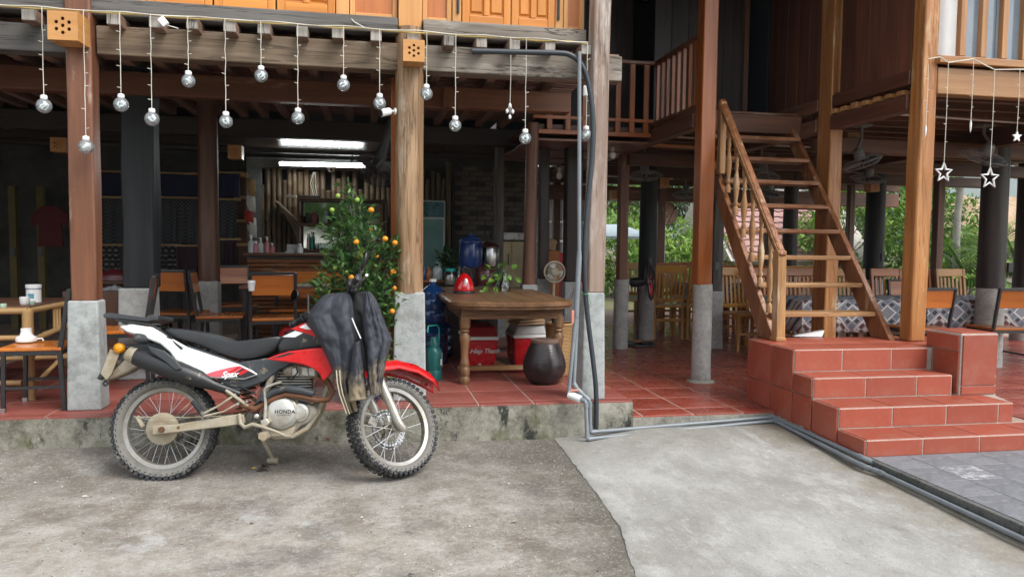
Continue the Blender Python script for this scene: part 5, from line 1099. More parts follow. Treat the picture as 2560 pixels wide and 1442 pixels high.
pts = [atY(px, py, 5.19) for px, py in ((1180, 128), (1300, 131), (1395, 133), (1425, 138), (1448, 155), (1466, 190), (1478, 250), (1483, 320), (1480, 400), (1472, 480), (1465, 560), (1461, 640), (1463, 720), (1470, 800), (1480, 880), (1489, 960), (1491, 1020), (1490, 1072))]
t = thing('water_hose', 'thick black water hose curving from the beam down past the pinkish post', 'hose', pts[-1]); m_ = MB()
sm = []
for i in range(len(pts)-1):
    a, b_, c_, d = pts[max(0, i-1)], pts[i], pts[i+1], pts[min(len(pts)-1, i+2)]
    for k in range(4): u_ = k/4; sm.append(.5*((2*b_)+(c_-a)*u_+(2*a-5*b_+4*c_-d)*u_*u_+(3*b_-a-3*c_+d)*u_**3))
sm.append(pts[-1]); m_.tube(sm, [.019 if p_.z > 1.3 else .0175 for p_ in sm], 12); m_.build('run', M['black_hose'], t, smooth=60)
m_ = MB(); c_ = atY(1462, 735, 5.19); m_.ring(c_, .022, .003, (0, 0, 1), 12, 5); m_.tube([c_+V(.02, -.02, 0), c_+V(.035, -.025, -.06), c_+V(.03, -.02, -.1)], .0025, 5); m_.build('string_tie', plain('green_string', (.06, .25, .10), .6), t)
p_ = atY(1464, 228, 5.25); t = thing('cable_switch', 'small white inline switch hanging beside the black hose', 'switch', p_); m_ = MB(); m_.box(p_.x-.018, p_.x+.018, p_.y-.012, p_.y+.012, p_.z-.036, p_.z+.036); m_.build('body', M['white'], t, bevel=.005)

# ------------------------------------------------------------------ oval table and what stands on and under it
TT = .955
t = thing('oval_table', 'long oval wooden table with turned legs at the front of the covered floor', 'table', (1.15, 6.8, ZP))
def oval(x0, x1, y0, y1, e, n=18):
    pts = []
    for k in range(n+1):
        a = pi+pi*k/n; pts.append(((x0+x1)/2+(x1-x0)/2*cos(a), y0+e+e*sin(a)))
    for k in range(n+1):
        a = pi*k/n; pts.append(((x0+x1)/2+(x1-x0)/2*cos(a), y1-e+e*sin(a)))
    return pts
m_ = MB(); O0 = oval(.64, 1.665, 5.80, 8.05, .24); O1 = oval(.655, 1.65, 5.815, 8.03, .23); lay = [(O1, TT-.06), (O1, TT-.045), (O0, TT-.036), (O0, TT-.012), (O1, TT)]
n = len(O0); vi = [(x, yy, z) for L_, z in lay for x, yy in L_]; m_.add(vi, [(i*n+j, i*n+(j+1) % n, (i+1)*n+(j+1) % n, (i+1)*n+j) for i in range(4) for j in range(n)]+[tuple(range(n))[::-1], tuple(4*n+j for j in range(n))]); m_.build('top', wd('table', 'y'), t, smooth=30)
m_ = MB(); m_.box(.73, 1.57, 5.99, 7.85, TT-.15, TT-.061); m_.build('apron', wd('table', 'x'), t, bevel=.006)
LP = [(.038, 0), (.045, .02), (.046, .05), (.036, .07), (.045, .09), (.045, .14), (.036, .155), (.043, .17), (.037, .20), (.030, .24), (.034, .32), (.042, .38), (.046, .42), (.03, .455), (.044, .47), (.03, .49), (.044, .50), (.046, .54), (.046, .60)]
for x, yy in ((.765, 6.03), (1.545, 6.03), (.765, 7.8), (1.545, 7.8)):
    m_ = MB(); k = (TT-.15-ZP+.02)/.6; m_.lathe([(r, z*k) for r, z in LP], (x, yy, ZP), 16); m_.build('leg', wd('table', 'z'), t, smooth=40)
m_ = MB(); m_.bar((.765, 6.5, ZP+.05), (1.545, 6.5, ZP+.05), .05, .04); m_.build('stretcher', wd('stairw', 'x'), t, bevel=.005); m_ = MB(); m_.bar((1.17, 6.53, ZP+.05), (1.05, 7.8, ZP+.05), .05, .04); m_.build('stretcher', wd('stairw', 'y'), t, bevel=.005)
# kettle
c_ = atZ(1160, 733, TT); t = thing('kettle', 'glossy red dome-shaped electric kettle on the oval table', 'kettle', c_)
m_ = MB(); m_.lathe([(.1, 0), (.102, .012), (.098, .022), (.08, .025)], c_, 28); m_.build('stand', M['blackmetal'], t, smooth=40)
m_ = MB(); m_.lathe([(.094, .026), (.096, .035), (.088, .08), (.07, .13), (.048, .165), (.03, .18), (.012, .186), (0, .187)], c_, 32); m_.build('body', plain('red_enamel', (.58, .008, .012), .12, var=.05, Coat_Weight=1.), t, smooth=60)
m_ = MB(); m_.tube([c_+V(-.005, 0, .18), c_+V(-.02, -.0, .225), c_+V(.0, .0, .245), c_+V(.05, .03, .22), c_+V(.085, .05, .13)], .009, 8); m_.build('handle', M['blackmetal'], t, smooth=60)
m_ = MB(); m_.box(c_.x-.006, c_.x+.012, c_.y-.093, c_.y-.078, c_.z+.075, c_.z+.14); m_.build('gauge', M['white'], t, bevel=.004)
# vase with pothos
c_ = atZ(1262, 728, TT); t = thing('plant_vase', 'clear glass vase of trailing bright green pothos on the oval table', 'plant', c_)
m_ = MB(); m_.lathe([(.05, 0), (.055, .02), (.055, .05), (.035, .12), (.022, .18), (.024, .2)], c_, 20, cap=False); m_.build('vase', M['glass'], t, smooth=60)
fm = [MB(), MB()]; sm_ = MB()
for i, (px, py) in enumerate(((1215, 690), (1225, 672), (1245, 670), (1262, 668), (1280, 675), (1292, 695), (1218, 720), (1230, 730), (1205, 728), (1235, 700), (1250, 690), (1270, 690), (1240, 715), (1228, 705))):
    e = atY(px, py, c_.y-.05+.03*sin(i*2)); top = c_+V(0, 0, .18); sm_.tube([c_+V(0, 0, .04), top, top.lerp(e, .5)+V(0, 0, .02), e], .0025, 5); d = (e-top); d.z -= .03
    for k in range(2): leaf(fm[(i+k) % 2], e+rv(.008), d+rv(.05), V(0, -.6, .8)+rv(.3), .062, .052, .15)
mb = MB()
for k in range(2): mb.m = k; mb.add(fm[k].v, fm[k].f)
o = mb.build('leaves', [leafmat('pothos_a', (.13, .30, .03), (.22, .42, .06)), leafmat('pothos_b', (.08, .22, .02), (.15, .33, .04))], t, fix=False); o['kind'] = 'stuff'; sm_.build('stems', LF[2], t)
# jar
t = thing('ceramic_jar', 'squat dark glazed ceramic jar on the red floor in front of the oval table', 'jar', (1.42, 5.99, ZP))
m_ = MB(); m_.lathe([(.105, 0), (.115, .01), (.15, .05), (.172, .10), (.178, .145), (.172, .19), (.155, .24), (.135, .29), (.118, .325), (.108, .345), (.112, .352)], (1.42, 5.99, ZP), 40)
q = NT('jar_glaze'); n_ = q.noise(14, (.25, .25, 1.6), 5); n2 = q.noise(5, detail=6)
jm = q.done(q.mix(q.ramp(n2, .45, .7), (.022, .016, .018), (.05, .04, .04)), q.ramp(n2, .3, .7, .22, .45), q.bump(q.node('ShaderNodeTexWave', bands_direction='Z').outputs['Fac'], .12, .003), 0, .5); m_.build('body', jm, t, smooth=60)
m_ = MB(); m_.lathe([(.113, .335), (.116, .345), (.113, .36), (.09, .366), (.05, .35), (0, .35)], (1.42, 5.99, ZP), 32); m_.build('lid', plain('dull_clay', (.16, .10, .075), .8), t, smooth=50)
# thermos flask
t = thing('thermos_flask', 'tall teal plastic thermos flask with bail handle beside the round post base', 'flask', (.535, 6.25, ZP)); c_ = V(.535, 6.25, ZP)
m_ = MB(); m_.lathe([(.066, 0), (.07, .01), (.07, .08), (.068, .085), (.07, .09), (.07, .235), (.062, .262), (.045, .278), (.04, .285)], c_, 28); m_.build('body', M['teal'], t, smooth=40)
m_ = MB(); m_.lathe([(.042, .283), (.042, .32), (.036, .328), (.034, .345), (.028, .36), (0, .362)], c_, 24); m_.build('cap', M['teal'], t, smooth=40)
m_ = MB(); m_.tube([c_+V(.045, .06, .27), c_+V(.05, .07, .42), c_+V(.03, .05, .452), c_+V(-.05, -.02, .452), c_+V(-.055, -.04, .40)], .006, 8); m_.build('handle', M['turq'], t, smooth=60)
m_ = MB(); a0 = -.75
m_.add([c_+V(.0712*cos(a0+.11*k), .0712*sin(a0+.11*k), z) for z in (.13, .18) for k in range(7)], [(k, k+1, 8+k, 7+k) for k in range(6)]); m_.add([c_+V(.0714*cos(a0+.3+.1*k), .0714*sin(a0+.3+.1*k), z) for z in (.11, .23) for k in range(4)], [(k, k+1, 5+k, 4+k) for k in range(3)]); m_.build('label', M['white'], t)
# cool boxes
def cooler(x0, x1, y0, y1, h, lidm, lab, slope=0):
    t = thing('cool_box', lab, 'cool box', ((x0+x1)/2, (y0+y1)/2, ZP)); m_ = MB(); z = ZP+h
    m_.hexa([(x0+.015, y0+.015, ZP), (x1-.015, y0+.015, ZP), (x1-.015, y1-.015, ZP), (x0+.015, y1-.015, ZP)], [(x0, y0, z), (x1, y0, z), (x1, y1, z), (x0, y1, z)]); m_.build('body', M['redpl'], t, bevel=.015)
    m_ = MB(); m_.box(x0-.008, x1+.008, y0-.008, y1+.008, z, z+.032); m_.build('rim', M['white'], t, bevel=.008)
    m_ = MB(); f_ = .04; m_.hexa([(x0-.004, y0-.004, z+.033), (x1+.004, y0-.004, z+.033), (x1+.004, y1+.004, z+.033), (x0-.004, y1+.004, z+.033)], [(x0+f_, y0+f_*.6, z+.12), (x1-f_*.3, y0+f_*.6, z+.12), (x1-f_*.3, y1-f_, z+.12), (x0+f_, y1-f_, z+.12)]); m_.build('lid', lidm, t, bevel=.012)
    m_ = MB(); xm = (x0+x1)/2-.02; m_.cyl((xm, y0+.01, ZP+.04), (xm, y0-.03, ZP+.04), .014); m_.cyl((xm, y0-.025, ZP+.06), (xm, y0-.025, ZP+.02), .008); m_.build('tap', M['white'], t); return t
t = cooler(.865, 1.155, 6.72, 7.25, .265, plain('dark_red_plastic', (.26, .012, .016), .35), 'red cool box with white script lettering under the oval table')
text('Hiep Thanh', t, .060, M['white'], V(1.035, 6.7215, ZP+.165), V(1, 0, 0), V(0, 0, 1), .4, .001, .0006, space=.95)
t = cooler(1.32, 1.62, 6.78, 7.2, .27, plain('grey_lid', (.42, .43, .42), .4), 'red cool box with grey lid behind the dark ceramic jar')
t = thing('cardboard', 'flattened cardboard boxes piled on the grey-lidded cool box', 'cardboard', (1.46, 6.95, ZP+.4)); CB = plain('cardboard', (.42, .28, .16), .85)
for k in range(4): m_ = MB(); m_.bar((1.32+.02*k, 6.86+.02*k, ZP+.405+.022*k), (1.62-.03*k, 6.92+.03*k, ZP+.41+.022*k), .26-.03*k, .016); m_.build('sheet', CB, t, bevel=.003)
# woven basket with blue beaker
t = thing('woven_basket', 'tall woven cane basket beside the pinkish post', 'basket', (1.60, 6.35, ZP)); c_ = V(1.64, 6.38, ZP); BKT = wd('bamboo', 'z')
q = NT('cane_weave'); wv = q.node('ShaderNodeTexWave', bands_direction='Z'); wv.inputs['Scale'].default_value = 26; q.link(q.coord(), wv.inputs[0]); BW = q.done(q.mix(wv.outputs['Fac'], (.20, .10, .035), (.5, .32, .13)), .6, q.bump(wv.outputs['Fac'], .6, .006))
m_ = MB(); m_.lathe([(.095, 0), (.10, .01), (.11, .25), (.12, .44), (.125, .45), (.115, .45), (.1, .25), (.09, .02), (0, .02)], c_, 24); m_.build('body', BW, t, smooth=50)
m_ = MB(); m_.ring(c_+V(0, 0, .45), .12, .008, (0, 0, 1), 24, 6); m_.build('rim', BKT, t, smooth=60)
t = thing('blue_beaker', 'blue plastic beaker upside down on the woven basket', 'beaker', c_+V(-.02, 0, .455)); m_ = MB(); m_.lathe([(.055, 0), (.05, .01), (.042, .12), (.036, .128), (0, .128)], c_+V(-.02, -.02, .455), 18); m_.build('body', plain('bright_blue', (.02, .06, .45), .3), t, smooth=40)
# big blue water bottles left of the table
for i, (x, yy, z, lb) in enumerate(((.62, 7.15, ZP, 'big blue water bottle standing behind the teal flask'), (.72, 7.6, ZP, 'big blue water bottle farther back under the table edge'), (.60, 7.15, ZP+.39, 'big blue water bottle stacked on another behind the teal flask'))):
    t = thing('water_bottle', lb, 'water bottle', (x, yy, z)); m_ = MB(); m_.lathe([(.11, 0), (.125, .02), (.125, .10), (.118, .115), (.125, .13), (.125, .21), (.118, .225), (.125, .24), (.12, .29), (.06, .34), (.03, .36), (.03, .39)], (x, yy, z), 24); m_.build('body', plain('blue_bottle%d' % i, (.008, .04, .13), .12, var=.2), t, smooth=40)
    m_ = MB(); m_.lathe([(.033, .385), (.033, .41), (0, .412)], (x, yy, z), 14); m_.build('cap', M['white'], t)
# ------------------------------------------------------------------ cafe chairs: black steel frame, varnished seat and back
def cafe_chair(lab, loc, rz, s=1., group='black-framed cafe chairs'):
    t = thing('cafe_chair', lab, 'chair', loc, group, rz=rz, local=True)
    for x in (-.19, .19):
        m_ = MB(); m_.bar((x, -.19, 0), (x, -.18, .43), .026, .026, (0, 1, 0)); l_ = m_.build('leg', M['blackmetal'], t, bevel=.003)
        m_ = MB(); m_.box(x-.016, x+.016, -.206, -.174, 0, .03); m_.build('foot_cap', M['steel'], l_)
        m_ = MB(); m_.bar((x, .20, 0), (x, .175, .42), .026, .03, (0, 1, 0)); m_.bar((x, .175, .42), (x, .245, .86), .026, .03, (0, 1, 0)); m_.build('leg', M['blackmetal'], t, bevel=.003)
    m_ = MB(); m_.box(-.19, .19, -.19, -.165, .40, .43); m_.box(-.19, .19, .165, .19, .40, .43); m_.box(-.2, -.18, -.18, .18, .401, .429); m_.box(.18, .2, -.18, .18, .401, .429); m_.build('frame', M['blackmetal'], t)
    for xa in (-.2, .186): m_ = MB(); m_.box(xa, xa+.014, -.18, .19, .16, .18); m_.build('stretcher', M['blackmetal'], t)
    m_ = MB(); m_.bar((-.19, .243, .855), (.19, .243, .855), .03, .024); m_.build('top_rail', M['blackmetal'], t, bevel=.003)
    m_ = MB(); m_.box(-.205, .205, -.215, .19, .43, .455); m_.build('seat', wd('chair', 'x'), t, bevel=.006)
    m_ = MB(); m_.bar((0, .205, .66), (0, .232, .84), .37, .02, (0, 1, 0)); m_.build('backrest', wd('chair', 'x'), t, bevel=.005)
    for c in t.children: pass
    t.scale = (s, s, s); return t
cafe_chair('cafe chair beside the bamboo table, edge of its back against the reddish post base', (-2.17, 5.58, ZP), radians(-88), .93)
cafe_chair('cafe chair behind the motorcycle rack in front of the black pillar base', (-1.87, 6.25, ZP), radians(-80))
cafe_chair('cafe chair by the brown log post, facing the small table', (-1.36, 7.4, ZP), radians(95))
cafe_chair('cafe chair with bright orange back turned to the yard behind the motorcycle seat', (-.86, 7.15, ZP), radians(188))
cafe_chair('shadowed cafe chair between the black pillar and the log post', (-1.80, 7.75, ZP), radians(165))
cafe_chair('shadowed cafe chair near the hanging textiles behind the log post', (-1.45, 8.7, ZP), radians(20))
t = thing('bench', 'orange varnished slat-back bench in front of the bar counter', 'bench', (-.55, 8.2, ZP))
for z in (.62, .78-.0): m_ = MB(); m_.box(-.99, -.12, 8.33, 8.355, ZP+z-.08, ZP+z+.045); m_.build('back_slat', wd('chair', 'x'), t, bevel=.005)
m_ = MB(); m_.box(-.99, -.12, 7.98, 8.34, ZP+.42, ZP+.445); m_.build('seat', wd('chair', 'x'), t, bevel=.005)
for x in (-.96, -.15):
    for yy in (8.0, 8.32): m_ = MB(); m_.box(x-.015, x+.015, yy-.015, yy+.015, ZP, ZP+(.8 if yy > 8.1 else .42)); m_.build('leg', M['blackmetal'], t)
def small_table(lab, x0, x1, y0, y1, h, kind='brown'):
    t = thing('cafe_table', lab, 'table', ((x0+x1)/2, (y0+y1)/2, ZP)); m_ = MB(); m_.box(x0, x1, y0, y1, ZP+h-.03, ZP+h); m_.build('top', wd(kind, 'x'), t, bevel=.005)
    for x in (x0+.05, x1-.05):
        for yy in (y0+.05, y1-.05): m_ = MB(); m_.box(x-.02, x+.02, yy-.02, yy+.02, ZP, ZP+h-.03); m_.build('leg', M['blackmetal'], t)
    return t
small_table('small dark cafe table in front of the orange bench', -1.22, -.35, 7.55, 7.95, .71); small_table('dark cafe table in the shadows behind the bamboo table', -2.9, -2.0, 8.2, 8.9, .72)
c_ = atZ(629, 727, ZP+.71); t = thing('cup', 'white lidded cup on the small dark cafe table', 'cup', c_); m_ = MB(); m_.lathe([(.025, 0), (.034, .07), (.036, .075), (.03, .09), (0, .092)], c_, 16); m_.build('body', M['white'], t, smooth=40)
# red stool
c_ = V(-.72, 7.9, ZP); t = thing('plastic_stool', 'bright red plastic stool under the small table', 'stool', c_); m_ = MB()
m_.hexa([(c_.x-.14, c_.y-.14, ZP+.24), (c_.x+.14, c_.y-.14, ZP+.24), (c_.x+.14, c_.y+.14, ZP+.24), (c_.x-.14, c_.y+.14, ZP+.24)], [(c_.x-.12, c_.y-.12, ZP+.28), (c_.x+.12, c_.y-.12, ZP+.28), (c_.x+.12, c_.y+.12, ZP+.28), (c_.x-.12, c_.y+.12, ZP+.28)]); m_.build('seat', M['redpl'], t, bevel=.012)
for a, b_ in ((-1, -1), (1, -1), (1, 1), (-1, 1)): m_ = MB(); m_.bar((c_.x+a*.16, c_.y+b_*.16, ZP), (c_.x+a*.125, c_.y+b_*.125, ZP+.25), .05, .03); m_.build('leg', M['redpl'], t, bevel=.008)
# ------------------------------------------------------------------ bamboo table with tea things
TZ = .936; t = thing('bamboo_table', 'bamboo table with thick culm legs left of the reddish post', 'table', (-2.9, 6.2, ZP)); BB = wd('bamboo', 'z'); BX = wd('bamboo', 'x'); BY = wd('bamboo', 'y')
def culm(name, a, b_, r, mt):
    a, b_ = Vector(a), Vector(b_); L = (b_-a).length; n = max(1, int(L/.28)); pts = []; rs = []
    for i in range(n):
        for f_, k in ((0, 1.0), (.04, .95), (.9, .95), (.97, 1.1)): pts.append(a.lerp(b_, (i+f_)/n)); rs.append(r*k)
    pts.append(b_); rs.append(r); m_ = MB(); m_.tube(pts, rs, 12); return m_.build(name, mt, t, smooth=50)
for x, yy in ((-2.345, 5.80), (-2.345, 6.65), (-3.5, 5.80)): culm('leg', (x, yy, ZP), (x, yy, TZ-.02), .038, BB)
culm('rail', (-3.6, 5.79, TZ-.03), (-2.34, 5.79, TZ-.03), .024, BX); culm('rail', (-2.345, 5.79, TZ-.03), (-2.345, 6.7, TZ-.03), .024, BY)
culm('rail', (-3.6, 5.80, TZ-.22), (-2.34, 5.80, TZ-.22), .02, BX); culm('rail', (-2.345, 5.80, TZ-.25), (-2.345, 6.7, TZ-.19), .022, BY); culm('rail', (-3.6, 5.85, ZP+.28), (-2.0, 5.95, ZP+.28), .016, BX); culm('brace', (-2.33, 5.85, ZP+.10), (-2.33, 6.65, ZP+.3), .016, BY); culm('rail', (-3.6, 5.82, ZP+.12), (-2.4, 5.82, ZP+.12), .02, BX)
for k in range(3): culm('spindle', (-2.345, 6.25+.05*k, TZ-.2), (-2.345, 6.25+.05*k, TZ-.04), .011, BB)
m_ = MB(); m_.box(-3.6, -2.335, 5.80, 6.7, TZ-.012, TZ); m_.build('top', wd('brown', 'x'), t, bevel=.003)
def cupm(px, py, r, h, mt, lab, name='cup'):
    c_ = atZ(px, py, TZ); t_ = thing(name, lab, 'cup', c_); m_ = MB(); m_.lathe([(r*.75, 0), (r*.95, h*.2), (r, h), (r*.92, h), (r*.85, h*.25), (0, h*.15)], c_, 20); m_.build('body', mt, t_, smooth=40)
GC = plain('celadon', (.40, .55, .42), .25); cupm(62, 761, .033, .055, M['white'], 'white teacup on the bamboo table'); cupm(81, 762, .02, .028, GC, 'pale green teacup beside the white teacup'); cupm(8, 770, .022, .03, GC, 'pale green teacup alone at the edge of the bamboo table')
c_ = atZ(70, 757, TZ); c_ = c_+V(.0, .1, 0); t_ = thing('tin', 'white cylindrical tin with blue print on the bamboo table', 'tin', c_); m_ = MB(); m_.lathe([(.05, 0), (.05, .105), (.053, .107), (.053, .128), (.05, .131), (0, .131)], c_, 24); m_.build('body', M['white'], t_, smooth=40)
m_ = MB(); m_.add([c_+V(.0506*cos(-2.0+.14*k), .0506*sin(-2.0+.14*k), z) for z in (.03, .065) for k in range(7)], [(k, k+1, 8+k, 7+k) for k in range(6)]); m_.build('print', plain('blue_print', (.10, .33, .42), .5), t_)
m_ = MB(); m_.lathe([(.0508, .096), (.0508, .101)], c_, 24, cap=False); m_.build('band', plain('navy_band', (.02, .04, .08), .4), t_)
c_ = V(-2.30, 5.66, ZP+.432); t_ = thing('flask_top', 'white screw-top flask lid standing on the cafe chair seat by the bamboo table', 'flask', c_); m_ = MB(); m_.lathe([(.062, 0), (.066, .01), (.062, .03), (.045, .038), (.036, .05), (.036, .06), (.033, .062), (.033, .09), (.0, .092)], c_, 24); m_.build('body', M['white'], t_, smooth=40); m_ = MB(); m_.tube([c_+V(.06, 0, .015), c_+V(.10, 0, .02), c_+V(.105, 0, .002)], .006, 6); m_.build('hook', M['white'], t_)
c_ = V(-2.45, 6.0, ZP+.295); t_ = thing('pink_box', 'small pink lidded box on the lower rail of the bamboo table', 'box', c_); m_ = MB(); m_.lathe([(.06, 0), (.075, .005), (.078, .08), (.08, .085), (0, .09)], c_, 24); m_.build('body', plain('pink_plastic', (.62, .16, .30), .4), t_, smooth=40); m_ = MB(); m_.lathe([(.062, -.02), (.07, 0)], c_, 20); m_.build('foot', M['white'], t_)
# dark cabinet with crumpled cloth, dark red chair
a, b_ = atY(247, 728, 7.3), atY(300, 728, 7.3); t = thing('cabinet', 'dark wooden cabinet behind the reddish post', 'cabinet', (a.x+.2, 7.5, ZP)); m_ = MB(); m_.box(a.x-.3, b_.x+.02, 7.3, 7.75, ZP, a.z); m_.build('body', wd('brown', 'z'), t, bevel=.006); m_ = MB(); m_.box(a.x-.31, b_.x+.03, 7.285, 7.31, ZP+.14, ZP+.17); m_.build('trim', wd('stair', 'x'), t)
c_ = V((a.x+b_.x)/2, 7.42, a.z); t = thing('towel', 'crumpled grey-white towel on the dark cabinet', 'towel', c_); m_ = MB(); n = 14; vi = []
for j in range(n):
    for i in range(n):
        u_, v = i/(n-1)-.5, j/(n-1)-.5; e = max(0, 1-(u_*u_+v*v)*4.5); vi.append((c_.x+u_*.26, c_.y+v*.2, c_.z+.004+.055*e*(.6+.9*mnoise.noise((u_*9, v*9, 3)))))
m_.add(vi, [(j*n+i, j*n+i+1, (j+1)*n+i+1, (j+1)*n+i) for j in range(n-1) for i in range(n-1)]); m_.build('cloth', plain('grey_towel', (.42, .42, .42), .9, var=.3, sc=30), t, smooth=180)
t = thing('plastic_chair', 'dark red moulded plastic chair behind the reddish post', 'chair', (atY(272, 680, 8.2).x, 8.2, ZP)); x = atY(272, 680, 8.2).x; DR = plain('dark_red_chair', (.12, .012, .018), .3)
m_ = MB(); n = 9; m_.add([(x-.2+.05*i, 8.35-.05*sin(pi*i/8)+.06*z, ZP+.42+.42*z-(.06*abs(i-4)/4 if z > .9 else 0)) for z in (0, .5, .8, 1) for i in range(n)], [(j*n+i, j*n+i+1, (j+1)*n+i+1, (j+1)*n+i) for j in range(3) for i in range(n-1)]); o = m_.build('back', DR, t, smooth=180); o.modifiers.new('s', 'SOLIDIFY').thickness = .012
m_ = MB(); m_.box(x-.2, x+.2, 7.95, 8.36, ZP+.40, ZP+.425); m_.build('seat', DR, t, bevel=.01)
for dx, yy in ((-.19, 7.97), (.19, 7.97), (-.19, 8.33), (.19, 8.33)): m_ = MB(); m_.bar((x+dx*1.1, yy, ZP), (x+dx, yy, ZP+.4), .04, .04); m_.build('leg', DR, t)

# ------------------------------------------------------------------ hanging textiles at the back
def weave(name, a, c, s, stripes=0):
    q = NT(name)
    if stripes:
        w1 = q.node('ShaderNodeTexWave', bands_direction='Z'); w1.inputs['Scale'].default_value = s; q.link(q.coord(), w1.inputs[0]); f = q.ramp(w1.outputs['Fac'], .45, .6); ch = q.node('ShaderNodeTexChecker'); ch.inputs['Scale'].default_value = s*5; q.link(q.coord(), ch.inputs[0]); f = q.math('MULTIPLY', f, ch.outputs['Fac'])
    else:
        ch = q.node('ShaderNodeTexChecker'); ch.inputs['Scale'].default_value = s; q.link(q.coord(), ch.inputs[0]); f = ch.outputs['Fac']
    return q.done(q.mix(f, a, c), .95)
NV = plain('navy_cloth', (.012, .015, .05), .95); GW = weave('grey_check_cloth', (.022, .024, .03), (.075, .08, .092), 44); SW = weave('striped_brocade', (.016, .014, .016), (.16, .155, .145), 5.5, 1); PW = plain('plum_cloth', (.035, .015, .025), .9)
def hang(px0, py0, px1, py1, y, mt, lab, wav=.02, cat='textile'):
    a, c = atY(px0, py0, y), atY(px1, py1, y); t = thing('hanging_textile', lab, cat, ((a.x+c.x)/2, y, c.z), 'textiles hung on bamboo pegs at the back'); nu, nv = 24, 8; vi = []
    for j in range(nv+1):
        for i in range(nu+1): u_, v = i/nu, j/nv; vi.append((a.x+(c.x-a.x)*u_, y+wav*sin(u_*17+px0)*(.3+v)+wav*.5*mnoise.noise((u_*6, v*2, px0)), a.z+(c.z-a.z)*v))
    n = nu+1; m_ = MB(); m_.add(vi, [(j*n+i, j*n+i+1, (j+1)*n+i+1, (j+1)*n+i) for j in range(nv) for i in range(nu)]); o = m_.build('cloth', mt, t, smooth=180); o.modifiers.new('s', 'SOLIDIFY').thickness = .005
    m_ = MB(); m_.tube([(a.x-.05, y+.01, a.z+.01), (c.x+.05, y+.01, a.z+.01)], .014, 8); m_.build('pole', wd('bamboo', 'x'), t, smooth=60)
hang(238, 430, 500, 494, 10.2, NV, 'plain navy cloth hung behind the black pillar'); hang(505, 432, 600, 494, 10.2, NV, 'plain navy cloth hung right of the log post')
hang(238, 495, 320, 612, 10.15, GW, 'grey checked cloth hung left of the black pillar'); hang(385, 495, 440, 612, 10.15, GW, 'grey checked cloth hung right of the black pillar'); hang(442, 496, 500, 612, 10.15, GW, 'grey checked cloth hung left of the log post'); hang(540, 500, 592, 600, 10.12, GW, 'grey checked cloth with a folded corner near the rendered wall edge')
hang(236, 614, 300, 700, 10.1, SW, 'banded brocade hung low behind the reddish post'); hang(384, 614, 442, 700, 10.1, SW, 'banded brocade hung low right of the black pillar'); hang(444, 616, 500, 700, 10.1, PW, 'plum cloth hung low left of the log post'); hang(560, 600, 592, 705, 10.05, PW, 'plum cloth hung low right of the log post')
t = thing('peg_rack', 'upright with bamboo pegs at the edge of the rendered wall', 'rack', atY(608, 700, 10.3)); a = atY(604, 430, 10.3); c = atY(604, 790, 10.3); m_ = MB(); m_.box(a.x-.05, a.x+.06, 10.3, 10.36, ZP, a.z); m_.build('upright', wd('brown', 'z'), t)
for py in (440, 494, 553, 612): a, c = atY(585, py, 10.25), atY(620, py, 10.25); m_ = MB(); m_.tube([a, c], .02, 8); m_.build('peg', wd('bamboo', 'x'), t, smooth=60)
for px, py, mt, lb, h in ((627, 470, plain('straw', (.42, .30, .14), .8), 'straw brush hanging on the rendered wall edge', .22), (627, 510, M['white'], 'white cloth hanging on the rendered wall edge', .22), (622, 545, plain('red_cloth', (.40, .04, .03), .8), 'red cloth hanging on the rendered wall edge', .2), (630, 570, plain('white_cloth', (.6, .6, .58), .85), 'pointed white cloth hanging below the red one', .26)):
    c_ = atY(px, py, 10.2); t = thing('hanging_cloth', lb, 'cloth', c_); m_ = MB(); m_.add([c_+V(-.05, 0, h/2), c_+V(.05, .01, h/2), c_+V(.065, -.03, -.02), c_+V(.06, .0, -h/2), c_+V(-.01, -.02, -h*.42), c_+V(-.055, -.01, 0)], [(0, 1, 2, 5), (5, 2, 3, 4)]); o = m_.build('cloth', mt, t, smooth=180); o.modifiers.new('s', 'SOLIDIFY').thickness = .008
c_ = atY(128, 560, 9.6); t = thing('red_shirt', 'red shirt hanging in the shadows left of the reddish post', 'shirt', c_); m_ = MB(); m_.add([c_+V(x_, .02*sin(x_*30), z_) for x_, z_ in ((-.08, .2), (.08, .2), (.2, .1), (.17, -.02), (.12, .02), (.13, -.26), (-.14, -.26), (-.12, .02), (-.2, -.04), (-.2, .1))], [tuple(range(10))]); o = m_.build('cloth', plain('red_shirt', (.075, .006, .008), .9), t); o.modifiers.new('s', 'SOLIDIFY').thickness = .03  # shirt red darkened to stand for the deep shade here
for px, lb in ((98, 'yellow door post beside the hanging red shirt'), (28, 'yellow door post farther from the hanging red shirt')):
    a = atY(px, 465, 10.4); t = thing('door_post', lb, 'door post', (a.x, 10.4, ZP)); m_ = MB(); m_.box(a.x-.04, a.x+.04, 10.4, 10.48, ZP, a.z); m_.build('shaft', plain('shaded_yellow%d' % px, (.12, .09, .025), .7), t); m_ = MB(); m_.box(a.x-.025, a.x+.025, 10.385, 10.40, 1.2, 1.3); m_.build('latch', M['blackmetal'], t)  # post yellow darkened, deep shade put into the colour

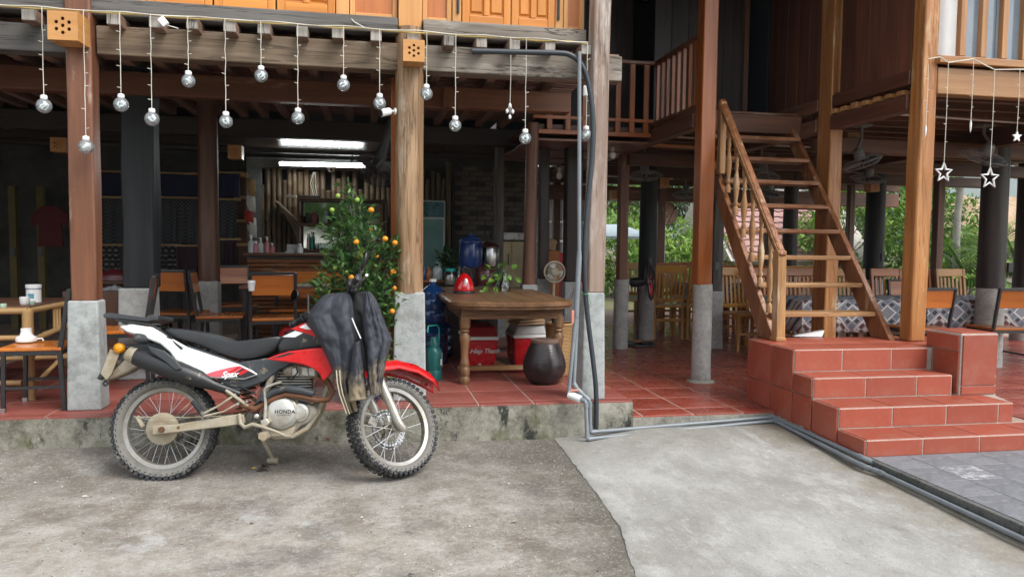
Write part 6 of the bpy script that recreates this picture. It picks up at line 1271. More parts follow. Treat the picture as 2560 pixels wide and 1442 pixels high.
# ------------------------------------------------------------------ bar counter with bottles, mirror shelf, tube light
a, c = atY(613, 632, 9.0), atY(985, 632, 9.0); t = thing('bar_counter', 'bar counter clad in dark horizontal wooden slats', 'counter', ((a.x+c.x)/2, 9.2, ZP)); CZ = a.z
m_ = MB(); m_.box(a.x+.02, c.x, 9.03, 9.5, ZP, CZ-.03); m_.build('body', wd('dark', 'x'), t); m_ = MB(); m_.box(a.x-.02, c.x+.03, 8.97, 9.54, CZ-.03, CZ); m_.build('top', wd('brown', 'x'), t, bevel=.005)
z = ZP+.03
while z < CZ-.07: m_ = MB(); m_.tube([(a.x+.02, 9.022, z+.02), (c.x, 9.022, z+.02)], .0235, 8); m_.build('slat', wd('stair', 'x'), t, smooth=60); z += .048
PK = plain('pink_bottle', (.55, .22, .25), .2); CLR = plain('clear_pet', (.5, .56, .58), .12, var=.2)
for px, h, r, mt, lb in ((628, .2, .035, CLR, 'tall clear bottle at the end of the bar counter'), (640, .13, .04, PK, 'wide pink-labelled sanitiser tub on the bar'), (652, .17, .03, CLR, 'pump bottle with pale label on the bar'), (668, .18, .028, PK, 'slim pink pump bottle on the bar'), (681, .11, .03, PK, 'short pink jar at the end of the sanitiser row')):
    c_ = atY(px, 629, 9.1); c_.z = CZ; t = thing('bottle', lb, 'bottle', c_, 'bottles on the bar counter'); m_ = MB(); m_.lathe([(r*.9, 0), (r, .01), (r, h*.6), (r*.4, h*.72), (r*.35, h*.8), (0, h*.8)], c_, 16); m_.build('body', mt, t, smooth=40); m_ = MB(); m_.cyl(c_+V(0, 0, h*.8), c_+V(0, 0, h), r*.35); m_.bar(c_+V(-.02, -.01, h), c_+V(.01, 0, h), .012, .01); m_.build('pump', M['white'], t)
c_ = atY(732, 628, 9.15); c_.z = CZ; t = thing('card_holder', 'small silver-framed card on the bar counter', 'card', c_); m_ = MB(); m_.bar(c_+V(-.08, 0, .012), c_+V(.02, 0, .012), .08, .02); m_.bar(c_+V(.0, .04, .002), c_+V(.0, .06, .10), .14, .012, (0, 1, 0)); m_.build('card', plain('card', (.4, .42, .43), .4), t)
c_ = atY(750, 630, 9.15); c_.z = CZ; t = thing('toothpick_jar', 'little white lidded jar on the bar counter', 'jar', c_); m_ = MB(); m_.lathe([(.035, 0), (.038, .05), (.03, .07), (.02, .085), (.022, .11), (0, .115)], c_, 16); m_.build('body', M['white'], t, smooth=40)
a, c = atY(748, 496, 10.5), atY(964, 626, 10.5); t = thing('mirror_shelf', 'mirror-backed bar shelf reflecting greenery behind the counter', 'shelf', ((a.x+c.x)/2, 10.7, c.z)); MR = plain('mirror', (.82, .86, .84), .03, 1., var=.03); zm = (a.z+c.z)/2+.0
m_ = MB(); m_.box(a.x-.02, c.x+.02, 10.82, 10.9, c.z-.05, a.z+.02); m_.build('back', wd('brown', 'z'), t)
for k, (x0, x1) in enumerate(((a.x+.03, a.x+.5), (a.x+.53, c.x-.03))):
    for z0, z1 in ((c.z+.02, zm-.02), (zm+.02, a.z-.03)): m_ = MB(); m_.box(x0, x1, 10.808, 10.818, z0, z1); m_.build('mirror', MR, t)
for z in (c.z-.03, zm-.015, a.z-.02): m_ = MB(); m_.box(a.x-.03, c.x+.03, 10.5, 10.82, z, z+.03); m_.build('shelf_board', wd('brown', 'x'), t, bevel=.003)
for x in (a.x-.03, a.x+.5, c.x): m_ = MB(); m_.box(x, x+.03, 10.502, 10.80, c.z-.0, a.z-.021); m_.build('divider', wd('brown', 'z'), t)
GG = plain('green_flask', (.02, .12, .06), .3)
for px, z, h, r, mt, lb in ((770, zm+.015, .14, .06, M['blackmetal'], 'black pot on the mirror shelf'), (785, zm+.015, .17, .05, plain('red_brown', (.2, .07, .05), .4), 'red-brown bag on the mirror shelf'), (815, zm+.015, .17, .03, CLR, 'pale slim bottle on the mirror shelf'), (828, zm+.015, .2, .036, GG, 'green flask on the mirror shelf'), (900, zm+.015, .18, .04, GG, 'second green flask, behind the tree, on the mirror shelf'), (770, c.z, .22, .02, M['ivory'], 'slim ivory bottle on the lower mirror shelf'), (780, c.z, .24, .018, M['turq'], 'slim blue bottle on the lower mirror shelf')):
    c_ = atY(px, 560, 10.65); c_.z = z; tt = thing('bottle', lb, 'bottle', c_, 'things on the mirror shelf'); m_ = MB(); m_.lathe([(r*.9, 0), (r, .01), (r, h*.65), (r*.5, h*.8), (r*.5, h), (0, h)], c_, 16); m_.build('body', mt, tt, smooth=40)
for k in range(9):
    c_ = V(a.x+.22+.04*k, 10.62, c.z); tt = thing('glass', 'drinking glass in the row on the lower mirror shelf', 'glass', c_, 'glasses on the mirror shelf'); m_ = MB(); m_.lathe([(.014, 0), (.018, .09), (.016, .09), (.012, .006), (0, .006)], c_, 10); m_.build('body', M['glass'], tt, smooth=40)
c_ = atY(775, 496, 10.6); c_.z = a.z+.012; tt = thing('router', 'flat black router on top of the mirror shelf with cables rising', 'router', c_); m_ = MB(); m_.box(c_.x-.14, c_.x+.14, 10.55, 10.7, c_.z, c_.z+.03); m_.build('box', M['blackmetal'], tt, bevel=.005)
m_ = MB()
for k in range(3): m_.tube([(c_.x+.05+.02*k, 10.66, c_.z+.03), (c_.x+.0+.03*k, 10.7, c_.z+.2), (c_.x+.04+.01*k, 10.72, c_.z+.36)], .006, 6)
m_.build('cables', M['wire'], tt)['kind'] = 'stuff'
tt = thing('small_box', 'pale small box on top of the mirror shelf', 'box', c_+V(-.22, 0, 0)); m_ = MB(); m_.box(c_.x-.30, c_.x-.18, 10.55, 10.65, c_.z, c_.z+.035); m_.build('body', M['white'], tt, bevel=.003)
a, c = atY(704, 409, 10.72), atY(906, 412, 10.72); t = thing('tube_light', 'lit fluorescent tube over the bar', 'lamp', ((a.x+c.x)/2, 10.75, a.z)); m_ = MB(); m_.tube([a, c], .019, 12); m_.build('tube', M['tube'], t, smooth=60); m_ = MB(); m_.box(a.x-.04, c.x+.04, 10.76, 10.82, a.z-.025, a.z+.03); m_.build('batten', M['white'], t, bevel=.004)
c_ = atY(828, 423, 10.9); t = thing('dome_camera', 'tiny white dome camera under the lit tube', 'camera', c_); m_ = MB(); m_.lathe([(.05, .06), (.055, 0), (.03, -.04), (0, -.045)], c_, 16); m_.build('dome', M['white'], t, smooth=60); m_ = MB(); m_.sph(c_+V(0, -.045, -.01), .02); m_.build('lens', M['blackmetal'], t)
# ------------------------------------------------------------------ fans
FG = plain('grey_fan', (.24, .255, .26), .4); FB = plain('fan_blade', (.16, .17, .175), .3)
def cage(par, c, R, dep, ax, mt, nr=30):
    ax = ax.normalized(); e = ax.orthogonal().normalized(); g = ax.cross(e); m_ = MB()
    for k in range(nr):
        a = 2*pi*k/nr; d = e*cos(a)+g*sin(a)
        for s_ in (-1, 1): m_.tube([c+d*R*.16+ax*dep*.5*s_, c+d*R*.7+ax*dep*.45*s_, c+d*R], .0016, 4, cap=False)
    for r_, s_ in ((1, 0), (.7, -.45), (.7, .45), (.16, .5), (.16, -.5)): m_.ring(c+ax*dep*s_, R*r_, .004 if r_ == 1 else .002, ax, 32, 5)
    o = m_.build('cage', mt, par); o['kind'] = 'stuff'
def blades(par, c, R, ax, mt, n=3):
    ax = ax.normalized(); e = ax.orthogonal().normalized(); g = ax.cross(e)
    for k in range(n):
        m_ = MB(); vi = []
        for i in range(6):
            t_ = .12+.72*i/5
            for j in range(5): a = 2*pi*k/n+(j/4-.5)*(.5+.6*t_); vi.append(c+(e*cos(a)+g*sin(a))*R*t_+ax*(j/4-.5)*.035)
        m_.add(vi, [(i*5+j, i*5+j+1, (i+1)*5+j+1, (i+1)*5+j) for i in range(5) for j in range(4)]); o = m_.build('blade', mt, par, smooth=180); o.modifiers.new('s', 'SOLIDIFY').thickness = .003
def ceil_fan(px, py, y, tilt, R, lab):
    c_ = atY(px, py, y); t = thing('ceiling_fan', lab, 'fan', c_, 'caged orbit fans under the dining hall ceiling'); ax = Vector(tilt).normalized()
    cage(t, c_, R, .10, ax, FG); blades(t, c_, R, ax, FB); m_ = MB(); m_.lathe([(.05, .03), (.055, .05), (.05, .13), (.03, .15)], c_, 16, ax); m_.build('motor', FG, t, smooth=50)
    m_ = MB(); m_.tube([c_+ax*.14, c_+V(0, .02, .24), V(c_.x, c_.y+.02, 2.66)], .014, 8); m_.box(c_.x-.07, c_.x+.07, c_.y-.05, c_.y+.09, 2.64, 2.66); m_.build('hanger', FG, t)
ceil_fan(2461, 395, 6.6, (.1, -.45, 1), .215, 'grey ceiling fan facing down behind the star lights'); ceil_fan(2155, 408, 6.9, (-.35, .1, 1), .2, 'grey ceiling fan next to the lamp box by the orange stair post'); ceil_fan(2170, 447, 8.6, (.0, -.25, 1), .21, 'grey ceiling fan lower and farther back than the one by the lamp box')
ceil_fan(1905, 440, 8.2, (.2, .1, 1), .2, 'grey ceiling fan seen between the stair treads'); ceil_fan(1920, 482, 9.4, (.1, -.35, 1), .21, 'grey ceiling fan deepest behind the stair treads'); ceil_fan(1612, 440, 8.9, (.0, .1, 1), .21, 'dark ceiling fan beside the red post between the houses'); ceil_fan(1715, 487, 10.6, (.0, .1, 1), .2, 'ceiling fan above the yard view near the satellite dish')
def stand_fan(c_, h, R, ax, cm, bm, lab, base=None, hoff=.05):
    t = thing('standing_fan', lab, 'fan', c_); hd_ = c_+V(0, 0, h)
    m_ = MB(); m_.tube([c_+V(0, 0, .03), hd_-V(0, 0, .12)], [.017, .014], 10); m_.tube([hd_-V(0, 0, .13), hd_-V(0, 0, .02)], [.024, .03], 10); m_.build('pole', cm, t, smooth=50)
    m_ = MB()
    for k in range(4): a = k*pi/2+.4; m_.bar(c_+V(.03*cos(a), .03*sin(a), .03), c_+V(.24*cos(a), .24*sin(a), .012), .07, .03)
    m_.ring(c_+V(0, 0, .012), .22, .014, (0, 0, 1), 24, 6); m_.build('base', cm, t)
    m_ = MB(); m_.lathe([(.05, 0), (.035, .03), (.0, .03)], c_+V(0, 0, .03), 14); m_.build('collar', base or cm, t)
    ax = ax.normalized(); m_ = MB(); m_.lathe([(.03, -.12), (.06, -.10), (.065, -.02), (.04, .10)], hd_, 16, ax); m_.build('motor', cm, t, smooth=50); cage(t, hd_+ax*hoff, R, .12, ax, cm); blades(t, hd_+ax*hoff, R, ax, bm)
    m_ = MB(); m_.ring(hd_+ax*hoff, R, .011, ax, 36, 6); m_.build('hoop', cm, t, smooth=60)
stand_fan(V(3.36, 9.05, ZR), .80, .235, V(.88, -.47, .08), M['blackmetal'], M['redpl'], 'black standing fan with red blades in the dining hall', plain('orange_collar', (.5, .15, .02), .4), .14)
p_ = atY(1385, 680, 8.3); stand_fan(V(p_.x, 8.3, ZP), p_.z-ZP, .115, V(-.1, -1, .05), M['ivory'], M['white'], 'small ivory standing fan beside the orange cupboard')
c_ = atY(930, 425, 6.6); t = thing('wall_fan', 'black wall fan high up behind the round weathered post', 'fan', c_); ax = V(-.5, -.5, -.75).normalized(); cage(t, c_, .2, .1, ax, M['blackmetal'], 24); blades(t, c_, .2, ax, M['blackmetal']); m_ = MB(); m_.tube([c_-ax*.02, c_-ax*.15, V(c_.x+.2, 6.62, 2.6)], [.04, .05, .02], 10); m_.build('bracket', M['blackmetal'], t)

# ------------------------------------------------------------------ kitchen corner seen past the oval table
a, c = atY(1052, 500, 10.0), atY(1113, 690, 10.0); t = thing('drinks_fridge', 'glass-door drinks fridge glowing teal at the back', 'fridge', ((a.x+c.x)/2, 10.3, ZP)); m_ = MB(); m_.box(a.x-.2, c.x, 10.03, 10.6, ZP, a.z); m_.build('cabinet', plain('fridge_white', (.45, .5, .5), .4), t, bevel=.01)
m_ = MB(); m_.box(a.x-.17, c.x-.03, 10.0, 10.03, ZP+.3, a.z-.25); m_.build('door', plain('fridge_door', (.16, .30, .29), .08, var=.3, sc=3), t, bevel=.004)  # teal door colour stands for the glow from inside, nothing emits
m_ = MB(); m_.box(a.x-.18, c.x-.02, 10.01, 10.028, a.z-.22, a.z-.02); m_.build('sign', plain('fridge_sign', (.05, .16, .20), .3, var=.5, sc=14), t)
a, c = atY(1213, 603, 9.5), atY(1320, 700, 9.5); t = thing('wall_cupboard', 'cream two-door cupboard behind the gnarled posts', 'cupboard', ((a.x+c.x)/2, 9.7, ZP)); CR = plain('cream_paint', (.52, .45, .27), .45); m_ = MB(); m_.box(a.x-.1, c.x, 9.52, 9.9, ZP, a.z); m_.build('carcass', CR, t, bevel=.006)
w = (c.x-a.x+.1)/3
for k in range(3): m_ = MB(); x0 = a.x-.1+w*k; m_.box(x0+.01, x0+w-.01, 9.50, 9.519, ZP+.45, a.z-.03); d_ = m_.build('door', CR, t, bevel=.006); m_ = MB(); m_.tube([(x0+w-.04, 9.485, a.z-.3), (x0+w-.04, 9.485, a.z-.16)], .007, 6); m_.build('handle', M['blackmetal'], d_)
t = thing('steel_sink', 'dull steel sink resting on the cream cupboard', 'sink', (a.x+.25, 9.7, a.z)); m_ = MB(); m_.box(a.x+.12, c.x-.03, 9.55, 9.9, a.z+.002, a.z+.13); m_.build('basin', M['steel'], t, bevel=.02)
for px, py, r, h, y, mt, lb, nm in ((1176, 668, .13, .36, 8.4, M['blue'], 'large blue water dispenser bottle behind the kettle', 'water_dispenser'), (1222, 668, .12, .30, 8.6, M['steel'], 'steel urn with dark red lid behind the plant vase', 'steel_urn'), (1212, 712, .11, .22, 8.1, plain('maroon_pot', (.07, .012, .014), .3), 'dark maroon pot behind the plant vase', 'stock_pot')):
    c_ = atY(px, py, y); t = thing(nm, lb, 'container', c_); m_ = MB(); m_.lathe([(r*.92, 0), (r, .02), (r, h*.72), (r*.97, h*.74), (r, h*.76), (r*.9, h*.86), (r*.35, h*.98), (r*.3, h)], c_, 24); m_.build('body', mt, t, smooth=40)
    m_ = MB(); m_.lathe([(r*1.04, h*.76), (r*1.04, h*.80), (r*.8, h*.9), (r*.2, h*.97), (r*.15, h*1.06), (0, h*1.07)], c_, 24); m_.build('lid', plain('lid_'+nm, (.06, .012, .012) if 'urn' in nm else ((.02, .05, .18) if 'disp' in nm else (.05, .01, .01)), .3), t, smooth=40)
    m_ = MB(); m_.box(c_.x-r*.8, c_.x+r*.8, c_.y-r*.8, c_.y+r*.8, ZP, c_.z-.002); m_.build('plinth', wd('dark', 'z'), t)
a, c = atY(1062, 688, 8.6), atY(1118, 700, 8.6); t = thing('side_counter', 'low wooden side counter behind the round post base', 'counter', (.7, 8.8, ZP)); m_ = MB(); m_.box(a.x-.35, 1.3, 8.6, 9.1, c.z-.03, c.z); m_.build('top', wd('stair', 'x'), t); m_ = MB(); m_.box(a.x-.3, 1.25, 8.65, 9.05, ZP, c.z-.03); m_.build('body', wd('dark', 'z'), t)
for px, r, h, mt, lb in ((1072, .04, .15, plain('orange_bottle', (.35, .13, .04), .3), 'orange-brown bottle on the side counter'), (1094, .06, .2, CLR, 'clear glass jar on the side counter'), (1060, .035, .17, M['blue'], 'small blue bottle on the side counter'), (1150, .03, .16, CLR, 'slim clear bottle on the side counter')):
    c_ = atY(px, 690, 8.7); c_.z = c.z; tt = thing('bottle', lb, 'bottle', c_, 'bottles on the side counter'); m_ = MB(); m_.lathe([(r*.9, 0), (r, .01), (r, h*.6), (r*.5, h*.78), (r*.5, h), (0, h)], c_, 16); m_.build('body', mt, tt, smooth=40)
c_ = atZ(1125, 712, TT)+V(0, .0, 0); t = thing('glass_jar', 'clear glass jar with turquoise lid on the oval table', 'jar', c_); m_ = MB(); m_.lathe([(.065, 0), (.07, .01), (.07, .13), (.055, .15), (.055, .155)], c_, 22, cap=False); m_.build('body', M['glass'], t, smooth=50); m_ = MB(); m_.lathe([(.06, .152), (.06, .18), (.056, .184), (0, .185)], c_, 22); m_.build('lid', M['turq'], t, smooth=40); m_ = MB(); m_.lathe([(.06, .006), (.064, .03), (.062, .1), (.03, .11), (0, .11)], c_, 16); m_.build('contents', plain('jar_contents', (.35, .33, .28), .7, var=.4, sc=25), t, smooth=60)
c_ = atY(1118, 660, 8.75); t = thing('pot_plant', 'dark leafy pot plant behind the turquoise-lidded jar', 'plant', c_+V(0, 0, -.1)); fm = MB()
for i in range(60): leaf(fm, c_+rv(.04), V(0, 0, .6)+rv(.6), V(0, -1, .3)+rv(.4), .15, .05)
o = fm.build('leaves', LF[0], t, fix=False); o['kind'] = 'stuff'; m_ = MB(); m_.lathe([(.06, -.2), (.08, -.04), (.075, -.04), (0, -.06)], c_, 16); m_.build('pot', wd('dark', 'z'), t)
a, c = atY(1362, 627, 9.2), atY(1397, 740, 9.2); t = thing('cupboard', 'orange-brown wooden cupboard beside the small ivory fan', 'cupboard', (a.x+.1, 9.4, ZP)); m_ = MB(); m_.box(a.x, c.x, 9.2, 9.6, ZP, a.z); m_.build('body', wd('chair', 'z'), t, bevel=.006)
c_ = V((a.x+c.x)/2, 9.35, a.z); t = thing('paper_bundle', 'crumpled brown paper bundle on the orange-brown cupboard', 'bundle', c_); m_ = MB(); m_.sph(c_+V(0, 0, .08), .1, 10, 7, (1, .8, .9)); m_.v = [tuple(Vector(p_)*1+Vector((.03*mnoise.noise(Vector(p_)*14), 0, .03*mnoise.noise(Vector(p_)*11)))) for p_ in m_.v]; m_.build('paper', CB, t)
a, c = atY(1395, 632, 9.8), atY(1442, 720, 9.8); t = thing('plastic_chair', 'bright red plastic chair behind the small ivory fan', 'chair', (a.x+.15, 9.8, ZR)); m_ = MB(); m_.box(a.x, c.x+.1, 9.8, 9.82, ZR+.42, a.z); m_.build('back', M['redpl'], t, bevel=.008); m_ = MB(); m_.box(a.x, c.x+.1, 9.4, 9.8, ZR+.40, ZR+.42); m_.build('seat', M['redpl'], t, bevel=.008)
for x in (a.x+.02, c.x+.08):
    for yy in (9.42, 9.79): m_ = MB(); m_.box(x-.015, x+.015, yy-.015, yy+.015, ZR, ZR+.4); m_.build('leg', M['redpl'], t)
for px, py, y in ((1398, 440, 8.5), (1532, 388, 8.0)):
    c_ = atY(px, py, y); t = thing('light_bulb', 'unlit hanging bulb beside the %s' % ('dark posts of the kitchen corner' if px < 1450 else 'red post between the houses'), 'bulb', c_); m_ = MB(); m_.sph(c_, .035, 12, 8, (1, 1, 1.2)); m_.build('glass', M['white'], t, smooth=180); m_ = MB(); m_.cyl(c_+V(0, 0, .03), c_+V(0, 0, .09), .018); m_.build('socket', M['ivory'], t)

# ------------------------------------------------------------------ dining hall: tables under patterned cloths, slat-back chairs
def diamond_cloth():
    q = NT('diamond_cloth'); sep = q.node('ShaderNodeSeparateXYZ'); q.link(q.coord(), sep.inputs[0]); X_, Z_ = sep.outputs[0], q.math('ADD', sep.outputs[2], sep.outputs[1])
    def tri(v, per, ph=0.): f = q.math('FRACT', q.math('ADD', q.math('DIVIDE', v, per), ph)); return q.math('ABSOLUTE', q.math('SUBTRACT', f, .5))
    d = q.math('ADD', tri(X_, .42), tri(Z_, .36, .12))                     # 0 at diamond centre, .5 at its edge, 1 far
    d2 = q.math('ADD', tri(X_, .105), tri(Z_, .09)); d3 = q.math('ADD', tri(X_, .42, .5), tri(Z_, .36, .62))
    line = q.math('MULTIPLY', q.ramp(d, .40, .42), q.ramp(d, .47, .45)); inner = q.ramp(d, .40, .38); chk = q.ramp(d2, .5, .54); small = q.ramp(d3, .22, .20); sl2 = q.math('MULTIPLY', q.ramp(d3, .20, .215), q.ramp(d3, .26, .245))
    key = q.ramp(q.math('ABSOLUTE', q.math('SUBTRACT', d2, .45)), .14, .10)
    col = q.mix(chk, (.055, .06, .078), (.17, .20, .25)); col = q.mix(q.math('MULTIPLY', key, .7), col, (.42, .42, .43)); col = q.mix(inner, col, q.mix(chk, (.62, .61, .60), (.13, .05, .055))); col = q.mix(q.math('MULTIPLY', inner, q.math('MULTIPLY', key, .6)), col, (.10, .10, .11))
    col = q.mix(small, col, (.24, .25, .28)); col = q.mix(q.math('MAXIMUM', line, sl2), col, (.70, .69, .68))
    return q.done(col, .9, q.bump(q.noise(60), .15, .004))
DC = diamond_cloth()
def cloth_table(x0, x1, y0, y1, lab, h=.70, drop=.34):
    t = thing('dining_table', lab+', legs showing below its cloth', 'table', ((x0+x1)/2, (y0+y1)/2, ZR)); z = ZR+h; m_ = MB(); m_.box(x0+.01, x1-.01, y0+.01, y1-.01, z-.03, z-.001); m_.build('top', wd('chair', 'x'), t)
    for x in (x0+.08, (x0+x1)/2, x1-.08):
        for yy in (y0+.07, y1-.07): m_ = MB(); m_.box(x-.03, x+.03, yy-.03, yy+.03, ZR, z-.03); m_.build('leg', wd('stair', 'z'), t)
    n = 60; ring = []
    per = [(x0+(x1-x0)*i/20, y0) for i in range(20)]+[(x1, y0+(y1-y0)*i/10) for i in range(10)]+[(x1-(x1-x0)*i/20, y1) for i in range(20)]+[(x0, y1-(y1-y0)*i/10) for i in range(10)]
    m_ = MB(); vi = []; cx, cy = (x0+x1)/2, (y0+y1)/2
    for j, (k, dz) in enumerate(((.97, 0), (1.0, -.006), (1.004, -.05), (1.006, -drop*.55), (1.008, -drop))):
        for i, (x, yy) in enumerate(per): w = 0 if j < 2 else (.012*(j-1)/3*sin(i*1.9)+.008*mnoise.noise((i*.6, j, x0))); ox, oy = (x-cx)*(k-1)+(w if abs(x-x0) < .01 or abs(x-x1) < .01 else 0), (yy-cy)*(k-1)+(w if abs(yy-y0) < .01 or abs(yy-y1) < .01 else 0); vi.append((x+ox, yy+oy-(.012 if yy == y0 and j > 1 else 0), z+.003+dz))
    m_.add(vi, [(j*n+i, j*n+(i+1) % n, (j+1)*n+(i+1) % n, (j+1)*n+i) for j in range(4) for i in range(n)]+[tuple(range(n))]); c_ = m_.build('tablecloth', DC, None, smooth=50); c_.modifiers.new('s', 'SOLIDIFY').thickness = .003
    tag(c_, lab.replace('dining table', 'cloth')+', black and white diamond weave', 'tablecloth', 'diamond-patterned tablecloths'); return t
cloth_table(4.46, 5.92, 7.16, 8.0, 'dining table just behind the staircase'); cloth_table(5.95, 7.5, 7.16, 8.0, 'dining table behind the stub pillar of the steps')
cloth_table(4.75, 6.3, 10.35, 11.1, 'dining table far back seen through the stair balusters')
def slat_chair(lab, loc, rz, kind='chairy'):
    t = thing('slat_chair', lab, 'chair', loc, 'slat-back wooden dining chairs', rz=rz, local=True); k = wd(kind, 'z'); kx = wd(kind, 'x')
    for x in (-.2, .2):
        m_ = MB(); m_.box(x-.02, x+.02, -.21, -.17, 0, .43); m_.build('leg', k, t, bevel=.004); m_ = MB(); m_.bar((x, .19, 0), (x, .18, .45), .035, .04, (0, 1, 0)); m_.bar((x, .18, .45), (x, .26, 1.0), .035, .035, (0, 1, 0)); m_.build('leg', k, t, bevel=.004)
    m_ = MB(); m_.box(-.225, .225, -.23, .2, .43, .46); m_.build('seat', kx, t, bevel=.008); m_ = MB(); m_.bar((0, .244, .90), (0, .262, 1.0), .44, .025, (0, 1, 0)); m_.build('top_rail', kx, t, bevel=.006); m_ = MB(); m_.bar((-.18, .2, .53), (.18, .2, .53), .022, .05); m_.build('lower_rail', kx, t, bevel=.004)
    for i in range(6): m_ = MB(); x = -.145+.058*i; m_.bar((x, .195, .55), (x, .238, .89), .032, .014, (0, 1, 0)); m_.build('slat', k, t, bevel=.003)
    for z, yy in ((.2, -.19), (.25, .19)): m_ = MB(); m_.box(-.18, .18, yy-.01, yy+.01, z, z+.03); m_.build('stretcher', kx, t)
    return t
SC_ = [(3.98, 9.75, 178, 'chairy', 'slat chair nearest the black standing fan'), (4.42, 9.72, 184, 'chairy', 'slat chair with a cloth-dark side next to the one by the standing fan'), (4.95, 9.98, 180, 'chair', 'slat chair at the far table, first from the concrete column'), (5.45, 10.0, 178, 'chair', 'slat chair at the far table, second from the concrete column'), (5.95, 9.95, 182, 'chairy', 'slat chair at the far table seen between the stair treads'), (4.85, 8.35, 2, 'chair', 'reddish slat chair behind the near table, by the stair foot'), (5.35, 8.42, -4, 'chair', 'reddish slat chair behind the near table, between stair and gold post'), (6.0, 8.5, 3, 'chairy', 'yellow slat chair with broad top rail behind the near table'), (6.55, 8.4, -2, 'chair', 'orange slat chair behind the near table, left of the gold post'), (7.1, 8.5, 4, 'chair', 'orange slat chair behind the near table, right of the gold post'), (5.95, 8.0+.28, 0, 'chairy', 'low yellow chair tucked to the near table'), (3.3, 11.4, 175, 'chair', 'dark slat chair far back between the houses'), (5.1, 11.5, 0, 'chair', 'slat chair behind the far table, left of the thin brown posts'), (5.7, 11.5, 0, 'chairy', 'slat chair behind the far table, beside the thin brown posts'), (4.6, 7.0+.02, 172, 'chair', 'slat chair pushed against the near table under the stairs')]
SC_ = SC_[:-1]+[(4.05, 10.75, 5, 'chairy', 'slat chair facing the one nearest the standing fan'), (4.55, 10.8, -4, 'chair', 'slat chair behind the concrete column, facing the yard'), (7.55, 8.45, 0, 'chairy', 'yellow slat chair beside the thin brown post right of the gold post'), (6.4, 10.0, 180, 'chair', 'reddish slat chair at the end of the far table'), (4.5, 8.5, 8, 'chairy', 'yellow slat chair behind the lower stair treads')]
for x, yy, rz, k, lb in SC_: slat_chair(lb, (x, yy, ZR), radians(rz), k)
cafe_chair('cafe chair half hidden by the gold post, pushed to the patterned table', (5.62, 6.86, ZR), radians(186)); cafe_chair('cafe chair right of the stub pillar, pushed to the patterned table', (6.5, 6.80, ZR), radians(176)); cafe_chair('cafe chair behind the big dark column at the patterned table', (6.75, 8.35, ZR), radians(0))
c_ = V(4.74, 7.45, ZR+.705); c_ = atZ(2113, 752, ZR+.705); c_.y = max(c_.y, 7.25); t = thing('water_bottle', 'small clear water bottle with blue label on the near dining table', 'water bottle', c_); m_ = MB(); m_.lathe([(.032, 0), (.034, .01), (.034, .15), (.014, .19), (.014, .21)], c_, 16); m_.build('body', CLR, t, smooth=40); m_ = MB(); m_.lathe([(.035, .07), (.035, .13)], c_, 16, cap=False); m_.lathe([(.016, .2), (.016, .225), (0, .226)], c_, 12); m_.build('label', plain('blue_label', (.04, .22, .5), .4), t)
t = thing('white_tray', 'white plastic tray tilted against the stair foot on the landing', 'tray', (3.62, 5.64, .667)); m_ = MB(); m_.hexa([(3.50, 5.72, .668), (3.72, 5.66, .668), (3.73, 5.72, .668), (3.51, 5.78, .668)], [(3.52, 5.73, .68), (3.75, 5.67, .725), (3.75, 5.72, .725), (3.53, 5.77, .68)]); m_.build('body', M['white'], t, bevel=.006)

# ------------------------------------------------------------------ star lights under the barred window
def strand(px, py0, py1, lab, kind, R=.05, y=5.2):
    a, c = atY(px, py0, y), atY(px, py1, y); c.x = a.x; t = thing('star_light' if kind == 'star' else 'drop_light', lab, 'string light', c, 'star and drop lights under the barred window'); m_ = MB(); m_.tube([(a.x, y, a.z), (a.x+.003, y, (a.z+c.z)/2), (c.x, y, c.z)], .0024, 5)
    for k in range(4): z = a.z+(c.z-a.z)*(.25+.18*k); m_.tube([(a.x, y, z), (a.x+.02*(1 if k % 2 else -1), y, z+.003)], .002, 4)
    m_.build('cord', M['wire'], t)
    if kind == 'star':
        o_ = c+V(0, 0, -R); pts = [o_+V(cos(pi/2+k*pi/5), 0, sin(pi/2+k*pi/5))*(R if k % 2 == 0 else R*.42) for k in range(10)]; m_ = MB(); m_.tube(pts, .0085, 6, closed=True); m_.build('star', M['white'], t)
    elif kind == 'solid':
        o_ = c+V(0, 0, -R); pts = [o_+V(cos(pi/2+k*pi/5), 0, sin(pi/2+k*pi/5))*(R if k % 2 == 0 else R*.42) for k in range(10)]; m_ = MB(); m_.slab([p_-V(0, .006, 0) for p_ in pts], [p_+V(0, .006, 0) for p_ in pts]); m_.build('star', M['white'], t)
    else: m_ = MB(); m_.lathe([(.002, 0), (.009, -.03), (.007, -.07), (.001, -.1)], c, 8); m_.build('drop', M['white'], t, smooth=60)
strand(2371, 158, 408, 'outline star light hanging left of the caged fan', 'star', .075); strand(2487, 175, 420, 'outline star light hanging in front of the caged fan', 'star', .082); strand(2550, 175, 328, 'small solid star light hanging highest', 'solid', .045); strand(2434, 150, 300, 'slender drop light between the two outline stars', 'drop'); strand(2321, 160, 312, 'slender drop light against the gold post', 'drop')
t = thing('light_cable', 'white fairy-light cable looped along the barred window sill', 'cable', (4.9, 5.2, 2.88)); pts = [atY(px, py, 5.22) for px, py in ((2320, 148), (2350, 143), (2371, 157), (2400, 153), (2434, 148), (2460, 162), (2487, 175), (2550, 174), (2620, 176))]; m_ = MB(); m_.tube(pts, .005, 6); m_.build('wire', M['wire'], t, smooth=60)
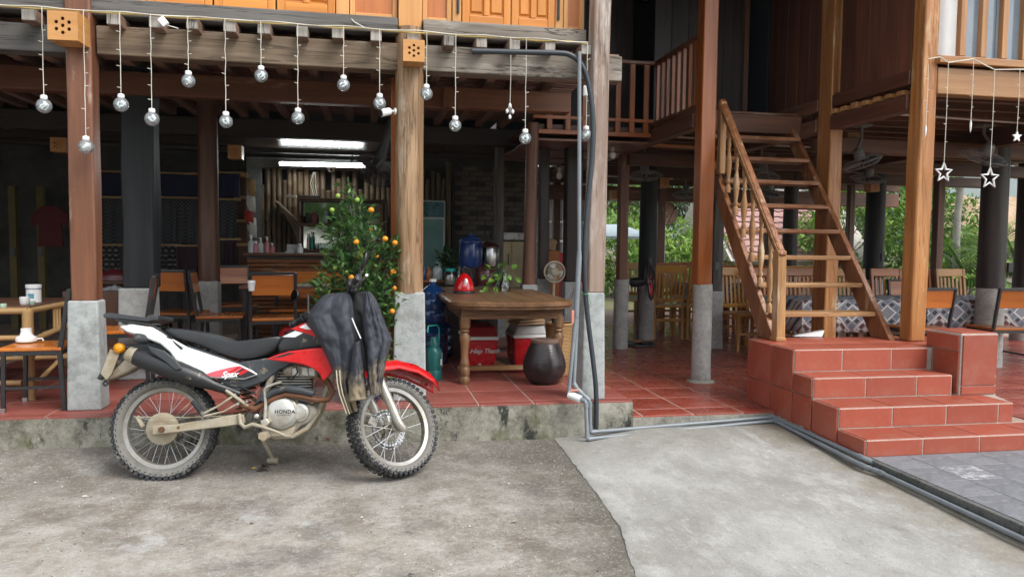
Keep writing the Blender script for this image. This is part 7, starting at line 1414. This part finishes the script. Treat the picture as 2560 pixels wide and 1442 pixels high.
# ------------------------------------------------------------------ garden and neighbours beyond the dining hall
random.seed(21)
GL = [leafmat('garden_leaf_dark', (.045, .10, .02), (.08, .16, .035), .5), leafmat('garden_leaf_mid', (.11, .22, .035), (.18, .32, .055), .45), leafmat('garden_leaf_light', (.22, .36, .06), (.34, .50, .10), .45)]
BARK = concrete('bark', (.10, .08, .06), (.22, .19, .15), None, 9, .3)
def plant(name, lab, base, h, rx, n, L, cat='tree', trunk=.06, nclump=26, pal=(.25, .5, .25), low=.15, droop=0., group=None):
    base = Vector(base); t = thing(name, lab, cat, base, group); m_ = MB(); cl = []; top = base+V(0, 0, h)
    for i in range(nclump):
        for _ in range(30):
            p_ = V(random.uniform(-1, 1), random.uniform(-1, 1), random.uniform(-1, 1))
            if .35 < p_.length < 1: break
        z = base.z+h*low+(p_.z*.5+.5)*h*(1-low); k = rx*(.75+.4*random.random())*(1-.35*max(0, p_.z)); cl.append((V(base.x+p_.x*k, base.y+p_.y*k, z), random.uniform(.22, .4)*rx))
    m_.tube([base-V(0, 0, .05), base+V(.03*rx, 0, h*.3), base+V(-.03*rx, 0, h*.75)], [trunk, trunk*.75, trunk*.25], 8)
    for c_, r in cl: s_ = base+V(0, 0, max(.1, min(h*.7, (c_.z-base.z)*.6))); m_.tube([s_, s_.lerp(c_, .5)+V(0, 0, .05*h), c_], [trunk*.4, trunk*.22, trunk*.06], 5)
    m_.build('trunk', BARK, t, smooth=60); mb = MB()
    for c_, r in cl:
        w = random.random()
        for i in range(n//nclump):
            d = rv().normalized(); p_ = c_+d*r*random.uniform(.5, 1.05); sc = random.uniform(.7, 1.25)*L; x = random.random()*.55+w*.3+.2*max(0, d.z); mb.m = 0 if x < pal[0]*1.3 else (1 if x < (pal[0]+pal[1])*1.05 else 2)
            leaf(mb, p_, d+rv(.4)-V(0, 0, droop), V(0, 0, 1)+rv(.5), sc, sc*(.45 if droop < .5 else .22), .2)
    o = mb.build('crown', GL, t, fix=False, smooth=180); o['kind'] = 'stuff'; return t
def P16(px, y): a = atY(px, 640, y); return (a.x, y, -.05)
PL_ = [(1548, 16.5, 2.1, 1.0, 2600, .13, 'bright leafy shrub left of the red post in the gap between the houses', (.1, .4, .5), 0), (1560, 21, 6.0, 2.0, 3600, .2, 'tall light green tree behind the pale shed roof', (.2, .5, .3), .4), (1640, 15.2, 1.75, .8, 2400, .11, 'bright low shrub behind the standing fan', (.1, .4, .5), 0), (1712, 15.6, 1.95, .85, 2600, .12, 'bright broad-leaved shrub under the satellite dish', (.1, .4, .5), 0), (1735, 21.5, 7.5, 2.4, 6500, .24, 'tall dark green drooping bamboo-like tree behind the satellite dish', (.55, .4, .05), .9), (1660, 23, 7, 1.8, 3800, .22, 'dark green drooping tree farther behind the big column', (.6, .35, .05), .9),
       (2115, 14.6, 3.0, 1.0, 3200, .12, 'airy light green shrub behind the orange stair post', (.12, .45, .43), .1), (2200, 17, 4.2, 1.5, 4500, .15, 'leafy green tree between the dark columns right of the stairs', (.3, .5, .2), .1), (2255, 14.2, 2.6, .9, 2600, .12, 'dense green bush behind the gold post', (.2, .5, .3), .1), (2320, 15.5, 3.4, 1.1, 2800, .13, 'green bush right of the gold post behind the chairs', (.3, .45, .25), .1), (1480, 19, 4.5, 1.6, 2000, .18, 'green tree glimpsed behind the pinkish post', (.2, .5, .3), .1), (2420, 15.8, 1.9, .8, 2000, .12, 'low bright bush among the palms', (.1, .5, .4), 0)]
for px, y, h, rx, n, L, lb, pal, dr in PL_:
    small = h < 3.2; y *= 1.28; h = (h-1.4)*1.28+1.4 if h > 1.4 else h; rx *= 1.28; L *= 1.2; n = int(n*1.15)
    plant('shrub' if small else 'garden_tree', lb, P16(px, y), h, rx, n, L, 'shrub' if small else 'tree', .03 if small else .09, 30, pal, .1 if small else .3, dr, 'garden planting behind the dining hall')
# palms
def palm(lab, base, trunk_h, nf, FL, tr=.075, fan=False, tilt=.7):
    base = Vector(base); t = thing('palm', lab, 'palm', base, 'palms beyond the dining hall'); top = base+V(0, 0, trunk_h)
    if trunk_h > .4:
        m_ = MB(); k = 22; m_.tube([base+(top-base)*i/k+V(.02*sin(i*.4), 0, 0) for i in range(k+1)], [tr*(1.15-.3*i/k)*(1.06 if i % 3 == 0 else 1) for i in range(k+1)], 12); m_.build('trunk', concrete('palm_bark', (.22, .21, .19), (.40, .38, .35), None, 6, .3), t, smooth=50)
    for f_ in range(nf):
        a = 2.4*f_; el = tilt*(1-.75*(f_/nf)); d = V(cos(a)*cos(el), sin(a)*cos(el), sin(el)); m_ = MB(); pts = []; n = 12
        for i in range(n+1): s_ = i/n; pts.append(top+d*FL*s_+V(0, 0, -FL*.55*s_*s_*cos(el)))
        m_.m = 0; m_.tube(pts, [.018*(1-.8*i/n)+.002 for i in range(n+1)], 5)
        for i in range(2, n+1):
            g_ = (pts[i]-pts[i-1]).normalized(); sd_ = g_.cross(V(0, 0, 1)).normalized(); ll = FL*.36*(1-.5*abs(i/n-.45)*1.3)
            for q_ in range(2):
                p_ = pts[i-1].lerp(pts[i], q_*.5)
                for s_ in (-1, 1): m_.m = 1 if (i+f_) % 3 else 2; leaf(m_, p_, sd_*s_+g_*.9+V(0, 0, -.35), V(0, 0, 1), ll, .035, .1)
        m_.build('frond', [GL[1], GL[0] if f_ % 3 else GL[1], GL[1] if f_ % 2 else GL[2]], t, fix=False)
a = atY(2391, 640, 15); palm('tall palm with smooth pale ringed trunk right of the thin brown post', (a.x, 15, -.05), 3.5, 15, 2.0)
a = atY(2430, 640, 14.6); palm('young palm with upright fronds left of the big dark column', (a.x, 14.6, .1), .5, 19, 1.75, .05, tilt=1.25)
a = atY(2562, 640, 14.2); palm('young palm with arching fronds right of the big dark column', (a.x, 14.2, .2), .6, 19, 1.85, .05, tilt=1.3)
a = atY(2475, 640, 17.5); palm('palm with broad fronds behind the big dark column', (a.x, 17.5, .0), 1.3, 14, 2.0, .07, tilt=1.0)
# satellite dish on a pole
c_ = atY(1668, 531, 13.6); t = thing('satellite_dish', 'rusty brown satellite dish on a pole behind the hall', 'satellite dish', (c_.x, 13.7, 0)); ax = V(.15, -1, .25).normalized(); m_ = MB(); m_.lathe([(.0, .07), (.08, .068), (.16, .05), (.22, .02), (.235, .005)], c_, 28, -ax, cap=False); o = m_.build('dish', plain('rusty_dish', (.42, .27, .20), .7, dirt=((.2, .09, .05), 9, .5, .65)), t, smooth=180); o.modifiers.new('s', 'SOLIDIFY').thickness = .004
m_ = MB(); m_.tube([c_-ax*.05, V(c_.x, 13.72, c_.z-.12), V(c_.x, 13.72, -.05)], .022, 8); m_.build('pole', M['steel'], t); m_ = MB(); m_.tube([c_+V(0, -.02, -.22), c_+ax*.28], .006, 6); m_.lathe([(.02, -.03), (.024, .03)], c_+ax*.28, 10, ax); m_.build('feed_arm', M['blackmetal'], t)
# neighbour house with a pink tile roof
a, b_ = atY(1862, 508, 19), atY(1985, 640, 19); t = thing('neighbour_house', 'neighbouring house with pale walls and a pinkish scalloped tile roof', 'house', (a.x+.8, 20, 0)); RT = plain('pink_tile', (.42, .24, .22), .6, var=.25, sc=3); HW = plain('pale_wall', (.52, .48, .43), .8)
z0 = b_.z-.1; m_ = MB(); m_.box(a.x-.2, b_.x+2.4, 19.3, 23, -.05, z0); m_.build('wall', HW, t); m_ = MB(); m_.slab([(a.x-.4, 18.9, z0-.05), (a.x-.4, 21.2, z0+2.0), (a.x-.4, 23.4, z0-.05)], [(b_.x+2.6, 18.9, z0-.05), (b_.x+2.6, 21.2, z0+2.0), (b_.x+2.6, 23.4, z0-.05)]); m_.build('roof', HW, t)
nn = 0
for r_ in range(12):
    for c2 in range(13):
        x = a.x-.3+.26*c2; s_ = r_/12; y0 = 18.86+2.3*s_; zz = z0-.03+2.05*s_; y1, z1 = y0+.24, zz+.21
        m_ = None; ob = TILE.get('roof')
        if ob is None:
            q_ = MB(); n = 5; q_.add([(-.13+.065*i, (-.02 if k == 0 else .22), .03*sin(pi*i/4)+(0 if k == 0 else .185)+(.03 if k == 0 else 0)) for k in (0, 1) for i in range(n)], [(i, i+1, n+i+1, n+i) for i in range(n-1)]); oo = q_.build('roof_tile', RT, smooth=180); TILE['roof'] = oo.data; bpy.data.objects.remove(oo)
        ob = bpy.data.objects.new('roof_tile', TILE['roof']); COL.objects.link(ob); ob.location = (x+.13, y0, zz+.02); attach(ob, t)
m_ = MB(); x = atY(1903, 610, 19.28).x; m_.box(x-.3, x+.25, 19.27, 19.30, z0-.9, z0-.15); m_.build('window', M['glassg'], t); m_ = MB(); m_.box(x-.34, x+.29, 19.25, 19.28, z0-.95, z0-.9); m_.build('sill', HW, t)
# white corrugated shed, pale roof, thatched hut, hills
a, b_ = atY(1345, 480, 13.4), atY(1465, 660, 13.4); t = thing('white_shed', 'white corrugated shed wall seen between the kitchen posts', 'shed', (a.x+.5, 13.5, 0)); m_ = MB(); n = 90; x1 = b_.x+.3; vi = []
for k, z in enumerate((-.05, a.z+.3)):
    for i in range(n): vi.append((a.x-.4+(x1-a.x+.4)*i/(n-1), 13.4+.018*sin(i*1.57), z))
m_.add(vi, [(i, i+1, n+i+1, n+i) for i in range(n-1)]); o = m_.build('wall', plain('white_sheet', (.66, .70, .72), .45, var=.1, sc=2), t); o.modifiers.new('s', 'SOLIDIFY').thickness = .004
for z in (a.z-.15, a.z-.55, a.z-.9): m_ = MB(); m_.box(a.x-.4, x1, 13.35, 13.375, z, z+.03); m_.build('rail', M['steel'], t)
a, b_ = atY(1500, 580, 15), atY(1642, 592, 14.2); t = thing('lean_to_roof', 'pale grey sheet roof of a lean-to behind the hall', 'roof', (a.x+.8, 15, 0)); m_ = MB(); m_.slab([(a.x-1, 14.2, b_.z-.05), (b_.x, 14.2, b_.z-.05), (b_.x, 14.2, b_.z), (a.x-1, 14.2, b_.z)], [(a.x-1, 16.4, b_.z+.25), (b_.x, 16.4, b_.z+.25), (b_.x, 16.4, b_.z+.3), (a.x-1, 16.4, b_.z+.3)]); m_.build('sheet', plain('pale_sheet', (.42, .50, .54), .4), t)
for x in (a.x-.6, b_.x-.1): m_ = MB(); m_.box(x-.04, x+.04, 14.3, 14.38, -.05, b_.z); m_.build('post', plain('yellow_post', (.34, .26, .08), .7), t)
a = atY(2420, 600, 22); t = thing('thatched_hut', 'hut with a broad sandy brown thatched roof behind the palms', 'hut', (a.x+3, 23, 0)); m_ = MB(); q = NT('thatch'); TH = q.done(q.mix(q.ramp(q.noise(9, (1, .15, .3), 6), .3, .7), (.26, .17, .10), (.50, .36, .24)), .95, q.bump(q.noise(25, (1, .2, .3)), .6, .03)); A = []; n = 30
for j in range(9):
    for i in range(n): u_ = i/(n-1); v = j/8; x = a.x-.6+7*u_; A.append((x, 21.6+3*v, .9+(2.5*sin(pi*.5*v)+.15*mnoise.noise((x*1.5, v*4, 2)))*min(1, .35+1.9*u_)))
m_.add(A, [(j*n+i, j*n+i+1, (j+1)*n+i+1, (j+1)*n+i) for j in range(8) for i in range(n-1)]); m_.build('roof', TH, t, smooth=180); m_ = MB(); m_.box(a.x, a.x+6.3, 22.2, 24.5, -.05, 1.4); m_.build('wall', HW, t)
m_ = MB(); n, k = 120, 14; vi = []
for j in range(k):
    for i in range(n):
        x = -1700+4600*i/(n-1); v = j/(k-1); hh = (205+145*mnoise.noise((x*.0013, 2, 1))+62*mnoise.noise((x*.0046, 5, 1)))*(1+.35*sst(500, 1700, x)); y = 1500+1000*v+100*mnoise.noise((x*.0025, v*3, 4)); vi.append((x, y, -3+max(0, hh)*sin(pi*.5*min(1, v*1.1))*(1+.22*mnoise.noise((x*.0054, v*4, 7)))))
m_.add(vi, [(j*n+i, j*n+i+1, (j+1)*n+i+1, (j+1)*n+i) for j in range(k-1) for i in range(n-1)]); q = NT('forested_hill'); o = m_.build('hills', q.done(q.mix(q.ramp(q.noise(.02, detail=9, rough=.7), .4, .62), (.045, .085, .03), (.10, .15, .05)), .95), smooth=180); o['kind'] = 'structure'
# trees across the yard, behind the camera: what the mirror and the bulbs reflect
for i, (x, y, h) in enumerate(((-4.5, -9, 5.5), (-1, -9.5, 6), (2.5, -10, 5.2), (6, -11, 6))):
    plant('garden_tree', ('tree across the yard facing the left bays', 'tree across the yard facing the bar', 'tree across the yard facing the oval table', 'tree across the yard facing the stairs')[i], (x, y, -.05), h, 2.6, 9000, .30, 'tree', .12, 60, (.2, .5, .3), .2, .1, 'trees across the yard')
# ------------------------------------------------------------------ small litter and weeds
def litter(px, py, r, mt, lab, name='fallen_leaf', cat='leaf'):
    x, y = atZ(px, py, 0).xy; c_ = V(x, y, gz(x, y)+.006); c_ = atZ(px, py, c_.z); t = thing(name, lab, cat, c_); m_ = MB(); 
    for k in range(3 if r > .03 else 1): leaf(m_, c_+V(.3*r*k, .2*r*k, .004+.012*k), V(1, .4-.6*k, .12*k), V(0, 0, 1)+rv(.25), r*1.6, r*.7, .3)
    o = m_.build('blade', mt, t); o.modifiers.new('s', 'SOLIDIFY').thickness = .002
litter(640, 1178, .045, plain('dead_leaf', (.05, .035, .015), .8), 'curled dark dead leaf on the yard under the motorcycle'); litter(628, 1172, .02, plain('yellow_leaf', (.45, .33, .06), .7), 'small yellow leaf beside the dark dead leaf'); litter(800, 1108, .04, plain('orange_leaf', (.42, .14, .04), .7), 'orange leaf at the foot of the plinth'); litter(205, 1243, .018, plain('pale_scrap', (.6, .58, .5), .8), 'pale paper scrap on the yard left of the rear wheel', 'paper_scrap', 'scrap'); litter(1280, 1306, .02, plain('grey_chip', (.3, .3, .28), .9), 'grey concrete chip near the slab edge', 'concrete_chip', 'chip'); litter(1390, 1306, .02, plain('dark_chip', (.12, .11, .1), .9), 'dark pebble near the mossy slab edge', 'pebble', 'stone'); litter(1018, 1440, .02, plain('dark_chip2', (.06, .06, .06), .9), 'black pebble on the near yard', 'pebble', 'stone')
for px, py, n, L, lb in ((2310, 1222, 7, .07, 'bright green weed growing between the pipe and the dark kerb'), (2165, 1172, 5, .035, 'tiny weed at the corner of steps and kerb'), (2365, 1258, 4, .03, 'tiny clover weed on the dark kerb')):
    c_ = atZ(px, py, .05); t = thing('weed', lb, 'weed', c_); m_ = MB()
    for i in range(n): a = i*2.4; leaf(m_, c_, V(cos(a)*.6, sin(a)*.6, .9), V(0, 0, 1), L*random.uniform(.7, 1.1), L*.25)
    m_.build('leaves', GL[2], t, fix=False)
# ------------------------------------------------------------------ loose grit on the old concrete
random.seed(3); mb = MB()
for i in range(3600):
    x, y = random.uniform(-3.4, 1.25), random.uniform(2.4, 5.15)
    if x > crackx(y)-.02 or mnoise.noise((x*1.1, y*1.1, 8)) < random.uniform(-.5, .35): continue
    r = random.uniform(.0015, .0042)*(1+.9*(random.random() < .05)); z = gz(x, y)+r*.35; a = random.random()*6; mb.m = random.choice((0, 0, 1, 2))
    pts = [V(x, y, z)+V(cos(a+k*1.57)*r*random.uniform(.8, 1.6), sin(a+k*1.57)*r*random.uniform(.8, 1.3), 0) for k in range(4)]
    mb.add(pts+[V(x, y, z+r*.9), V(x, y, z-r*.6)], [(k, (k+1) % 4, 4) for k in range(4)]+[((k+1) % 4, k, 5) for k in range(4)])
o = mb.build('grit', [plain('pale_grit', (.46, .43, .37), .9), plain('dark_grit', (.09, .08, .07), .9), plain('brown_grit', (.27, .18, .11), .9)]); tag(o, 'fine loose grit scattered over the old concrete yard', 'grit', kind='stuff')
# ------------------------------------------------------------------ humid air: far hills fade
m_ = MB(); m_.box(-2000, 3100, -70, 2750, -5, 700); o = m_.build('haze', None); o.data.materials.clear(); hm = bpy.data.materials.new('humid_air'); hm.use_nodes = True; hn = hm.node_tree; hn.nodes.clear()
ho = hn.nodes.new('ShaderNodeOutputMaterial'); hv = hn.nodes.new('ShaderNodeVolumePrincipled'); hv.inputs['Color'].default_value = (.82, .9, .96, 1); hv.inputs['Density'].default_value = .00045; hn.links.new(hv.outputs[0], ho.inputs['Volume']); o.data.materials.append(hm); o['kind'] = 'stuff'
